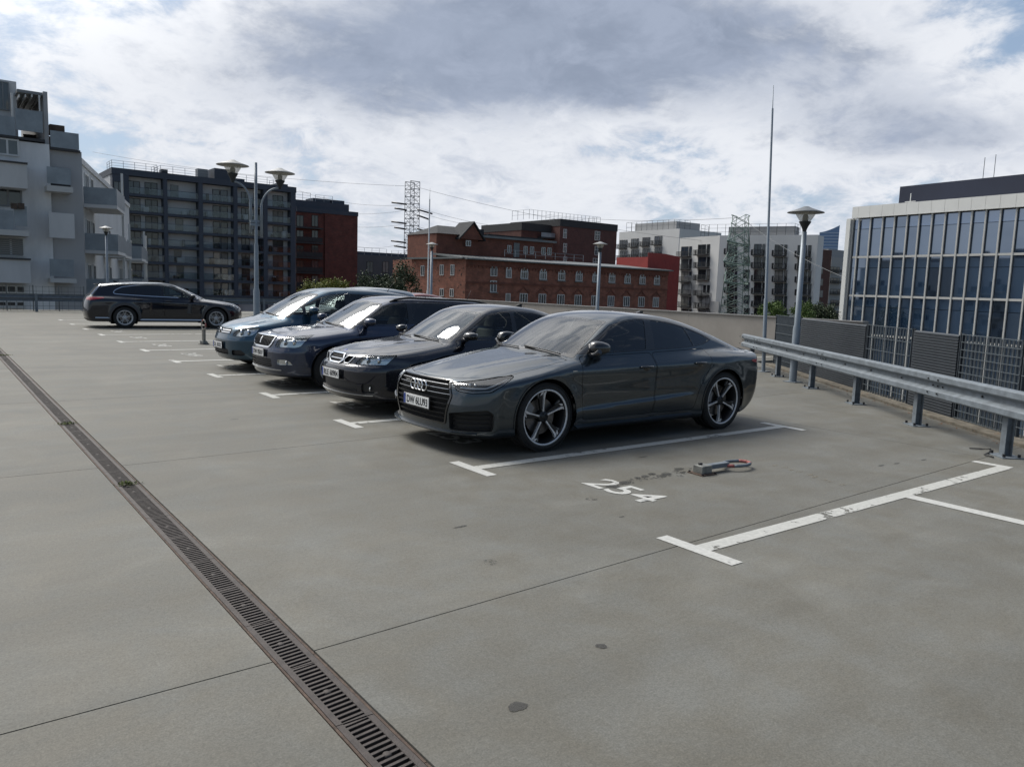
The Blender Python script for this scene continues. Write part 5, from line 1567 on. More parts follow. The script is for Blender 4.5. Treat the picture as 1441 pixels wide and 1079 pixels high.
# --- white flats with stepped terraces, at the left
def white_flats():
    WHT = plaster('stained_white_render', (0.78, 0.78, 0.77), 0.32, 0.30)
    GRY = plaster('grey_render', (0.40, 0.40, 0.40), 0.12, 0.3)
    GRL = plaster('pale_grey_render', (0.58, 0.58, 0.57), 0.14, 0.4)
    SLAB = simple('slab_white', (0.50, 0.50, 0.48), 0.8)
    DK = simple('terrace_edge_dark', (0.05, 0.05, 0.052), 0.8)
    BRN = simple('terrace_planter_brown', (0.075, 0.055, 0.042), 0.9, noise=0.4, nscale=3)
    f = Facade('apartment_building', (0, 49), (1, 0), 'white and grey stepped flats with terraces and balconies at the deck end')
    f.R('wall', -160, 190, 73, 420, 0, 14, WHT, True)
    f.R('terrace_edge', -160, 183, 63, 187, -0.15, 9, DK)
    # penthouse set back on the terrace
    f.R('penthouse_wall', -160, 101, 24, 190, 1.6, 12, GRL)
    f.R('penthouse_wall', 60, 134, 68, 210, 0.6, 12, GRY)
    f.R('terrace_roof_panel', 24, 128, 60, 132, 0.2, 5.5, FG)
    for x in (27, 36, 45, 56): f.R('terrace_roof_beam', x - 0.8, 133, x + 0.8, 137, 0.2, 5.5, FW)
    f.R('terrace_post', 16, 131, 19, 178, 0.1, 0.25, FW); f.R('terrace_post', 55, 134, 57, 178, 0.1, 0.25, FW)
    f.R('balustrade', -160, 153, 21, 184, -0.05, 0.0, BAL_F); f.R('balustrade', 22, 155, 60, 185, -0.05, 0.0, BAL_F)
    f.W(4, 135, 18, 40, 1.55, (FG, PANE_L), 'double')
    # storeys of the white face
    f.W(10, 207, 34, 24, -0.02, (FW, PANE_L), 'double')
    f.R('balcony_front', -160, 221, 38, 257, -1.5, -0.1, GRL); f.R('balcony_coping', -160, 218.5, 38.5, 221, -1.6, -0.02, DK)
    f.W(11, 278, 40, 26, -0.02, (FG, PANE), 'double')
    f.R('balustrade', -160, 290, 19, 318, -1.42, -1.38, BAL_F); f.R('balustrade', 20, 290, 38, 318, -1.42, -1.38, BAL_F); f.R('balcony_slab', -160, 319, 41, 327, -1.5, -0.02, SLAB)
    for x in (20, 30): f.R('flower_box', x - 4.5, 286, x + 4.5, 294, -1.6, -1.44, BRN)
    f.W(15, 347, 40, 28, -0.02, (FW, PANE_L), 'double')
    for k in range(9): f.R('blind_slat', -4, 335.5 + 2.8 * k, 32, 337 + 2.8 * k, -0.10, -0.07, FG)
    f.R('balcony_front', -160, 362, 43, 396, -1.5, -0.1, GRL); f.R('balcony_coping', -160, 359.5, 43.5, 362, -1.6, -0.02, DK)
    f.W(16, 407, 40, 12, -0.02, (FW, PANE), 'triple'); f.W(16, 428, 40, 10, -0.02, (FW, PANE), 'triple')
    f.R('ground_ledge', -160, 429, 36, 433, -0.3, -0.02, SLAB)
    # grey bay beside it
    f.R('wall', 73.3, 212, 118, 420, 0.3, 12, GRY, True)
    f.R('wall', 66, 130, 72, 420, 0.25, 8, GRY, True)
    f.R('terrace_edge', 64, 209, 113, 212, 0.05, 8, DK); f.R('balustrade', 71, 186, 111, 209, 0.1, 0.15, BAL_F)
    f.R('terrace_planter', 70, 176, 91, 188, 1.0, 2.2, BRN)
    f.R('balustrade', 66, 236, 100, 259, -0.9, -0.85, BAL_F); f.R('balcony_slab', 66, 262, 103, 270, -1.0, 0.28, SLAB); f.R('loggia_shade_panel', 68, 236, 99, 262, 0.2, 0.28, DK)  # the flat dark panel on the wall paints the shaded depth of the loggia
    f.R('sun_blind', 69, 300, 105, 335, -0.7, -0.62, GRL)
    f.R('balustrade', 70, 365, 104, 389, -0.9, -0.85, BAL_F); f.R('balcony_slab', 71, 392, 108, 398, -1.0, 0.28, SLAB)
    # receding wing with projecting balconies
    A = pix_at(117, 390, 55.5); B_ = pix_at(184, 390, 88)
    w = Facade('apartment_building', (A.x, A.y), (B_.x - A.x, B_.y - A.y), 'receding wing of pale flats with projecting glazed balconies beside the grey bay')
    Lw = (Vector((B_.x, B_.y)) - Vector((A.x, A.y))).length
    H0 = pix_plane(140, 255, (A.x, A.y), w.n).z - STREET_Z
    w.box('wall', 0, Lw, 0, H0, 0.0, 10, plaster('wing_render', (0.55, 0.56, 0.56), 0.2, 0.3))
    st = 2.85
    top = H0 - 0.4
    for k in range(6):
        z = top - 0.9 - k * st
        if z < 4: break
        for i, u in enumerate((1.0, 10.5, 20.5, 29.0)):
            if k == 0 and i > 0: continue
            dp = -1.9 if i % 2 == 0 else -1.5
            w.box('balcony_slab', u, u + 5.2, z - 1.25, z - 1.05, dp, -0.02, SLAB if i % 2 else GRL)
            w.box('balustrade', u, u + 5.2, z - 1.04, z, dp, dp + 0.05, BAL_F)
            w.box('balustrade', u, u + 0.05, z - 1.04, z, dp + 0.06, -0.03, BAL_F); w.box('balustrade', u + 5.15, u + 5.2, z - 1.04, z, dp + 0.06, -0.03, BAL_F)
            w.window(u + 1.6, z - 0.05, 1.7, 2.0, -0.02, (FW, PANE), 'double')
            w.window(u + 4.0, z - 0.05, 1.3, 2.0, -0.02, (FW, PANE))
            if k < 5: w.box('balcony_post', u + 5.0, u + 5.15, z + 0.02, z + 1.55, dp + 0.06, dp + 0.2, FW)
    for i in range(5):          # planters and screens stepping along the roof terrace
        u = 0.5 + i * 6.5
        w.box('terrace_planter', u, u + 3.4, H0 + 0.02, H0 + 1.5 - i * 0.12, 0.6 + 0.5 * i, 3.0, BRN)
    w.box('terrace_parapet', 0, Lw, H0 + 0.01, H0 + 0.35, -0.1, 0.3, GRL)
    # wire fence between the deck and the flats
    fm = simple('fence_wire', (0.12, 0.13, 0.135), 0.5, 0.5)
    r = empty('wire_fence', (-14, 37.4, 0)); tag(r, 'tall thin wire fence behind the far crash barrier', 'fence')
    for k in range(17): MB().box((k - 0.02, -0.02, -0.4), (k + 0.02, 0.02, 1.15)).build('post', fm, r)
    wv = MB().box((-0.006, -0.006, -0.3), (0.006, 0.006, 1.12)).mesh('wire', [fm]); wh = MB().box((0, -0.006, -0.006), (16, 0.006, 0.006)).mesh('wire', [fm])
    for k in range(64): link('wire', wv, None, r, (k * 0.25 + 0.12, 0, 0))
    for k in range(7): link('wire', wh, None, r, (0, 0.014, -0.2 + k * 0.215))
white_flats()

# --- dark block of flats with loggias
def dark_flats():
    DKF = simple('hazed_anthracite_render', (0.055, 0.067, 0.088), 0.85, noise=0.15, nscale=0.3)  # bluish cast of distance haze is mixed into this dark grey
    BACK = plaster('loggia_render', (0.52, 0.53, 0.54), 0.12, 0.3)
    f = Facade('apartment_building', (0, 140), (1, 0), 'dark grey seven-storey flats with rows of pale loggias')
    ux = lambda x: f.uz(x, 330)[0]
    zs = [f.uz(258, y)[1] for y in (255, 278.8, 302.4, 325.5, 347.4, 370.0, 392.3, 414.5)]
    U0, U1 = ux(160), ux(416)
    zt = f.uz(290, 250)[1]
    f.box('wall', U0, U1, 0, zt - 0.2, 1.6, 14, BACK)
    f.box('roof_fascia', U0 - 0.1, U1 + 0.1, zs[0], zt, -0.15, 14.2, DKF)
    cols = [(160, 183), (231, 236.5), (280, 286), (329, 334.5), (371, 376.5), (409, 416)]
    for a, b_ in cols: f.box('column', ux(a), ux(b_), 0, zs[0] - 0.01, -0.1, 1.59, DKF)
    bays = [(cols[i][1], cols[i + 1][0]) for i in range(5)]
    for k, z in enumerate(zs[1:]):
        for a, b_ in bays:
            f.box('loggia_slab', ux(a) + 0.01, ux(b_) - 0.01, z - 0.42, z, -0.05, 1.58, DKF)
            f.box('balustrade', ux(a) + 0.05, ux(b_) - 0.05, z + 0.05, z + 1.0, 0.05, 0.08, BAL_G)
            f.box('handrail', ux(a) + 0.02, ux(b_) - 0.02, z + 1.01, z + 1.08, 0.02, 0.10, DKF)
        h = 2.15; zc = z + h / 2 + 0.05
        for x, w_, kd in ((192.5, 2.0, 'double'), (217, 2.0, 'double')): f.window(ux(x), zc, w_, h, 1.58, (FD, PANE), kd)
        if k in (0, 2, 4, 5): f.window(ux(250 + 3 * (k % 3)), zc, 1.3, h, 1.58, (FG, PANE_L))
        for x in (308.5, 319.5): f.window(ux(x), zc, 1.25, h, 1.58, (FD, PANE), 'plain')
        f.window(ux(349.5), zc, 1.5, h, 1.58, (FD, PANE), 'double'); f.window(ux(366), zc, 1.2, h, 1.58, (FD, PANE))
        f.window(ux(395.5), zc, 2.0, h, 1.58, (FD, PANE), 'double')
        f.window(ux(168.5), zc - 0.2, 1.5, 1.5, -0.12, (FD, PANE_L), 'double')
        r6 = random.Random(k)
        for i in range(6):      # things standing on the loggias
            a, b_ = bays[r6.randrange(5)]; u = ux(a) + r6.uniform(0.5, max(0.6, ux(b_) - ux(a) - 1.2))
            f.box('loggia_furniture', u, u + r6.uniform(0.3, 0.9), z + 0.01, z + r6.uniform(0.5, 1.3), 0.5, 1.1, [FW, FD, BRNF, FG][r6.randrange(4)])
    for a, b_ in ((161, 224), (229, 296), (334, 392)): f.railing(ux(a), ux(b_), zt + 0.01, 0.6, 1.25, RAILM, 1.6, back=4)
    f.box('stair_head', ux(303.5), ux(332), zt + 0.01, f.uz(318, 238)[1], 0.3, 5, DKF)
    f.box('roof_unit', ux(283), ux(297), zt + 0.01, zt + 1.6, 1.5, 3, FG); f.box('roof_unit', ux(232), ux(241), zt + 0.01, zt + 0.8, 1.5, 3, FD)
    f.box('roof_unit', ux(335), ux(350), zt + 0.01, zt + 0.7, 2, 4, DKF); f.box('roof_unit', ux(392), ux(408), zt + 0.01, zt + 0.5, 1.0, 4, DKF)
    # brick-clad neighbour
    BRK = brick_mat('dark_red_brick', (0.17, 0.050, 0.036), (0.11, 0.038, 0.030), (0.08, 0.055, 0.05), (0.5, 0.16))
    g = Facade('apartment_building', (0, 150), (1, 0), 'dark red brick block with black balconies next to the anthracite flats')
    vx = lambda x: g.uz(x, 350)[0]; vz = lambda y, x=460: g.uz(x, y)[1]
    g.box('wall', vx(416.5), vx(456), 0, vz(302), 0, 16, BRK); g.box('wall', vx(456.2), vx(502), 0, vz(297, 480), -0.35, 16, BRK)
    g.box('roof_storey', vx(417), vx(493), vz(302) + 0.02, vz(284, 455), 0.8, 14, DKF); g.box('roof_fascia', vx(416), vx(502.3), vz(301), vz(295), -0.5, -0.36, DKF)
    g.railing(vx(418), vx(440), vz(284, 455), 1.2, 1.6, RAILM, 1.6); g.railing(vx(447), vx(471), vz(284, 455), 1.2, 1.4, RAILM, 1.6)
    g.box('roof_unit', vx(446), vx(472), vz(284, 455) + 0.01, vz(279), 2, 6, DKF); g.box('roof_unit', vx(470), vx(490), vz(284, 455) + 0.01, vz(281, 480), 2, 6, DKF)
    for k in range(6):
        y = 311 + 21.2 * k
        g.W(422, y, 10, 16, -0.02, (FD, PANE), 'double'); g.W(443, y, 9, 16, -0.02, (FD, PANE), 'double')
        if k: g.R('balcony_slab', 416.6, y - 12.5, 455, y - 10.5, -1.6, -0.05, FD); g.R('balustrade', 417, y + 1.5, 454, y + 8, -1.55, -1.5, BALD)
    # low grey block behind the trees
    h = Facade('apartment_building', (0, 165), (1, 0), 'low grey block with roof railing behind the dark trees')
    wx = lambda x: h.uz(x, 370)[0]; wz = lambda y, x=540: h.uz(x, y)[1]
    GR = plaster('mid_grey_render', (0.115, 0.122, 0.130), 0.12, 0.2)
    h.box('wall', wx(501), wx(612), 0, wz(360), 0, 14, GR); h.box('roof_storey', wx(505), wx(600), wz(360) + 0.01, wz(355), 3, 12, DKF)
    h.railing(wx(503), wx(545), wz(360) + 0.02, 0.4, 1.6, RAILM, 1.6); h.railing(wx(552), wx(606), wz(360) + 0.02, 0.4, 1.4, RAILM, 1.6)
    for k in range(3):
        for x in (520.5, 542.5, 565, 588): h.W(x, 376 + 21 * k, 9, 16, -0.02, (FD, PANE), 'double')
    # railing and low concrete wall in front of the dark flats, at the deck end
BRNF = simple('balcony_brown', (0.10, 0.06, 0.035), 0.8)
BALD = simple('black_balcony_bars', (0.014, 0.015, 0.017), 0.6)
dark_flats()

# --- old brick building with arched windows
def old_brick():
    BR = brick_mat('old_red_brick', (0.325, 0.116, 0.070), (0.22, 0.082, 0.054), (0.22, 0.155, 0.12), (0.42, 0.13), 0.45)
    BD = brick_mat('old_brick_band', (0.20, 0.066, 0.042), (0.15, 0.054, 0.036), (0.12, 0.08, 0.06), (0.42, 0.13), 0.3)
    ZN = simple('zinc_roof', (0.155, 0.165, 0.165), 0.5, 0.3, noise=0.2, nscale=0.6)
    SLATE = simple('dark_slate_roof', (0.030, 0.032, 0.035), 0.9, noise=0.25, nscale=0.8)
    f = Facade('brick_building', (0, 92), (1, 0), 'old red brick building with a row of arched white windows under a zinc eave')
    C0 = f.uz(655, 390)[0]; E0 = f.uz(940, 390)[0]
    ze = f.uz(655, 364)[1]
    f.box('wall', C0, E0, 0, ze, 0, 22, BR)
    # zinc lean-to roof with its eave
    rb = MB(); rb.add([(C0 - 0.3, -0.7, ze + 0.12), (E0 + 0.5, -0.7, ze + 0.12), (E0 + 0.5, 9, ze + 0.95), (C0 - 0.3, 9, ze + 0.95), (C0 - 0.3, -0.7, ze - 0.10), (E0 + 0.5, -0.7, ze - 0.10), (E0 + 0.5, 9, ze + 0.7), (C0 - 0.3, 9, ze + 0.7)], [(0, 1, 2, 3), (4, 7, 6, 5), (0, 4, 5, 1), (1, 5, 6, 2), (3, 2, 6, 7), (0, 3, 7, 4)])
    rb.build('roof', ZN, f.root)
    f.box('gutter', C0 - 0.3, E0 + 0.5, ze - 0.05, ze + 0.10, -0.85, -0.71, ZN)
    f.box('frieze', C0, E0, ze - 0.9, ze - 0.12, -0.16, -0.01, BD); f.box('string_course', C0, E0, ze - 3.55, ze - 3.25, -0.12, -0.01, BD)
    for k in range(64): f.box('dentil', C0 + 0.2 + k * (E0 - C0 - 0.4) / 64, C0 + 0.5 + k * (E0 - C0 - 0.4) / 64, ze - 1.2, ze - 0.92, -0.12, -0.01, BD)
    ax = [764, 790, 814.5, 838, 861, 883, 904, 924.5]
    zup = f.uz(764, 385.5)[1]; zlo = f.uz(764, 421.5)[1]
    us = [f.uz(x, 390)[0] for x in [737.5] + ax]
    for u in us:
        f.window(u, zup, 1.45, 1.75, -0.03, (FW, PANE), 'arch')
        ar = MB(); n = 9
        for i in range(n):
            a0, a1 = math.pi * i / n, math.pi * (i + 1) / n
            q = [(0.80, a0), (1.05, a0), (1.05, a1), (0.80, a1)]
            ar.prism([(u + r_ * math.cos(a), zup + 0.875 - 0.725 + r_ * math.sin(a)) for r_, a in q], -0.10, -0.005, 'y')
        ar.build('window_arch', BD, f.root)
        f.box('window_sill', u - 0.85, u + 0.85, zup - 1.05, zup - 0.90, -0.2, -0.005, ZN)
        f.window(u, zlo, 1.5, 1.75, -0.03, (FW, PANE), 'triple')
        zz = MB()
        for s in (-1, 1):
            zz.prism([(u, zlo + 1.95), (u, zlo + 1.72), (u + s * 0.95, zlo + 0.95), (u + s * 1.25, zlo + 0.95)], -0.12, -0.005, 'y')
        zz.build('pointed_hood', BD, f.root)
    u = f.uz(715.5, 390)[0]; f.window(u, zup, 1.05, 1.75, -0.03, (FW, PANE), 'arch'); f.window(u, zlo, 0.9, 1.6, -0.03, (FW, PANE))
    u = f.uz(694.5, 390)[0]; f.window(u, f.uz(694, 380.5)[1], 1.25, 1.75, -0.03, (FW, PANE), 'double'); f.window(u, f.uz(694, 403)[1], 1.2, 1.7, -0.03, (FW, PANE), 'double')
    f.box('window_sill', u - 0.8, u + 0.8, f.uz(694, 412.5)[1], f.uz(694, 411)[1], -0.25, -0.005, ZN)
    # return wing towards the left
    A = pix_at(579, 392, 126); Bp = f.M @ Vector((C0, 0, 0))
    g = Facade('brick_building', (A.x, A.y), (Bp.x - A.x, Bp.y - A.y), 'scarred blank brick wing turning away from the arched facade')
    Lg = (Vector((Bp.x, Bp.y)) - Vector((A.x, A.y))).length
    g.box('wall', 0, Lg - 0.05, 0, ze - 0.02, 0.0, 8, BR)
    g.box('roof', -0.4, Lg - 0.05, ze + 0.0, ze + 0.25, -0.6, 8, ZN)
    for px, py in ((595, 381), (622, 380), (637, 380), (622, 411.5), (636, 412)):
        uu, zz_ = g.uz(px, py); g.window(uu, zz_, 0.95, 1.6 if py < 400 else 1.2, -0.03, (FW, PANE), 'double')
    r7 = random.Random(4); PATCH = simple('brick_scar', (0.070, 0.042, 0.032), 0.95)
    for i in range(60):
        uu = r7.uniform(Lg * 0.30, Lg - 0.4); zz_ = r7.uniform(ze - 7.5, ze - 1.2); s_ = r7.uniform(0.08, 0.24)
        g.box('brick_scar', uu, uu + s_ * 1.4, zz_, zz_ + s_, -0.02, -0.004, PATCH)
    # upper storey set back on the roof, with a slate gable
    h = Facade('brick_building', (0, 101), (1, 0), 'set-back brick upper house with slate gable and small white windows')
    hx = lambda x: h.uz(x, 345)[0]; hz = lambda y, x=650: h.uz(x, y)[1]
    h.box('wall', hx(614), hx(673), ze - 2, hz(331), 0, 9, BD); h.box('wall', hx(673.2), hx(783), ze - 2, hz(338, 730), 0.8, 12, BD)
    rf = MB(); z0, z1 = hz(331), hz(316.5)
    x0, x1 = hx(613), hx(674)
    rf.add([(x0, -0.5, z0), (x1, -0.5, z0), (x1 - 1.5, 4.5, z1), (x0 + 3, 4.5, z1), (x0, 9.5, z0), (x1, 9.5, z0)], [(0, 1, 2, 3), (1, 5, 2), (5, 4, 3, 2), (4, 0, 3), (0, 4, 5, 1)]); rf.build('roof', SLATE, h.root)
    gx0, gx1, gm = hx(643), hx(675), hx(661)
    h_g = MB(); h_g.prism([(gx0, z0 - 0.6), (gx1, z0 - 0.6), (gm, z1 + 0.2)], -0.9, 3, 'y'); h_g.build('gable', BD, h.root)
    gr = MB()
    for a, b_ in ((gx0 - 0.3, gm), (gx1 + 0.3, gm)):
        gr.add([(a, -1.2, z0 - 0.75), (b_, -1.2, z1 + 0.35), (b_, 3.2, z1 + 0.35), (a, 3.2, z0 - 0.75), (a, -1.2, z0 - 0.5), (b_, -1.2, z1 + 0.62), (b_, 3.2, z1 + 0.62), (a, 3.2, z0 - 0.5)], [(0, 1, 2, 3), (4, 7, 6, 5), (0, 4, 5, 1), (3, 2, 6, 7), (0, 3, 7, 4), (1, 5, 6, 2)])
    gr.build('gable_roof', SLATE, h.root)
    h.W(659, 342.5, 7, 8, -0.93, (FW, PANE), 'double')
    h.box('roof', hx(672), hx(784.5), hz(338, 730), hz(335, 730), 0.2, 12, ZN); h.box('roof_storey', hx(665), hx(705), hz(330, 690), hz(320, 690), 5, 11, SLATE); h.box('roof_storey', hx(706), hx(784), hz(335, 740), hz(331, 740), 4, 11, SLATE)
    for px in (716.5, 739.5, 748.5, 764.5, 773): h.W(px, 350.5 + (px - 716) * 0.06, 5.5, 10.5, 0.78, (FW, PANE), 'double')
    h.R('blind_niche', 723, 342, 731, 362, 0.70, 0.79, ZN)
    h.railing(hx(690), hx(800), ze + 0.9, -4.0, 1.1, RAILM, 2.0, rails=2)
    # brown block behind
    BB = brick_mat('brown_brick', (0.125, 0.055, 0.046), (0.10, 0.046, 0.040), (0.075, 0.05, 0.044), (0.5, 0.16), 0.2)
    k = Facade('apartment_building', (0, 128), (1, 0), 'plain brown brick block with caged roof terrace behind the old brickwork')
    kx = lambda x: k.uz(x, 350)[0]; kz = lambda y, x=820: k.uz(x, y)[1]
    DK2 = simple('dark_parapet', (0.035, 0.037, 0.040), 0.8)
    k.box('wall', kx(787), kx(867), 0, kz(322, 827), 0, 18, BB); k.box('parapet', kx(786.5), kx(867.5), kz(322, 827) + 0.01, kz(312, 827), -0.1, 18, DK2)
    k.box('wall', kx(745), kx(786.5), 0, kz(325, 765), 3.0, 18, brick_mat('mid_brown_brick', (0.11, 0.045, 0.035), (0.09, 0.04, 0.032), (0.06, 0.04, 0.035), (0.5, 0.16), 0.2)); k.box('parapet', kx(744.5), kx(786.3), kz(325, 765) + 0.01, kz(314, 765), 2.8, 18, DK2)
    k.railing(kx(748), kx(848), kz(313, 800), 1.2, 2.0, RAILM, 1.1, rails=2, back=6, name='roof_cage')
    for px, py in ((795, 329), (795, 349), (795, 368), (840.5, 332), (840.5, 353), (838, 370)): k.W(px, py, 5 if px < 800 else 7.5, 13, -0.03, (FW, PANE_L), 'cross')
    for px, py in ((778, 329), (768, 331)): k.W(px, py, 6, 13, 2.95, (FG, PANE), 'double')
    k.R('balcony_slab', 762, 334, 786, 336, 1.6, 2.98, FD); k.R('balustrade', 762, 328, 786, 334, 1.6, 1.66, BAL_F)
    # red shed roof block at the end of the brick building
    s = Facade('red_shed', (0, 95), (1, 0), 'plain dark red clad block at the end of the old brick building', 'building')
    RD = simple('red_cladding', (0.28, 0.032, 0.027), 0.6, noise=0.12, nscale=0.8)
    q0, q1 = s.uz(910, 400)[0], s.uz(955, 400)[0]
    wl = MB()
    for i in range(24):
        u0 = q0 + (q1 - q0) * i / 24; u1 = q0 + (q1 - q0) * (i + 0.92) / 24
        s.box('cladding_panel', u0, u1, 0, s.uz(932, 357)[1] - 0.12 * max(0, i - 12) / 4, 0, 0.08, RD)
    s.box('wall', q0, q1 - 0.1, 0, s.uz(932, 360)[1] - 0.4, 0.09, 8, RD)
old_brick()

# --- white apartment blocks with black balconies
def white_blocks():
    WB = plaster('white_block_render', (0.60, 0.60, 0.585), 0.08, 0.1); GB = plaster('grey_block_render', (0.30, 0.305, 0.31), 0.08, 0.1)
    BK = BALD
    def balconies(f, xs, ys, w, h, depth, shift=None, win=True):
        for j, y in enumerate(ys):
            for i, x in enumerate(xs):
                xx = x + (shift[j % len(shift)] if shift else 0)
                u0, u1, z0, z1 = f.rect(xx - w / 2, y - h * 0.5, xx + w / 2, y + h * 0.5)
                um = (u0 + u1) / 2
                if win:
                    f.window(um - (u1 - u0) * 0.12, z0 + 1.25, (u1 - u0) * 0.62, 2.15, -0.03, (FD, PANE), 'double')
                    f.window(um + (u1 - u0) * 0.38, z0 + 1.25, (u1 - u0) * 0.22, 2.15, -0.03, (FD, PANE))
                f.box('balcony_slab', u0, u1, z0 - 0.12, z0 + 0.05, -depth, -0.02, BK)
                key = ('bars', round(u1 - u0, 1), depth)
                if key not in f.cache:
                    m = MB(); W_ = u1 - u0; n = int(W_ / 0.28)
                    for q in range(n + 1): m.box((q * W_ / n - 0.045, -depth, 0.05), (q * W_ / n + 0.045, -depth + 0.04, 1.1))
                    m.box((0, -depth - 0.01, 1.06), (W_, -depth + 0.05, 1.14))
                    for q in range(5):
                        for uu in (0, W_): m.box((uu - 0.03, -depth + (depth - 0.1) * q / 5, 0.05), (uu + 0.03, -depth + (depth - 0.1) * q / 5 + 0.05, 1.1))
                    f.cache[key] = m.mesh('balcony_rail', [BK])
                link('balcony_rail', f.cache[key], None, f.root, (u0, 0, z0))
    # block B: two faces meeting at pixel column 1009
    P = pix_at(1009, 400, 176); P2 = pix_at(1146, 400, 171)
    f = Facade('apartment_building', (P.x, P.y), (P2.x - P.x, P2.y - P.y), 'white block of flats with black balconies behind the green pylon')
    E = f.uz(1146, 400)[0]; zt = f.uz(1010, 331.5)[1]
    f.box('wall', 0, E, 0, zt, 0, 6, WB)
    ys = [353 + 17.9 * k for k in range(6)]
    for j, y in enumerate([345.5 + 18 * k for k in range(6)]):
        sl = 0.085
        balconies(f, [1029.5], [y + 6 + (1029 - 1009) * 0.034], 16, 11, 1.3)
        balconies(f, [1068], [y + 6 + 2.2], 17, 11, 1.3); balconies(f, [1098], [y + 6 + 3.4], 19, 11, 1.3); balconies(f, [1131], [y + 6 + 4.4], 21, 11, 1.3)
        f.W(1050.5, y + 4, 8, 12, -0.03, (FD, PANE), 'double')
    f.box('roof_storey', f.uz(1022, 330)[0], f.uz(1116, 330)[0], zt + 0.01, f.uz(1070, 318)[1], 1.5, 5.5, GB)
    f.railing(f.uz(985, 330)[0], f.uz(1117, 330)[0], zt + 0.02, 0.6, 2.4, FD, 1.8, rails=3, back=5, name='roof_cage')
    # its left face
    Q = pix_at(953, 400, 186)
    g = Facade('apartment_building', (Q.x, Q.y), (P.x - Q.x, P.y - Q.y), 'sunless left face of the white block with recessed black balconies')
    Lq = (Vector((P.x, P.y)) - Vector((Q.x, Q.y))).length
    g.box('wall', 0, Lq - 0.05, 0, zt, 0, 3, WB)
    for k in range(6):
        y = 352 + 17.6 * k
        balconies(g, [965.5], [y + 4], 16, 11, 1.2); balconies(g, [990], [y + 1.5 + (4 if k > 2 else 0)], 18, 11, 1.2)
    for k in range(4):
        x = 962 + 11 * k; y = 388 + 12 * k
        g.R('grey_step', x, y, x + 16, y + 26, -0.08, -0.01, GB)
    # block A further left and back
    Pa = pix_at(952, 400, 206); Qa = pix_at(868, 400, 222)
    a = Facade('apartment_building', (Qa.x, Qa.y), (Pa.x - Qa.x, Pa.y - Qa.y), 'more distant white block with rows of black balconies beside the brown block')
    La = (Vector((Pa.x, Pa.y)) - Vector((Qa.x, Qa.y))).length
    za = a.uz(936, 323)[1]
    a.box('wall', 0, La, 0, za, 0, 16, WB)
    for k in range(5):
        for x in (877, 893, 909, 926): balconies(a, [x], [345 + 15.8 * k - (x - 877) * 0.10], 11.5, 9.5, 1.3)
    a.box('roof_storey', 3, La * 0.82, za + 0.01, za + 2.3, 3, 12, GB); a.railing(1.5, La * 0.86, za + 0.02, 1.2, 2.6, FD, 1.8, rails=2, back=6, name='roof_cage')
    # brown block, pale block at the right
    b = Facade('apartment_building', (0, 178), (1, 0), 'narrow brown brick block between the white flats and the glass office')
    bx = lambda x: b.uz(x, 400)[0]; bz = lambda y, x=1156: b.uz(x, y)[1]
    b.box('wall', bx(1146.5), bx(1167), 0, bz(351), 0, 14, brick_mat('brown_brick_far', (0.11, 0.050, 0.038), (0.085, 0.042, 0.034), (0.06, 0.045, 0.04), (0.6, 0.2), 0.2))
    for k in range(6):
        b.W(1155, 364 + 16.5 * k, 5.5, 9.5, -0.03, (FG, PANE_L), 'double')
    c = Facade('apartment_building', (0, 186), (1, 0), 'pale block with dark balconies partly hidden by the glass office')
    cx = lambda x: c.uz(x, 400)[0]; cz = lambda y, x=1178: c.uz(x, y)[1]
    c.box('wall', cx(1167.3), cx(1215), 0, cz(362), 0, 14, plaster('pale_block', (0.34, 0.34, 0.33), 0.1, 0.1)); c.box('roof_storey', cx(1168), cx(1215), cz(362) + 0.01, cz(351), 2, 12, GB)
    for k in range(5): balconies(c, [1174.5], [378 + 15.5 * k], 14, 10, 1.3)
white_blocks()

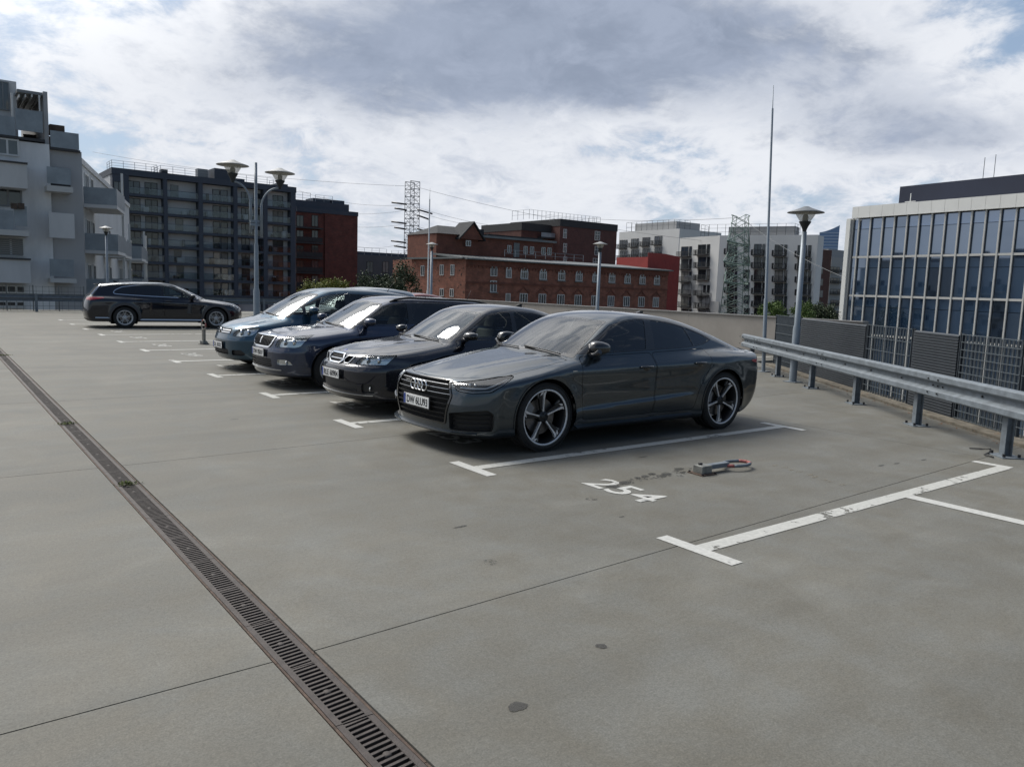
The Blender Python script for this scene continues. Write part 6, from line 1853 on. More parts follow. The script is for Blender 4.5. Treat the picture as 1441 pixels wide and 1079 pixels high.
# --- glass office at the right
def office():
    CL = simple('pale_cladding', (0.66, 0.66, 0.63), 0.6, noise=0.06, nscale=0.5); FIN = simple('pale_fins', (0.47, 0.465, 0.44), 0.5, 0.1)
    GL = simple('office_glass', (0.020, 0.042, 0.078), 0.03, 0.0, 1.0); GL_SKY = simple('office_glass_sky_reflection', (0.035, 0.080, 0.17), 0.04, 0.0, 1.0)  # the bluer copy paints the sky's reflection into the top panes
    for g_ in (GL, GL_SKY): g_.node_tree.nodes['Principled BSDF'].inputs['IOR'].default_value = 3.0; g_.node_tree.nodes['Principled BSDF'].inputs['Specular IOR Level'].default_value = 0.5; g_.node_tree.nodes['Principled BSDF'].inputs['Specular Tint'].default_value = (0.72, 0.84, 1.0, 1)
    OFV = [simple('office_glass_blind', (0.030, 0.046, 0.068), 0.05), simple('office_glass_dark', (0.008, 0.012, 0.018), 0.03)]
    for g_ in OFV: g_.node_tree.nodes['Principled BSDF'].inputs['IOR'].default_value = 3.0; g_.node_tree.nodes['Principled BSDF'].inputs['Specular Tint'].default_value = (0.66, 0.80, 1.0, 1)
    PLANT = simple('roof_plant_screen', (0.012, 0.017, 0.036), 0.5, 0.2, noise=0.15, nscale=0.3)
    P = pix_at(1197, 400, 80.0); Q = pix_at(1441, 400, 72.0)
    f = Facade('office_building', (P.x, P.y), (Q.x - P.x, Q.y - P.y), 'glass office with pale vertical fins and a pale cladding band under the roof')
    E = f.uz(1441, 380)[0] + 16
    zr = [f.uz(1203, y)[1] for y in (292, 308, 361, 416)]
    st = (zr[1] - zr[3]) / 2
    f.box('core', 0.5, E, 0, zr[1], 0.35, 30, simple('office_core', (0.02, 0.022, 0.025), 0.9))
    n = 0
    # fin positions from the photograph, at the height of the first transom
    fx = [1197.5, 1206, 1222, 1239, 1255.5, 1273, 1289.5, 1307.5, 1326, 1345, 1363, 1382.5, 1403, 1425]
    us = [f.uz(x, 360)[0] for x in fx]
    sp = us[-1] - us[-2]
    while us[-1] < E - sp: us.append(us[-1] + sp)
    floors = [zr[1] - st * k for k in range(7)]
    for i, u in enumerate(us): f.box('fin', u - 0.06, u + 0.06, 0, zr[1], -0.14, 0.0, FIN)
    for k, z in enumerate(floors[1:]):
        f.box('transom', 0, E, z - 0.09, z + 0.09, -0.10, 0.0, FIN)
    meshes = {}
    r8 = random.Random(2)
    for i in range(len(us) - 1):
        w = us[i + 1] - us[i] - 0.18
        for k in range(6):
            zt, zb = floors[k] - 0.09, floors[k + 1] + 0.09
            h1 = (zt - zb) * 0.27
            for nm, a, b_, mt in (('pane', zt - h1 + 0.02, zt, GL_SKY if k < 1 else GL), ('pane', zb, zt - h1 - 0.02, GL)):
                key = (round(w, 2), round(b_ - a, 2), mt.name)
                if r8.random() < 0.22: mt = OFV[r8.randrange(2)]; key = (key[0], key[1], mt.name)
                if key not in meshes: meshes[key] = MB().box((0, 0.05, 0), (w, 0.09, b_ - a)).mesh('pane', [mt])
                o = link('pane', meshes[key], None, f.root, (us[i] + 0.09, 0, a)); o.rotation_euler = (R(r8.uniform(-0.35, 0.35)), 0, R(r8.uniform(-0.35, 0.35)))
    for i in range(len(us) - 1):     # cladding band
        f.box('cladding_panel', us[i] + 0.01, us[i + 1] - 0.01, zr[1] + 0.01, zr[0], -0.35, 0.3, CL)
    f.box('corner_fin', -0.75, us[0] - 0.1, 0, zr[1] + 0.0, -0.35, 10, CL)
    f.box('roof', -0.2, E, zr[1] + 0.02, zr[0] - 0.3, 0.32, 30, CL)
    pu = f.uz(1266, 270, 6)[0]; pz = f.uz(1266, 263, 6)[1]
    f.box('plant_screen', pu, E, zr[0] - 0.3, pz, 6, 24, PLANT)
    for x in (1383, 1398): f.box('antenna', f.uz(x, 250, 8)[0] - 0.014, f.uz(x, 250, 8)[0] + 0.014, pz, f.uz(x, 222 if x < 1390 else 218, 8)[1], 8, 8.06, FG)
    a = f.uz(1281, 280, 2)[0]; f.box('antenna', a - 0.03, a + 0.03, zr[0] - 0.2, zr[0] + 1.1, 2, 2.06, FW); f.box('antenna', a - 0.5, a + 0.5, zr[0] + 0.35, zr[0] + 0.41, 2, 2.06, FW)
office()

# --- the far glass tower
def tower():
    D = 2100.0
    P = pix_at(1147.5, 400, D); Q = pix_at(1175, 400, D)
    f = Facade('glass_tower', (P.x, P.y), (Q.x - P.x, Q.y - P.y), 'distant blue glass skyscraper with a curved slanting top', 'tower')
    w = f.uz(1175, 400)[0]
    TB = simple('tower_glass', (0.085, 0.16, 0.30), 0.2, 0.0, 0.8); TL = simple('tower_bands', (0.30, 0.38, 0.48), 0.4)
    zl, zh = f.uz(1148, 327)[1], f.uz(1175, 317)[1]
    n = 10
    poly = [(0, 0)] + [(w * i / n, zl + (zh - zl) * (i / n) ** 1.5) for i in range(n + 1)] + [(w, 0)]
    MB().prism(poly, 0, 35, 'y').build('tower_shaft', TB, f.root)
    zz = zl - 3
    for k in range(14):
        z = zl - 2 - k * 7.5
        if z > 20: f.box('floor_band', 0.5, w - 0.5, z, z + 1.6, -0.6, -0.1, TL)
tower()

# --- lattice pylons and wires
def bar(mb, a, b_, r):
    mb.tube([a, b_], r, 4, caps=False)
def pylons():
    PM = simple('pylon_grey_steel', (0.20, 0.215, 0.23), 0.6, 0.3); PG = simple('pylon_green_steel', (0.14, 0.20, 0.175), 0.6, 0.2); INS = simple('insulator', (0.045, 0.045, 0.05), 0.4)
    D = 210.0
    b = pix_at(578, 400, D); r = empty('pylon', (b.x, b.y, STREET_Z)); tag(r, 'slim grey lattice pylon with short side insulators against the clouds', 'pylon', 'lattice pylons')
    top = pix_at(578, 256, D).z - STREET_Z
    w = 14.5 / 1093 * D / 2
    leg = MB(); br = MB()
    for sx in (-1, 1):
        for sy_ in (-1, 1): MB().tube([(sx * w, sy_ * w, 0), (sx * w, sy_ * w, top)], 0.10, 4).build('leg', PM, r)
    n = 20
    for k in range(n):
        z0, z1 = top * k / n, top * (k + 1) / n
        for s in (-1, 1):
            a, c = ((-w, w) if k % 2 else (w, -w))
            bar(br, (a, s * w, z0), (c, s * w, z1), 0.05); bar(br, (s * w, a, z0), (s * w, c, z1), 0.05); bar(br, (-a, s * w, z0), (-c, s * w, z1), 0.04)
            bar(br, (-w, s * w, z1), (w, s * w, z1), 0.10)
    for k in range(n):
        zm = top * (k + 0.5) / n
        for s in (-1, 1): bar(br, (-w, s * w, zm), (w, s * w, zm), 0.035); bar(br, (s * w, -w, zm), (s * w, w, zm), 0.035)
    br.build('bracing', PM, r)
    dv = Vector((_r2.x, _r2.y, 0)).normalized()
    arms = []
    for k, y in enumerate((288, 296, 315, 323, 342, 349)):
        z = pix_at(578, y, D).z - STREET_Z
        for s in (-1, 1):
            a = MB(); L_ = (3.2 if k % 2 else 4.0)
            a.tube([dv * (s * w), dv * (s * (w + L_)) + Vector((0, 0, 0.4 if s < 0 else -1.0))], 0.24, 6)
            a.build('insulator_arm', INS, r, (0, 0, z - (1.2 if s > 0 else 0)))
            arms.append(Vector((b.x, b.y, z + STREET_Z)) + dv * (s * (w + L_)))
    D2 = 150.0
    b2 = pix_at(1036, 400, D2); r2_ = empty('pylon', (b2.x, b2.y, STREET_Z), R(20)); tag(r2_, 'green lattice pylon with three cross-arms before the white flats', 'pylon', 'lattice pylons')
    top2 = pix_at(1039, 303, D2).z - STREET_Z
    base = 2.4; tw = 1.3
    wd = lambda z: base + (tw - base) * min(1, z / (top2 * 0.85))
    for sx in (-1, 1):
        for sy_ in (-1, 1): MB().tube([(sx * wd(0), sy_ * wd(0), 0), (sx * wd(top2 * .85), sy_ * wd(top2 * .85), top2 * .85), (sx * 1.1, sy_ * 1.1, top2)], 0.075, 4).build('leg', PG, r2_)
    br = MB(); n = 17
    for k in range(n):
        z0, z1 = top2 * k / n, top2 * (k + 1) / n
        w0, w1 = wd(z0), wd(z1)
        for s in (-1, 1):
            bar(br, (-w0, s * w0, z0), (w1, s * w1, z1), 0.036); bar(br, (w0, s * w0, z0), (-w1, s * w1, z1), 0.036)
            bar(br, (s * w0, -w0, z0), (s * w1, w1, z1), 0.05); bar(br, (s * w0, w0, z0), (s * w1, -w1, z1), 0.05)
            bar(br, (-w1, s * w1, z1), (w1, s * w1, z1), 0.05)
    br.build('bracing', PG, r2_)
    arm_pts = []
    for y, L_ in ((345, 5.5), (373, 6.6), (400, 5.0)):
        z = pix_at(1036, y, D2).z - STREET_Z
        for s in (-1, 1):
            a = MB()
            for sy_ in (-1, 1):
                bar(a, (s * wd(z), sy_ * wd(z), z), (s * (wd(z) + L_), 0, z + 0.3), 0.11); bar(a, (s * wd(z + 2.2), sy_ * wd(z + 2.2), z + 2.2), (s * (wd(z) + L_), 0, z + 0.3), 0.09)
            for q in range(1, 4):
                t = q / 4; bar(a, (s * (wd(z) + L_ * t), -wd(z) * (1 - t), z + 0.3 * t), (s * (wd(z) + L_ * t), wd(z) * (1 - t), z + 0.3 * t), 0.07); bar(a, (s * (wd(z) + L_ * t), 0, z + 0.3 * t), (s * (wd(z) + L_ * (t - 0.2)), 0, z + 2.2 * (1 - t) + 0.2), 0.07)
            a.build('cross_arm', PG, r2_)
            arm_pts.append(Vector((b2.x, b2.y, z + STREET_Z)) + Vector((math.cos(R(20)), math.sin(R(20)), 0)) * (s * (2.2 + L_)))
    # wires: from the slim pylon to both sides
    WM = simple('wire_grey', (0.16, 0.17, 0.18), 0.6)
    def wire(a, b_, sag, label, rad=0.035):
        pts = [a + (b_ - a) * (i / 24) + Vector((0, 0, -sag * 4 * (i / 24) * (1 - i / 24))) for i in range(25)]
        tag(MB().tube(pts, rad, 4).build('power_line', WM, None), label, 'power line', 'overhead power lines')
    for (x0, y0, x1, y1, nm) in ((571, 262, 130, 214, 'highest'), (566, 289, 420, 268, 'second'), (566, 297, 420, 290, 'third'), (566, 316, 440, 308, 'fourth'), (566, 343, 480, 340, 'lowest')):
        wire(pix_at(x0, y0, D), pix_at(x1, y1, D + 40), 1.5, nm + ' power line running from the slim grey pylon towards the dark flats')
    for (x0, y0, x1, y1, nm) in ((585, 263, 1000, 340, 'highest'), (588, 292, 800, 326, 'second'), (590, 299, 770, 322, 'third'), (588, 319, 745, 330, 'lowest')):
        wire(pix_at(x0, y0, D), pix_at(x1, y1, D - 30), 1.5, nm + ' power line running from the slim grey pylon towards the brick buildings')
    wire(pix_at(1044, 306, D2), pix_at(770, 302, 200), 1.0, 'power line running from the green pylon over the brown block')
    wire(pix_at(1050, 312, D2), pix_at(1200, 395, 120), 0.8, 'power line dropping from the green pylon towards the glass office')
pylons()

# --- trees
def tree(px, ytop, dist, rx, rz, label, cols, seed, lean=0.0, n=9000):
    rr = random.Random(seed); nr = np.random.default_rng(seed)
    t = pix_at(px, ytop, dist)
    H = t.z - STREET_Z
    root = empty('tree', (t.x, t.y, STREET_Z)); tag(root, label, 'tree', 'trees beyond the deck')
    tk = MB(); hc = H - rz
    tk.tube([(0, 0, 0), (0.1, 0, hc * 0.5), (0.0, 0.15, hc), (0.1, 0.1, H - rz * 0.5)], [rx * 0.10, rx * 0.08, rx * 0.055, rx * 0.02], 8)
    for i in range(9):
        a = rr.uniform(0, 6.28); z0 = hc * rr.uniform(0.75, 1.05); l = rx * rr.uniform(0.5, 0.85)
        tk.tube([(0, 0, z0), (l * 0.5 * math.cos(a), l * 0.5 * math.sin(a), z0 + rz * 0.25), (l * math.cos(a), l * math.sin(a), z0 + rz * rr.uniform(0.3, 0.8))], [rx * 0.035, rx * 0.022, rx * 0.008], 5)
    tk.build('trunk', simple('bark', (0.06, 0.048, 0.038), 0.95, noise=0.3, nscale=3), root)
    # clumps, then leaf quads around each
    k = 46
    C = []
    for i in range(k):
        v = nr.normal(size=3); v /= np.linalg.norm(v); q = nr.uniform(0.35, 0.95) ** 0.5
        C.append(np.array([v[0] * rx * q, v[1] * rx * q, hc + v[2] * rz * q * 0.95]))
    mats = [simple(f'leaf_{seed}_{i}', c, 0.7, noise=0.3, nscale=2) for i, c in enumerate(cols)]
    V = []; F = []; MI = []
    for i in range(n):
        c = C[nr.integers(k)]
        p = c + nr.normal(size=3) * np.array([rx, rx, rz]) * 0.13
        s = rx * nr.uniform(0.035, 0.075)
        a = nr.normal(size=3); a /= np.linalg.norm(a); b_ = np.cross(a, nr.normal(size=3)); b_ /= np.linalg.norm(b_) + 1e-9
        j = len(V)
        V += [tuple(p - a * s), tuple(p + b_ * s * 0.6), tuple(p + a * s), tuple(p - b_ * s * 0.6)]; F.append((j, j + 1, j + 2, j + 3)); MI.append(int(nr.integers(len(mats))))
    me = bpy.data.meshes.new('crown'); me.from_pydata(V, [], F)
    for m in mats: me.materials.append(m)
    me.polygons.foreach_set('material_index', MI); me.update()
    link('crown', me, None, root)
G1 = [(0.16, 0.17, 0.030), (0.20, 0.20, 0.034), (0.12, 0.14, 0.026)]
G2 = [(0.036, 0.055, 0.022), (0.050, 0.072, 0.028), (0.028, 0.044, 0.018)]
G3 = [(0.07, 0.12, 0.022), (0.095, 0.15, 0.03), (0.05, 0.09, 0.018)]
tree(463, 389.5, 95, 2.6, 2.8, 'yellow-green tree crown showing above the blue hatchback roof', G1, 21)
tree(436, 395, 92, 1.7, 2.2, 'small yellow-green tree crown beside the larger one before the brick block', G1, 22)
tree(527, 379, 110, 2.6, 3.5, 'dark green tree before the low grey block', G2, 23)
tree(567, 367, 112, 2.6, 5.5, 'tall dark conifer-like tree against the brick wing', G2, 24, n=6500)
tree(549, 392, 105, 2.2, 3.0, 'low dark green tree between the two darker trees', G2, 25)
tree(1091, 423.5, 60, 1.1, 1.3, 'bright green treetop showing over the parapet below the white flats', G3, 26)
tree(1131, 424.5, 60, 0.9, 1.2, 'bright green treetop partly behind the grey lantern pole', G3, 27)
tree(1158, 428, 75, 1.5, 2.0, 'dark green treetop between bright treetop and glass office', G2, 28)
# ------------------------------------------------------------------ the five cars in front and two behind
def audi_lamp(B, o, s):
    q_bar(B, [(0.44, 0.705), (0.52, 0.662), (0.66, 0.652), (0.84, 0.668), (0.94, 0.725), (1.01, 0.785)], s, CM['drl'], 'light_strip', o, 0.006, 0.014)
    q_bar(B, [(0.52, 0.700), (0.66, 0.694), (0.80, 0.702)], s, CM['drl'], 'light_strip', o, 0.012, 0.024)
    q_bar(B, [(0.80, 0.702), (0.89, 0.745), (0.98, 0.790)], s, CM['drl'], 'light_strip', o, 0.010, 0.022)
    for q in (0.54, 0.60, 0.66):
        p = q_points(B, [(q, 0.715)])[0]
        MB().lathe([(0.0, -0.008), (0.016, -0.004), (0.018, 0.01)], axis='x', n=14).build('projector', CM['reflector'], o, (p[0] + 0.03, s * (p[1] - 0.005), p[2]))

def audi_details(B, root, mat):
    gr = [c for c in CHILDREN(root) if c.name.startswith('grille')][0]
    def half(z):        # half width of the grille opening at height z
        P = AUDI['openings'][0][2]
        w = 0
        for i in range(len(P) - 1):
            (y0, z0), (y1, z1) = P[i], P[i + 1]
            if min(z0, z1) <= z <= max(z0, z1) and abs(z1 - z0) > 1e-6: w = max(w, y0 + (y1 - y0) * (z - z0) / (z1 - z0))
        return w
    for z in (0.700, 0.655, 0.605, 0.555, 0.505, 0.455, 0.405, 0.355):
        w = half(z) - 0.02
        for a, b in ((-w, w),):
            front_bar(B, z, z, a, b, CM['liner'], 'grille_bar', gr, 0.016, -0.014, 25)
            front_bar(B, z + 0.006, z + 0.006, a, b, CM['satin'] if z > 0.6 else CM['gunmetal'], 'grille_bar', gr, 0.0045, -0.008, 25)
    loop_bar(B, AUDI_GRILLE_RING, CM['black'], 'grille_surround', root, 0.020, 0.001)
    # four interlocking rings
    x0 = float(B.fx(0, 0.655)) - 0.022
    em = empty('emblem', (0, 0, 0), 0, root)
    for i in range(4):
        yc = 0.1065 - 0.071 * i
        pts = [(x0 + (0.004 if i % 2 else 0.0) + 0.10 * (yc + 0.052 * math.cos(a)) ** 2, yc + 0.052 * math.cos(a), 0.655 + 0.054 * math.sin(a)) for a in [2 * math.pi * k / 36 for k in range(36)]]
        MB().tube(pts, 0.0075, 8, closed=True).build('emblem_ring', CM['chrome'], em)
    MB().box((float(B.fx(0.30, 0.69)) + 0.004, 0.26, 0.672), (float(B.fx(0.30, 0.69)) + 0.012, 0.35, 0.684)).build('grille_badge', CM['satin'], gr)
    # front splitter and sill blades
    ys = np.linspace(-0.80, 0.80, 41); zs = 0.222 + 0.012 * np.abs(ys / 0.8) ** 2
    xs = B.fx(ys, zs + 0.02)
    strip([(xs[i] - 0.012, ys[i], zs[i]) for i in range(41)], [(-0.25, 0, 1)] * 41, 0.055, 0.012).build('front_splitter', mat, root)
    for s in (-1, 1):
        xs = np.linspace(1.42, 3.32, 20); zs = 0.232 + 0.012 * (xs - 1.4) / 1.9
        ysd = B.sy(xs, zs + 0.03, s)
        strip([(xs[i], ysd[i] + s * 0.014, zs[i]) for i in range(20)], [(0, s * 0.45, 1)] * 20, 0.062, 0.014).build('sill_blade', mat, root)
        # canard above the side intake
        Q = [(0.43, 0.444), (0.62, 0.476), (0.83, 0.497), (0.893, 0.46), (0.905, 0.40), (0.89, 0.28)]
        q_bar(B, Q, s, mat, 'intake_trim', root, 0.030, -0.006, 0.012)
        for k in range(4):
            q_bar(B, [(0.44, 0.405 - 0.045 * k), (0.86, 0.425 - 0.045 * k)], s, CM['liner'], 'intake_bar', root, 0.010, 0.035, 0.012, 10)
        bx = MB().box((1.36, float(B.sy(1.40, 0.845, s)) - 0.003, 0.838), (1.42, float(B.sy(1.40, 0.845, s)) + 0.003, 0.848)).build('fender_badge', CM['chrome'], root)
        # boot lid spoiler edge light
    fin = MB().prism([(3.05, 0.0), (3.20, 0.045), (3.25, 0.045), (3.24, 0.0)], -0.012, 0.012, 'y').build('roof_antenna', mat, root, (0.12, 0, float(B.tz(3.27, 0)) - 0.006))

AUDI_GR = [(0.0, 0.735), (0.455, 0.735), (0.545, 0.60), (0.46, 0.315), (0.0, 0.305)]
AUDI_GRILLE_RING = [(0.47, 0.742), (0.548, 0.60), (0.46, 0.305), (-0.46, 0.305), (-0.548, 0.60), (-0.47, 0.742)]
AUDI = dict(
    L=5.05, W=1.908, H=1.47, z0=0.17, xf=1.01, xr=3.945, Rw=0.367, Rr=0.293, Ra=0.412, tyre_w=0.265, wheel='blade', flare=0.020, flare_w=0.10,
    plan=[(0, 0.90), (0.4, 0.920), (0.9, 0.930), (1.5, 0.928), (2.5, 0.932), (3.3, 0.936), (3.9, 0.938), (4.4, 0.912), (4.97, 0.84)],
    inset=[(0.10, 0.10), (0.2, 0.045), (0.3, 0.018), (0.45, 0.006), (0.6, 0.0), (0.75, 0.0), (0.85, 0.008), (0.92, 0.035), (1.0, 0.085), (1.1, 0.16)],
    front=[(0.15, 0.16), (0.22, 0.03), (0.32, 0.02), (0.45, 0.0), (0.6, 0.015), (0.70, 0.045), (0.76, 0.09), (0.85, 0.24)],
    rear=[(0.15, 4.68), (0.25, 4.86), (0.35, 4.96), (0.5, 5.02), (0.7, 5.03), (0.85, 5.01), (0.95, 5.0), (1.05, 4.93)],
    top=[(0.0, 0.71), (0.12, 0.765), (0.3, 0.815), (0.6, 0.875), (1.0, 0.945), (1.35, 0.995), (1.7, 1.02), (2.5, 1.04), (3.4, 1.07), (4.0, 1.07), (4.5, 1.03), (4.97, 0.995)],
    roof=[(1.0, 0.82), (1.20, 0.935), (1.40, 1.045), (1.75, 1.235), (2.05, 1.375), (2.3, 1.44), (2.6, 1.467), (3.0, 1.455), (3.5, 1.385), (4.1, 1.225), (4.6, 1.06), (4.9, 0.955)],
    belt=[(1.0, 0.74), (1.4, 0.80), (1.8, 0.84), (2.5, 0.855), (3.2, 0.84), (3.8, 0.79), (4.3, 0.73), (4.97, 0.66)],
    crown=0.10, crown_f=0.03, roof_crown=0.030, wrap=(0.25, 0.22), zbelt=1.0, tumble=0.42, tumble2=0.32, fc=(0.13, 0.13), fc8=0.22, rc=(0.14, 0.26), k_f=0.04, k_r=0.05, k_sh=0.055, k_roof=0.07,
    creases=[([(0.3, 0.77), (0.9, 0.855), (1.5, 0.842), (2.2, 0.85), (3.0, 0.875), (3.86, 0.915), (4.97, 0.93)], [(0.3, 0.0), (0.7, 0.016), (0.95, 0.024), (1.5, 0.014), (2.5, 0.015), (3.4, 0.022), (3.9, 0.026), (4.6, 0.016), (4.97, 0.008)], 0.07, 0.14),
             ([(1.2, 0.38), (1.5, 0.395), (3.2, 0.475), (3.5, 0.49)], [(1.25, 0.0), (1.6, 0.020), (2.6, 0.024), (3.25, 0.016), (3.45, 0.0)], 0.045, 0.22)],
    hood_lines=[([(0.1, 0.40), (0.6, 0.50), (1.3, 0.62), (1.8, 0.66)], 0.013, 0.10), ([(0.1, 0.18), (0.6, 0.27), (1.3, 0.40), (1.8, 0.44)], 0.008, 0.09)],
    windscreen=[(1.33, 0.0), (1.36, 0.35), (1.435, 0.62), (1.50, 0.765), (2.17, 0.575), (2.10, 0.35), (2.075, 0.0)],
    windscreen_in=[(1.385, 0.0), (1.415, 0.35), (1.485, 0.60), (1.56, 0.715), (2.14, 0.548), (2.075, 0.35), (2.05, 0.0)],
    rear_window=[(3.55, 0.0), (3.60, 0.44), (4.45, 0.50), (4.62, 0.30), (4.65, 0.0)],
    dlo=[(1.56, 1.005), (2.09, 1.020), (2.60, 1.034), (3.20, 1.048), (3.50, 1.062), (3.72, 1.088), (3.90, 1.140), (3.70, 1.215), (3.42, 1.298), (3.1, 1.358), (2.80, 1.388), (2.60, 1.393), (2.40, 1.374), (2.14, 1.318), (1.80, 1.140)],
    panes=[('front', [(1.70, 1.025), (2.09, 1.034), (2.575, 1.048), (2.705, 1.378), (2.60, 1.380), (2.40, 1.361), (2.15, 1.305), (1.86, 1.145)], 'tint'),
           ('rear', [(2.735, 1.050), (3.20, 1.062), (3.475, 1.073), (3.385, 1.292), (3.1, 1.346), (2.815, 1.376)], 'dark'),
           ('quarter', [(3.505, 1.076), (3.71, 1.100), (3.865, 1.140), (3.69, 1.206), (3.415, 1.286)], 'dark')],
    doors=[dict(poly=[(1.53, 0.30), (2.63, 0.30), (2.66, 0.62), (2.665, 0.85), (2.64, 1.01), (1.56, 0.985), (1.50, 0.85)], handle=(2.50, 0.850)),
           dict(poly=[(2.645, 0.30), (3.38, 0.30), (3.46, 0.55), (3.62, 0.78), (3.68, 0.90), (3.66, 1.035), (2.655, 1.010), (2.68, 0.85), (2.675, 0.62)], handle=(3.45, 0.868))],
    hood=[(0.11, 0.0), (0.135, 0.30), (0.20, 0.47), (0.36, 0.66), (0.60, 0.765), (1.0, 0.80), (1.42, 0.765), (1.40, 0.60), (1.32, 0.35), (1.285, 0.0)], hood_z=0.70,
    openings=[('grille', 'yz', AUDI_GR + [(-0.45, 0.315), (-0.535, 0.60), (-0.46, 0.735)], 0.03, 'liner'),
              ('side_intake', 'q', [(0.415, 0.430), (0.62, 0.462), (0.83, 0.482), (0.885, 0.44), (0.875, 0.262), (0.42, 0.250)], 0.06, 'plastic')],
    headlight=[(0.425, 0.728), (0.50, 0.655), (0.66, 0.640), (0.86, 0.655), (0.97, 0.735), (1.05, 0.800), (1.01, 0.812), (0.74, 0.770)], hl_mat='housing', hl_detail=audi_lamp,
    taillight=[(0.1, 0.90), (0.1, 0.82), (0.70, 0.80), (1.0, 0.85), (1.0, 0.88), (0.7, 0.90)],
    mirror=(1.72, 1.075, 0.115, 0.27, 0.090), mirror_y=0.84, mirror_fold=1.42, mirror_mat='black', handle_mat='black', cabin=(1.50, 3.75), seat_h=0.60,
    wipers=[(0.62, 0.02), (-0.05, -0.62)], wiper_x=(1.385, 1.35), plate=('DW 6LU93', 0.0, 0.487, 0.0), details=audi_details, wheel_rot={1.01: 0.12, 3.945: -0.35}, rear_heads=False)

def lamp_bowls(pts, r):
    def f(B, o, s):
        for q, z in pts:
            p = q_points(B, [(q, z)])[0]
            MB().lathe([(0.0, 0.03), (r * 0.5, 0.022), (r * 0.85, 0.0), (r, -0.018), (r * 1.04, -0.016), (r * 0.9, 0.01)], axis='x', n=20).build('lamp_bowl', CM['chrome'], o, (p[0] + 0.045, s * (p[1] - 0.012), p[2]), (0, 0, s * 0.45))
            MB().lathe([(0.0, -0.008), (r * 0.3, 0.0), (r * 0.32, 0.03)], axis='x', n=14).build('bulb', CM['reflector'], o, (p[0] + 0.045, s * (p[1] - 0.012), p[2]), (0, 0, s * 0.45))
    return f

def saab_details(B, root, mat):
    c = [(-0.185, 0.770), (-0.215, 0.705), (-0.135, 0.650), (0.135, 0.650), (0.215, 0.705), (0.185, 0.770)]
    loop_bar(B, c, CM['chrome'], 'grille_frame', root, 0.024, 0.006)
    front_bar(B, 0.71, 0.71, -0.18, 0.18, CM['chrome'], 'grille_bar', root, 0.015, -0.006)
    for z in (0.69, 0.73, 0.75, 0.67):
        front_bar(B, z, z, -0.16, 0.16, CM['plastic'], 'grille_bar', root, 0.008, -0.012)
    for s in (-1, 1):
        loop_bar(B, [(s * y, z) for y, z in [(0.245, 0.66), (0.33, 0.66), (0.415, 0.755), (0.30, 0.762), (0.225, 0.71)]], CM['satin'], 'grille_frame', root, 0.014, 0.004)
        Q = q_points(B, [(0.62, 0.36)])[0]
        MB().lathe([(0.0, 0.0), (0.028, -0.004), (0.034, 0.01)], axis='x', n=16).build('fog_light', CM['reflector'], root, (Q[0] + 0.012, s * Q[1], Q[2]), (0, 0, s * 0.5))
    front_bar(B, 0.275, 0.275, -0.70, 0.70, CM['satin'], 'bumper_trim', root, 0.010, 0.004, 31)
    MB().lathe([(0.0, 0.004), (0.030, 0.003), (0.034, 0.0)], axis='z', n=20).build('emblem', CM['blue'], root, (0.20, 0, float(B.tz(0.20, 0))), (0, -0.30, 0))
    MB().prism([(2.9, 0.0), (3.02, 0.05), (3.07, 0.05), (3.06, 0.0)], -0.012, 0.012, 'y').build('roof_antenna', CM['plastic'], root, (0.1, 0, float(B.tz(3.05, 0)) - 0.006))

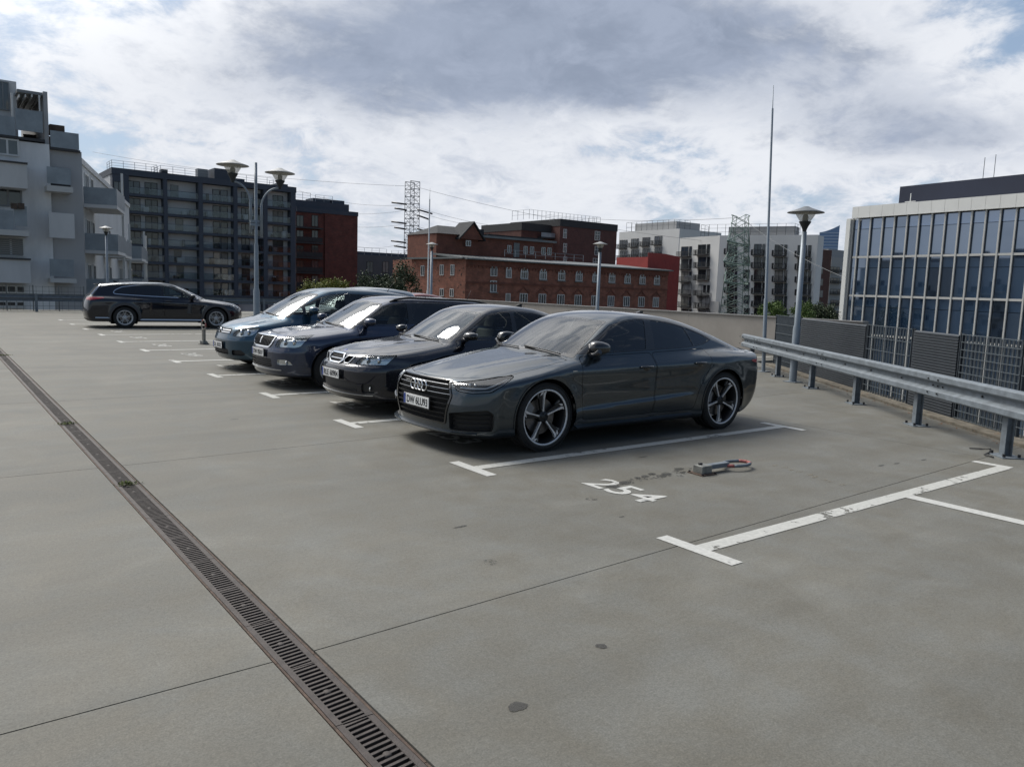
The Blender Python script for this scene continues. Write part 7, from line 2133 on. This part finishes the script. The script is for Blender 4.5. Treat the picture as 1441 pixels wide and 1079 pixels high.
SAAB = dict(
    L=4.64, W=1.77, H=1.455, z0=0.19, xf=0.93, xr=3.605, Rw=0.325, Rr=0.225, Ra=0.372, tyre_w=0.22, wheel='seven', flare=0.018,
    plan=[(0, 0.80), (0.4, 0.845), (0.9, 0.872), (2.5, 0.876), (3.6, 0.87), (4.2, 0.84), (4.64, 0.79)],
    inset=[(0.10, 0.09), (0.2, 0.045), (0.3, 0.018), (0.5, 0.002), (0.65, 0.0), (0.78, 0.008), (0.88, 0.03), (0.98, 0.07), (1.1, 0.14)],
    front=[(0.15, 0.12), (0.25, 0.03), (0.40, 0.0), (0.56, 0.0), (0.63, 0.02), (0.66, 0.055), (0.76, 0.085), (0.82, 0.17), (0.9, 0.36)],
    rear=[(0.15, 4.45), (0.3, 4.58), (0.5, 4.63), (0.8, 4.61), (1.0, 4.57), (1.1, 4.5)],
    top=[(0.0, 0.74), (0.12, 0.79), (0.3, 0.835), (0.7, 0.895), (1.1, 0.945), (1.4, 0.98), (2.4, 1.01), (3.3, 1.04), (3.9, 1.06), (4.64, 1.04)],
    roof=[(0.9, 0.80), (1.1, 0.92), (1.35, 1.06), (1.7, 1.255), (1.98, 1.385), (2.25, 1.44), (2.55, 1.457), (2.95, 1.435), (3.3, 1.37), (3.7, 1.225), (4.0, 1.07), (4.2, 0.96)],
    belt=[(1.0, 0.72), (1.4, 0.775), (1.8, 0.795), (2.5, 0.80), (3.2, 0.785), (3.8, 0.74), (4.64, 0.66)],
    crown=0.09, crown_f=0.02, roof_crown=0.03, wrap=(0.30, 0.20), zbelt=0.98, tumble=0.36, tumble2=0.35, fc=(0.22, 0.16), fc8=0.24, rc=(0.10, 0.20), k_f=0.06, k_r=0.08, k_sh=0.12, k_roof=0.10,
    creases=[([(0.3, 0.76), (1.5, 0.80), (4.64, 0.88)], [(0.4, 0.0), (0.9, 0.008), (4.0, 0.010), (4.64, 0.0)], 0.10, 0.16)],
    hood_lines=[([(0.1, 0.30), (0.6, 0.42), (1.3, 0.56), (1.8, 0.6)], 0.014, 0.12)],
    windscreen=[(1.18, 0.0), (1.22, 0.35), (1.31, 0.60), (1.38, 0.73), (2.02, 0.56), (1.96, 0.35), (1.93, 0.0)],
    windscreen_in=[(1.22, 0.0), (1.26, 0.35), (1.35, 0.58), (1.43, 0.69), (1.99, 0.53), (1.93, 0.35), (1.90, 0.0)],
    rear_window=[(3.30, 0.0), (3.34, 0.42), (3.86, 0.50), (3.95, 0.3), (3.98, 0.0)],
    dlo=[(1.47, 1.00), (2.4, 1.015), (3.1, 1.035), (3.42, 1.06), (3.40, 1.17), (3.2, 1.29), (2.9, 1.355), (2.55, 1.375), (2.25, 1.36), (2.02, 1.31), (1.72, 1.14)],
    panes=[('front', [(1.58, 1.02), (2.42, 1.03), (2.46, 1.355), (2.25, 1.345), (2.03, 1.295), (1.76, 1.14)], 'glass'), ('rear', [(2.50, 1.032), (3.10, 1.05), (3.16, 1.285), (2.9, 1.34), (2.54, 1.358)], 'glass')],
    doors=[dict(poly=[(1.44, 0.30), (2.42, 0.30), (2.45, 0.7), (2.46, 0.99), (1.46, 0.975)], handle=(2.30, 0.87)), dict(poly=[(2.435, 0.30), (3.05, 0.30), (3.25, 0.62), (3.40, 0.80), (3.40, 1.02), (2.475, 0.99), (2.465, 0.7)], handle=(3.25, 0.89))],
    hood=[(0.115, 0.0), (0.14, 0.28), (0.23, 0.46), (0.36, 0.60), (0.62, 0.70), (1.0, 0.74), (1.30, 0.71), (1.25, 0.52), (1.17, 0.30), (1.13, 0.0)], hood_z=0.755,
    openings=[('grille', 'yz', [(-0.18, 0.765), (-0.205, 0.705), (-0.13, 0.655), (0.13, 0.655), (0.205, 0.705), (0.18, 0.765)], 0.03, 'plastic'),
              ('grille', 'yz', [(0.25, 0.668), (0.325, 0.668), (0.40, 0.748), (0.30, 0.754), (0.235, 0.71)], 0.03, 'plastic'),
              ('lower_intake', 'yz', [(-0.50, 0.44), (-0.55, 0.31), (0.55, 0.31), (0.50, 0.44)], 0.04, 'plastic'),
              ('fog_recess', 'q', [(0.52, 0.42), (0.70, 0.42), (0.70, 0.30), (0.52, 0.30)], 0.03, 'housing')],
    headlight=[(0.40, 0.662), (0.46, 0.725), (0.52, 0.775), (0.96, 0.795), (0.90, 0.745), (0.83, 0.668)], hl_mat='reflector', hl_detail=lamp_bowls([(0.55, 0.72), (0.70, 0.725)], 0.045),
    mirror=(1.58, 1.04, 0.10, 0.19, 0.065), mirror_y=0.80, mirror_mat='black', cabin=(1.35, 3.55), seat_h=0.58,
    wipers=[(0.60, 0.02), (-0.02, -0.58)], wiper_x=(1.235, 1.20), plate=('RLE 60904', 0.0, 0.515, 0.0), details=saab_details)

def skoda_details(B, root, mat):
    loop_bar(B, [(-0.42, 0.822), (-0.40, 0.72), (-0.33, 0.652), (0.33, 0.652), (0.40, 0.72), (0.42, 0.822)], CM['chrome'], 'grille_frame', root, 0.022, 0.006)
    for k in range(15):
        y = -0.36 + 0.72 * k / 14
        z0 = 0.67 + (0.05 if abs(y) > 0.33 else 0)
        ys = np.full(6, y); zs = np.linspace(z0, 0.81, 6); xs = B.fx(ys, zs)
        P = np.stack([xs, ys, zs], 1); g = grad(B, P)
        strip(P.tolist(), g.tolist(), 0.012, 0.012).build('grille_bar', CM['plastic'], root)
    front_bar(B, 0.80, 0.70, 0.0, 0.0001, CM['chrome'], 'grille_bar', root, 0.03, 0.004, 4)
    for z in (0.45, 0.41, 0.37):
        front_bar(B, z, z, -0.42, 0.42, CM['plastic'], 'intake_bar', root, 0.012, -0.01)
    front_bar(B, 0.31, 0.31, -0.62, 0.62, CM['satin'], 'bumper_trim', root, 0.016, 0.004, 31)
    MB().lathe([(0.0, 0.004), (0.030, 0.003), (0.036, 0.0)], axis='z', n=20).build('emblem', CM['chrome'], root, (0.165, 0, float(B.tz(0.165, 0)) - 0.003), (0, -0.6, 0))
    for s in (-1, 1):
        Q = q_points(B, [(0.60, 0.435)])[0]
        MB().lathe([(0.0, 0.0), (0.034, -0.004), (0.038, 0.01)], axis='x', n=16).build('fog_light', CM['chrome'], root, (Q[0] + 0.018, s * Q[1], Q[2]), (0, 0, s * 0.5))
    ant = MB().tube([(0, 0, 0), (0.10, 0, 0.20)], [0.006, 0.003], 6).build('roof_antenna', CM['plastic'], root, (4.0, 0, float(B.tz(4.0, 0)) - 0.01))

SKODA = dict(
    L=4.57, W=1.77, H=1.52, z0=0.19, xf=0.90, xr=3.478, Rw=0.325, Rr=0.225, Ra=0.375, tyre_w=0.22, wheel='seven', flare=0.016,
    plan=[(0, 0.82), (0.4, 0.855), (0.9, 0.874), (2.5, 0.878), (3.6, 0.872), (4.2, 0.855), (4.57, 0.82)],
    inset=[(0.10, 0.09), (0.2, 0.045), (0.3, 0.018), (0.5, 0.002), (0.68, 0.0), (0.82, 0.006), (0.92, 0.03), (1.02, 0.07), (1.15, 0.14)],
    front=[(0.15, 0.12), (0.25, 0.03), (0.42, 0.0), (0.58, 0.0), (0.66, 0.025), (0.76, 0.05), (0.84, 0.10), (0.90, 0.22)],
    rear=[(0.15, 4.42), (0.3, 4.53), (0.5, 4.57), (0.8, 4.55), (1.05, 4.49), (1.3, 4.34), (1.5, 4.18)],
    top=[(0.0, 0.79), (0.12, 0.845), (0.3, 0.885), (0.7, 0.935), (1.05, 0.975), (1.35, 1.00), (2.4, 1.03), (3.3, 1.05), (4.0, 1.06), (4.57, 1.05)],
    roof=[(0.8, 0.82), (1.0, 0.945), (1.25, 1.09), (1.6, 1.29), (1.86, 1.42), (2.1, 1.475), (2.5, 1.50), (3.2, 1.495), (3.9, 1.455), (4.25, 1.41), (4.6, 1.36)],
    belt=[(0.9, 0.72), (1.4, 0.785), (1.8, 0.805), (2.5, 0.81), (3.4, 0.80), (4.57, 0.74)],
    crown=0.09, crown_f=0.02, roof_crown=0.03, wrap=(0.30, 0.0), zbelt=1.0, tumble=0.32, tumble2=0.32, fc=(0.16, 0.14), fc8=0.24, rc=(0.06, 0.12), k_f=0.06, k_r=0.08, k_sh=0.11, k_roof=0.10,
    creases=[([(0.3, 0.80), (1.5, 0.85), (4.57, 0.90)], [(0.4, 0.0), (0.9, 0.008), (4.0, 0.010), (4.57, 0.0)], 0.10, 0.16)],
    hood_lines=[([(0.1, 0.36), (0.6, 0.44), (1.3, 0.56), (1.8, 0.6)], 0.014, 0.12)],
    windscreen=[(1.08, 0.0), (1.12, 0.35), (1.21, 0.60), (1.29, 0.745), (1.92, 0.58), (1.85, 0.35), (1.82, 0.0)],
    windscreen_in=[(1.12, 0.0), (1.16, 0.35), (1.25, 0.58), (1.34, 0.70), (1.89, 0.55), (1.82, 0.35), (1.79, 0.0)],
    rear_window=None,
    dlo=[(1.36, 1.02), (2.3, 1.04), (3.1, 1.055), (4.05, 1.09), (4.02, 1.25), (3.85, 1.36), (3.0, 1.40), (2.4, 1.405), (2.1, 1.385), (1.88, 1.335), (1.60, 1.16)],
    panes=[('front', [(1.56, 1.045), (2.30, 1.055), (2.33, 1.388), (2.1, 1.37), (1.88, 1.318), (1.64, 1.165)], 'glass'), ('rear', [(2.40, 1.055), (3.15, 1.07), (3.12, 1.382), (2.43, 1.389)], 'tint'), ('quarter', [(3.22, 1.075), (4.0, 1.105), (3.98, 1.25), (3.84, 1.345), (3.19, 1.38)], 'tint')],
    doors=[dict(poly=[(1.34, 0.30), (2.32, 0.30), (2.35, 0.7), (2.36, 1.02), (1.36, 1.00)], handle=(2.20, 0.90)), dict(poly=[(2.335, 0.30), (2.95, 0.30), (3.12, 0.62), (3.24, 0.80), (3.22, 1.04), (2.375, 1.02), (2.365, 0.7)], handle=(3.10, 0.92))],
    hood=[(0.095, 0.0), (0.12, 0.34), (0.19, 0.50), (0.32, 0.64), (0.62, 0.715), (0.95, 0.74), (1.22, 0.715), (1.16, 0.52), (1.08, 0.30), (1.04, 0.0)], hood_z=0.825,
    openings=[('grille', 'yz', [(-0.40, 0.815), (-0.38, 0.72), (-0.32, 0.665), (0.32, 0.665), (0.38, 0.72), (0.40, 0.815)], 0.03, 'plastic'),
              ('lower_intake', 'yz', [(-0.42, 0.475), (-0.44, 0.345), (0.44, 0.345), (0.42, 0.475)], 0.04, 'plastic'),
              ('fog_recess', 'q', [(0.46, 0.475), (0.64, 0.475), (0.74, 0.40), (0.46, 0.395)], 0.025, 'reflector')],
    headlight=[(0.40, 0.67), (0.44, 0.76), (0.50, 0.815), (0.74, 0.865), (0.97, 0.885), (0.92, 0.80), (0.84, 0.69), (0.76, 0.665)], hl_mat='reflector', hl_detail=lamp_bowls([(0.55, 0.745), (0.70, 0.755)], 0.052),
    mirror=(1.50, 1.08, 0.10, 0.19, 0.075), mirror_y=0.80, cabin=(1.25, 3.6), seat_h=0.62,
    wipers=[(0.60, 0.02), (-0.02, -0.58)], wiper_x=(1.135, 1.10), plate=('DW 0501F', 0.0, 0.56, 0.0), rails=(2.05, 4.15, 0.60, 0.045, 'plastic'), details=skoda_details)

def golf_details(B, root, mat):
    for z, w in ((0.755, 0.40), (0.715, 0.40)):
        front_bar(B, z, z, -w, w, CM['chrome'], 'grille_bar', root, 0.022, -0.004, 21)
    MB().lathe([(0.0, -0.012), (0.050, -0.012), (0.058, -0.002), (0.05, 0.004)], axis='x', n=28).build('emblem', CM['chrome'], root, (float(B.fx(0, 0.735)) - 0.004, 0, 0.735))
    em = MB()
    xx = float(B.fx(0, 0.735)) - 0.020
    for a, b in (((0.032, 0.026), (0.012, -0.038)), ((0.012, -0.038), (0.0, 0.0)), ((0.0, 0.0), (-0.012, -0.038)), ((-0.012, -0.038), (-0.032, 0.026))):
        em.tube([(xx, a[0], 0.735 + a[1]), (xx, b[0], 0.735 + b[1])], 0.005, 6)
    em.build('emblem', CM['ink'], root)
    for z in (0.38, 0.345):
        front_bar(B, z, z, -0.42, 0.42, CM['plastic'], 'intake_bar', root, 0.012, -0.01)
    MB().tube([(0, 0, 0), (0.16, 0, 0.20)], [0.007, 0.004], 6).build('roof_antenna', CM['plastic'], root, (3.55, 0, float(B.tz(3.55, 0)) - 0.01))

GOLF = dict(
    L=4.21, W=1.77, H=1.60, z0=0.20, xf=0.87, xr=3.448, Rw=0.32, Rr=0.215, Ra=0.37, tyre_w=0.21, wheel='seven', flare=0.016,
    plan=[(0, 0.82), (0.4, 0.855), (0.9, 0.872), (2.5, 0.878), (3.6, 0.872), (4.21, 0.82)],
    inset=[(0.10, 0.09), (0.2, 0.045), (0.3, 0.018), (0.5, 0.002), (0.70, 0.0), (0.85, 0.006), (0.95, 0.03), (1.05, 0.06), (1.2, 0.12)],
    front=[(0.15, 0.14), (0.25, 0.04), (0.38, 0.0), (0.56, 0.0), (0.66, 0.03), (0.76, 0.07), (0.84, 0.15), (0.90, 0.26)],
    rear=[(0.15, 4.1), (0.3, 4.18), (0.5, 4.21), (0.8, 4.20), (1.05, 4.15), (1.3, 4.02), (1.6, 3.82)],
    top=[(0.0, 0.77), (0.12, 0.83), (0.3, 0.885), (0.6, 0.955), (0.9, 1.015), (1.2, 1.05), (2.4, 1.08), (3.3, 1.10), (4.21, 1.10)],
    roof=[(0.55, 0.86), (0.75, 0.98), (1.0, 1.13), (1.35, 1.34), (1.65, 1.49), (1.95, 1.57), (2.4, 1.598), (3.0, 1.585), (3.6, 1.53), (4.0, 1.46), (4.3, 1.40)],
    belt=[(0.7, 0.70), (1.2, 0.785), (1.8, 0.805), (2.5, 0.81), (3.4, 0.80), (4.21, 0.74)],
    crown=0.09, crown_f=0.02, roof_crown=0.03, wrap=(0.30, 0.0), zbelt=1.02, tumble=0.28, tumble2=0.25, fc=(0.20, 0.14), fc8=0.22, rc=(0.06, 0.12), k_f=0.06, k_r=0.08, k_sh=0.11, k_roof=0.10,
    creases=[([(0.3, 0.80), (1.5, 0.87), (4.21, 0.94)], [(0.4, 0.0), (0.9, 0.008), (4.0, 0.010), (4.21, 0.0)], 0.10, 0.16)],
    hood_lines=[([(0.1, 0.34), (0.6, 0.44), (1.3, 0.58), (1.8, 0.6)], 0.012, 0.12)],
    windscreen=[(0.85, 0.0), (0.89, 0.35), (0.99, 0.60), (1.08, 0.745), (1.76, 0.58), (1.69, 0.35), (1.66, 0.0)],
    windscreen_in=[(0.89, 0.0), (0.93, 0.35), (1.03, 0.58), (1.13, 0.70), (1.73, 0.55), (1.66, 0.35), (1.63, 0.0)],
    rear_window=None,
    dlo=[(1.02, 1.06), (1.6, 1.075), (2.3, 1.09), (3.1, 1.105), (3.75, 1.135), (3.70, 1.30), (3.5, 1.42), (2.8, 1.475), (2.3, 1.485), (2.0, 1.465), (1.74, 1.40), (1.40, 1.24)],
    panes=[('quarter', [(1.13, 1.08), (1.36, 1.085), (1.36, 1.205)], 'glass'), ('front', [(1.42, 1.09), (2.24, 1.105), (2.27, 1.468), (2.0, 1.448), (1.74, 1.382), (1.43, 1.235)], 'glass'), ('rear', [(2.34, 1.108), (3.05, 1.12), (3.02, 1.44), (2.37, 1.468)], 'tint')],
    doors=[dict(poly=[(1.30, 0.30), (2.26, 0.30), (2.29, 0.7), (2.30, 1.07), (1.34, 1.05)], handle=(2.15, 0.93)), dict(poly=[(2.275, 0.30), (2.9, 0.30), (3.05, 0.62), (3.15, 0.80), (3.14, 1.09), (2.315, 1.07), (2.305, 0.7)], handle=(3.02, 0.95))],
    hood=[(0.10, 0.0), (0.125, 0.34), (0.21, 0.50), (0.36, 0.63), (0.60, 0.70), (0.80, 0.72), (1.0, 0.70), (0.94, 0.52), (0.86, 0.30), (0.82, 0.0)], hood_z=0.80,
    openings=[('grille', 'yz', [(-0.42, 0.785), (-0.43, 0.69), (0.43, 0.69), (0.42, 0.785)], 0.03, 'plastic'),
              ('lower_intake', 'yz', [(-0.40, 0.41), (-0.42, 0.31), (0.42, 0.31), (0.40, 0.41)], 0.04, 'plastic'),
              ('fog_recess', 'q', [(0.42, 0.40), (0.62, 0.405), (0.72, 0.335), (0.66, 0.30), (0.42, 0.30)], 0.035, 'plastic')],
    headlight=[(0.42, 0.66), (0.45, 0.72), (0.56, 0.79), (0.78, 0.825), (0.94, 0.82), (0.90, 0.74), (0.82, 0.675), (0.62, 0.65)], hl_mat='reflector', hl_detail=lamp_bowls([(0.58, 0.725), (0.72, 0.735)], 0.055),
    mirror=(1.50, 1.16, 0.10, 0.19, 0.085), mirror_y=0.81, cabin=(1.1, 3.6), seat_h=0.66,
    wipers=[(0.60, 0.02), (-0.02, -0.58)], wiper_x=(0.905, 0.87), plate=('DL 81KK', 0.0, 0.47, 0.0), details=golf_details)

def peugeot_details(B, root, mat):
    for s in (-1, 1):
        xs = np.linspace(1.46, 3.35, 16); zs = np.full(16, 0.285); ys = B.sy(xs, zs, s)
        strip([(xs[i], ys[i], zs[i]) for i in range(16)], [(0, s, 0.25)] * 16, 0.040, 0.014).build('sill_trim', CM['satin'], root)
        ys2 = B.sy(np.linspace(4.25, 4.65, 8), np.full(8, 0.335), s)
        strip([(np.linspace(4.25, 4.65, 8)[i], ys2[i], 0.335) for i in range(8)], [(0, s, 0.2)] * 8, 0.028, 0.014).build('bumper_trim', CM['satin'], root)
        for i, z in enumerate((0.36, 0.40, 0.44)):
            q_bar(B, [(0.50, z), (0.66, z)], s, CM['reflector'], 'daytime_light', root, 0.02, -0.003)
        # pillar moulding beside the tailgate glass
        xs = np.linspace(4.50, 4.76, 8); zs = np.linspace(1.40, 1.06, 8); ysd = B.sy(xs - 0.03, zs, s)
        strip([(xs[i] - 0.03, ysd[i], zs[i]) for i in range(8)], [(0.4, s, 0.1)] * 8, 0.045, 0.012).build('pillar_trim', CM['satin'], root)
    MB().prism([(0, 0.0), (0.12, 0.05), (0.17, 0.05), (0.16, 0.0)], -0.012, 0.012, 'y').build('roof_antenna', CM['plastic'], root, (3.9, 0, float(B.tz(3.95, 0)) - 0.006))
    MB().box((4.48, -0.48, 1.385), (4.64, 0.48, 1.41)).build('roof_spoiler', CM['black'], root, bevel=0.008)

_px, _pz = 0.98, 0.0
PEUGEOT = dict(
    L=5.00, W=1.87, H=1.53, z0=0.21, xf=0.98, xr=3.80, Rw=0.345, Rr=0.235, Ra=0.40, tyre_w=0.235, wheel='twin', flare=0.020, lip_w=0.085, lip_t=0.012, lip_mat='clad',
    plan=[(0, 0.82), (0.4, 0.89), (0.9, 0.915), (2.5, 0.92), (3.8, 0.915), (4.4, 0.885), (4.82, 0.84)],
    inset=[(0.10, 0.09), (0.2, 0.045), (0.3, 0.015), (0.5, 0.002), (0.68, 0.0), (0.84, 0.006), (0.94, 0.03), (1.02, 0.07), (1.15, 0.15)],
    front=[(0.15, 0.16), (0.25, 0.05), (0.42, 0.0), (0.6, 0.015), (0.70, 0.06), (0.80, 0.16), (0.88, 0.32)],
    rear=[(0.15, 4.80), (0.3, 4.95), (0.5, 5.00), (0.75, 4.98), (0.98, 4.91), (1.2, 4.76), (1.45, 4.55)],
    top=[(0.0, 0.72), (0.12, 0.78), (0.3, 0.835), (0.7, 0.915), (1.1, 0.97), (1.4, 1.00), (2.4, 1.03), (3.3, 1.06), (4.0, 1.08), (4.82, 1.07)],
    roof=[(0.95, 0.85), (1.15, 0.95), (1.4, 1.075), (1.8, 1.27), (2.1, 1.40), (2.4, 1.48), (2.8, 1.515), (3.4, 1.51), (4.0, 1.475), (4.4, 1.43), (4.8, 1.38)],
    belt=[(1.0, 0.74), (1.5, 0.815), (1.9, 0.835), (2.6, 0.845), (3.6, 0.82), (4.82, 0.72)],
    crown=0.09, crown_f=0.02, roof_crown=0.03, wrap=(0.28, 0.0), zbelt=1.0, tumble=0.36, tumble2=0.30, fc=(0.22, 0.16), fc8=0.22, rc=(0.10, 0.14), k_f=0.07, k_r=0.08, k_sh=0.11, k_roof=0.10,
    creases=[([(0.3, 0.80), (1.5, 0.86), (4.82, 0.93)], [(0.4, 0.0), (0.9, 0.008), (4.0, 0.010), (4.82, 0.0)], 0.10, 0.16)],
    hood_lines=[([(0.1, 0.34), (0.6, 0.46), (1.3, 0.6), (1.8, 0.62)], 0.012, 0.12)],
    windscreen=[(1.25, 0.0), (1.29, 0.35), (1.38, 0.62), (1.46, 0.77), (2.16, 0.60), (2.09, 0.35), (2.06, 0.0)],
    windscreen_in=[(1.29, 0.0), (1.33, 0.35), (1.42, 0.60), (1.51, 0.73), (2.13, 0.57), (2.06, 0.35), (2.03, 0.0)],
    rear_window=None,
    dlo=[(1.52, 1.00), (2.3, 1.03), (3.0, 1.05), (3.6, 1.075), (4.05, 1.10), (4.12, 1.14), (4.05, 1.23), (3.85, 1.33), (3.4, 1.40), (2.8, 1.425), (2.5, 1.41), (2.15, 1.34), (1.85, 1.20)], dlo_r=0.05, dlo_trim=('chrome', 0.022),
    panes=[('quarter', [(1.60, 1.02), (1.80, 1.03), (1.84, 1.165)], 'glass'), ('front', [(1.86, 1.035), (2.62, 1.055), (2.60, 1.40), (2.5, 1.392), (2.15, 1.322), (1.90, 1.205)], 'glass'), ('rear', [(2.70, 1.058), (3.45, 1.085), (3.38, 1.385), (2.68, 1.408)], 'dark'), ('quarter', [(3.50, 1.087), (4.04, 1.115), (4.09, 1.145), (4.03, 1.222), (3.83, 1.318), (3.43, 1.38)], 'dark')],
    doors=[dict(poly=[(1.48, 0.32), (2.60, 0.32), (2.63, 0.7), (2.64, 1.02), (1.50, 0.985)], handle=(2.48, 0.905)), dict(poly=[(2.615, 0.32), (3.22, 0.32), (3.38, 0.62), (3.52, 0.85), (3.52, 1.05), (2.655, 1.02), (2.645, 0.7)], handle=(3.36, 0.93))],
    hood=[(0.12, 0.0), (0.15, 0.30), (0.24, 0.48), (0.40, 0.62), (0.70, 0.72), (1.0, 0.755), (1.38, 0.735), (1.32, 0.55), (1.23, 0.30), (1.20, 0.0)], hood_z=0.74,
    openings=[('grille', 'yz', [(-0.30, 0.68), (-0.34, 0.56), (-0.26, 0.48), (0.26, 0.48), (0.34, 0.56), (0.30, 0.68)], 0.03, 'plastic'),
              ('lower_intake', 'yz', [(-0.50, 0.40), (-0.5, 0.30), (0.5, 0.30), (0.50, 0.40)], 0.04, 'plastic')],
    headlight=[(0.46, 0.665), (0.55, 0.735), (0.80, 0.815), (1.06, 0.865), (1.00, 0.80), (0.86, 0.70), (0.64, 0.645)], hl_mat='reflector', hl_detail=lamp_bowls([(0.62, 0.70), (0.78, 0.745)], 0.045),
    taillight=[(0.46, 0.98), (0.46, 0.90), (0.75, 0.885), (1.02, 0.95), (1.03, 0.995), (0.75, 0.995)],
    mirror=(1.74, 1.08, 0.10, 0.19, 0.075), mirror_y=0.83, mirror_mat='black', cabin=(1.40, 3.9), seat_h=0.60,
    clad=[(lambda V: V[:, 2] - 0.30, 'clad', 'lower_cladding')],
    wipers=[(0.60, 0.02), (-0.02, -0.58)], wiper_x=(1.31, 1.27), rails=(2.15, 4.45, 0.63, 0.040, 'satin'), details=peugeot_details)
PAINT = dict(
    grey=paint('grey_blue_paint', (0.010, 0.016, 0.021), (0.028, 0.042, 0.055)),
    navy=paint('black_navy_paint', (0.004, 0.005, 0.009), (0.009, 0.011, 0.020), metal=0.8),
    slate=paint('slate_blue_paint', (0.012, 0.017, 0.034), (0.030, 0.041, 0.075)),
    blue=paint('mid_blue_paint', (0.007, 0.028, 0.050), (0.018, 0.058, 0.095)),
    black=paint('black_paint', (0.003, 0.004, 0.008), (0.006, 0.008, 0.015), metal=0.8, dust=0.04),
    red=paint('dark_red_paint', (0.10, 0.010, 0.008), (0.22, 0.03, 0.02)),
    silver=paint('silver_paint', (0.20, 0.22, 0.23), (0.40, 0.43, 0.44)),
)
ROW = 'cars parked in marked bays'
def place_cars():
    build_car('parked_car', AUDI, PAINT['grey'], 'dark grey-blue fastback with four rings on its grille and dark two-tone blade wheels', 0.025, (0.15, 3.885, 0), 0, ROW)
    build_car('parked_car', SAAB, PAINT['navy'], 'black navy saloon with three-part chrome grille between grey fastback and slate estate', 0.032, (0.30, 6.40, 0), 0, ROW)
    build_car('parked_car', SKODA, PAINT['slate'], 'slate blue estate with black roof rails and chrome-edged ribbed grille', 0.032, (0.30, 9.20, 0), 0, ROW)
    build_car('parked_car', GOLF, PAINT['blue'], 'mid blue tall hatchback with chrome-barred grille at far end of the row', 0.034, (0.45, 11.85, 0), 0, ROW)
    build_car('parked_car', PEUGEOT, PAINT['black'], 'black estate seen side-on with silver roof rails and chrome window trim', 0.034, PEUG_LOC, PEUG_ROT, ROW)
    g2 = dict(GOLF); g2.pop('plate'); g2.pop('details'); g3 = dict(SAAB); g3.pop('plate'); g3.pop('details'); g3['openings'] = []
    build_car('parked_car', g2, PAINT['silver'], 'silver tall hatchback mostly hidden behind the blue hatchback', 0.05, CAR6, R(4), ROW, detail=False)
    build_car('parked_car', g3, PAINT['red'], 'dark red saloon, only its roof showing behind the slate estate', 0.05, CAR7, R(-3), ROW, detail=False)
# the black estate: near front wheel at (4.1, 24.25), seen on its right side
_a = R(173)
PEUG_ROT = _a
_u = Vector((math.cos(_a), math.sin(_a), 0)); _v = Vector((-math.sin(_a), math.cos(_a), 0))
PEUG_LOC = Vector((4.06, 24.20, 0)) - _u * 0.98 - _v * 0.92
_c = pix_at(520, 402, 24.5); CAR6 = (_c.x - 2.5, _c.y, 0)
_c = pix_at(583, 410, 26.5); CAR7 = (_c.x - 2.6, _c.y, 0)
place_cars()
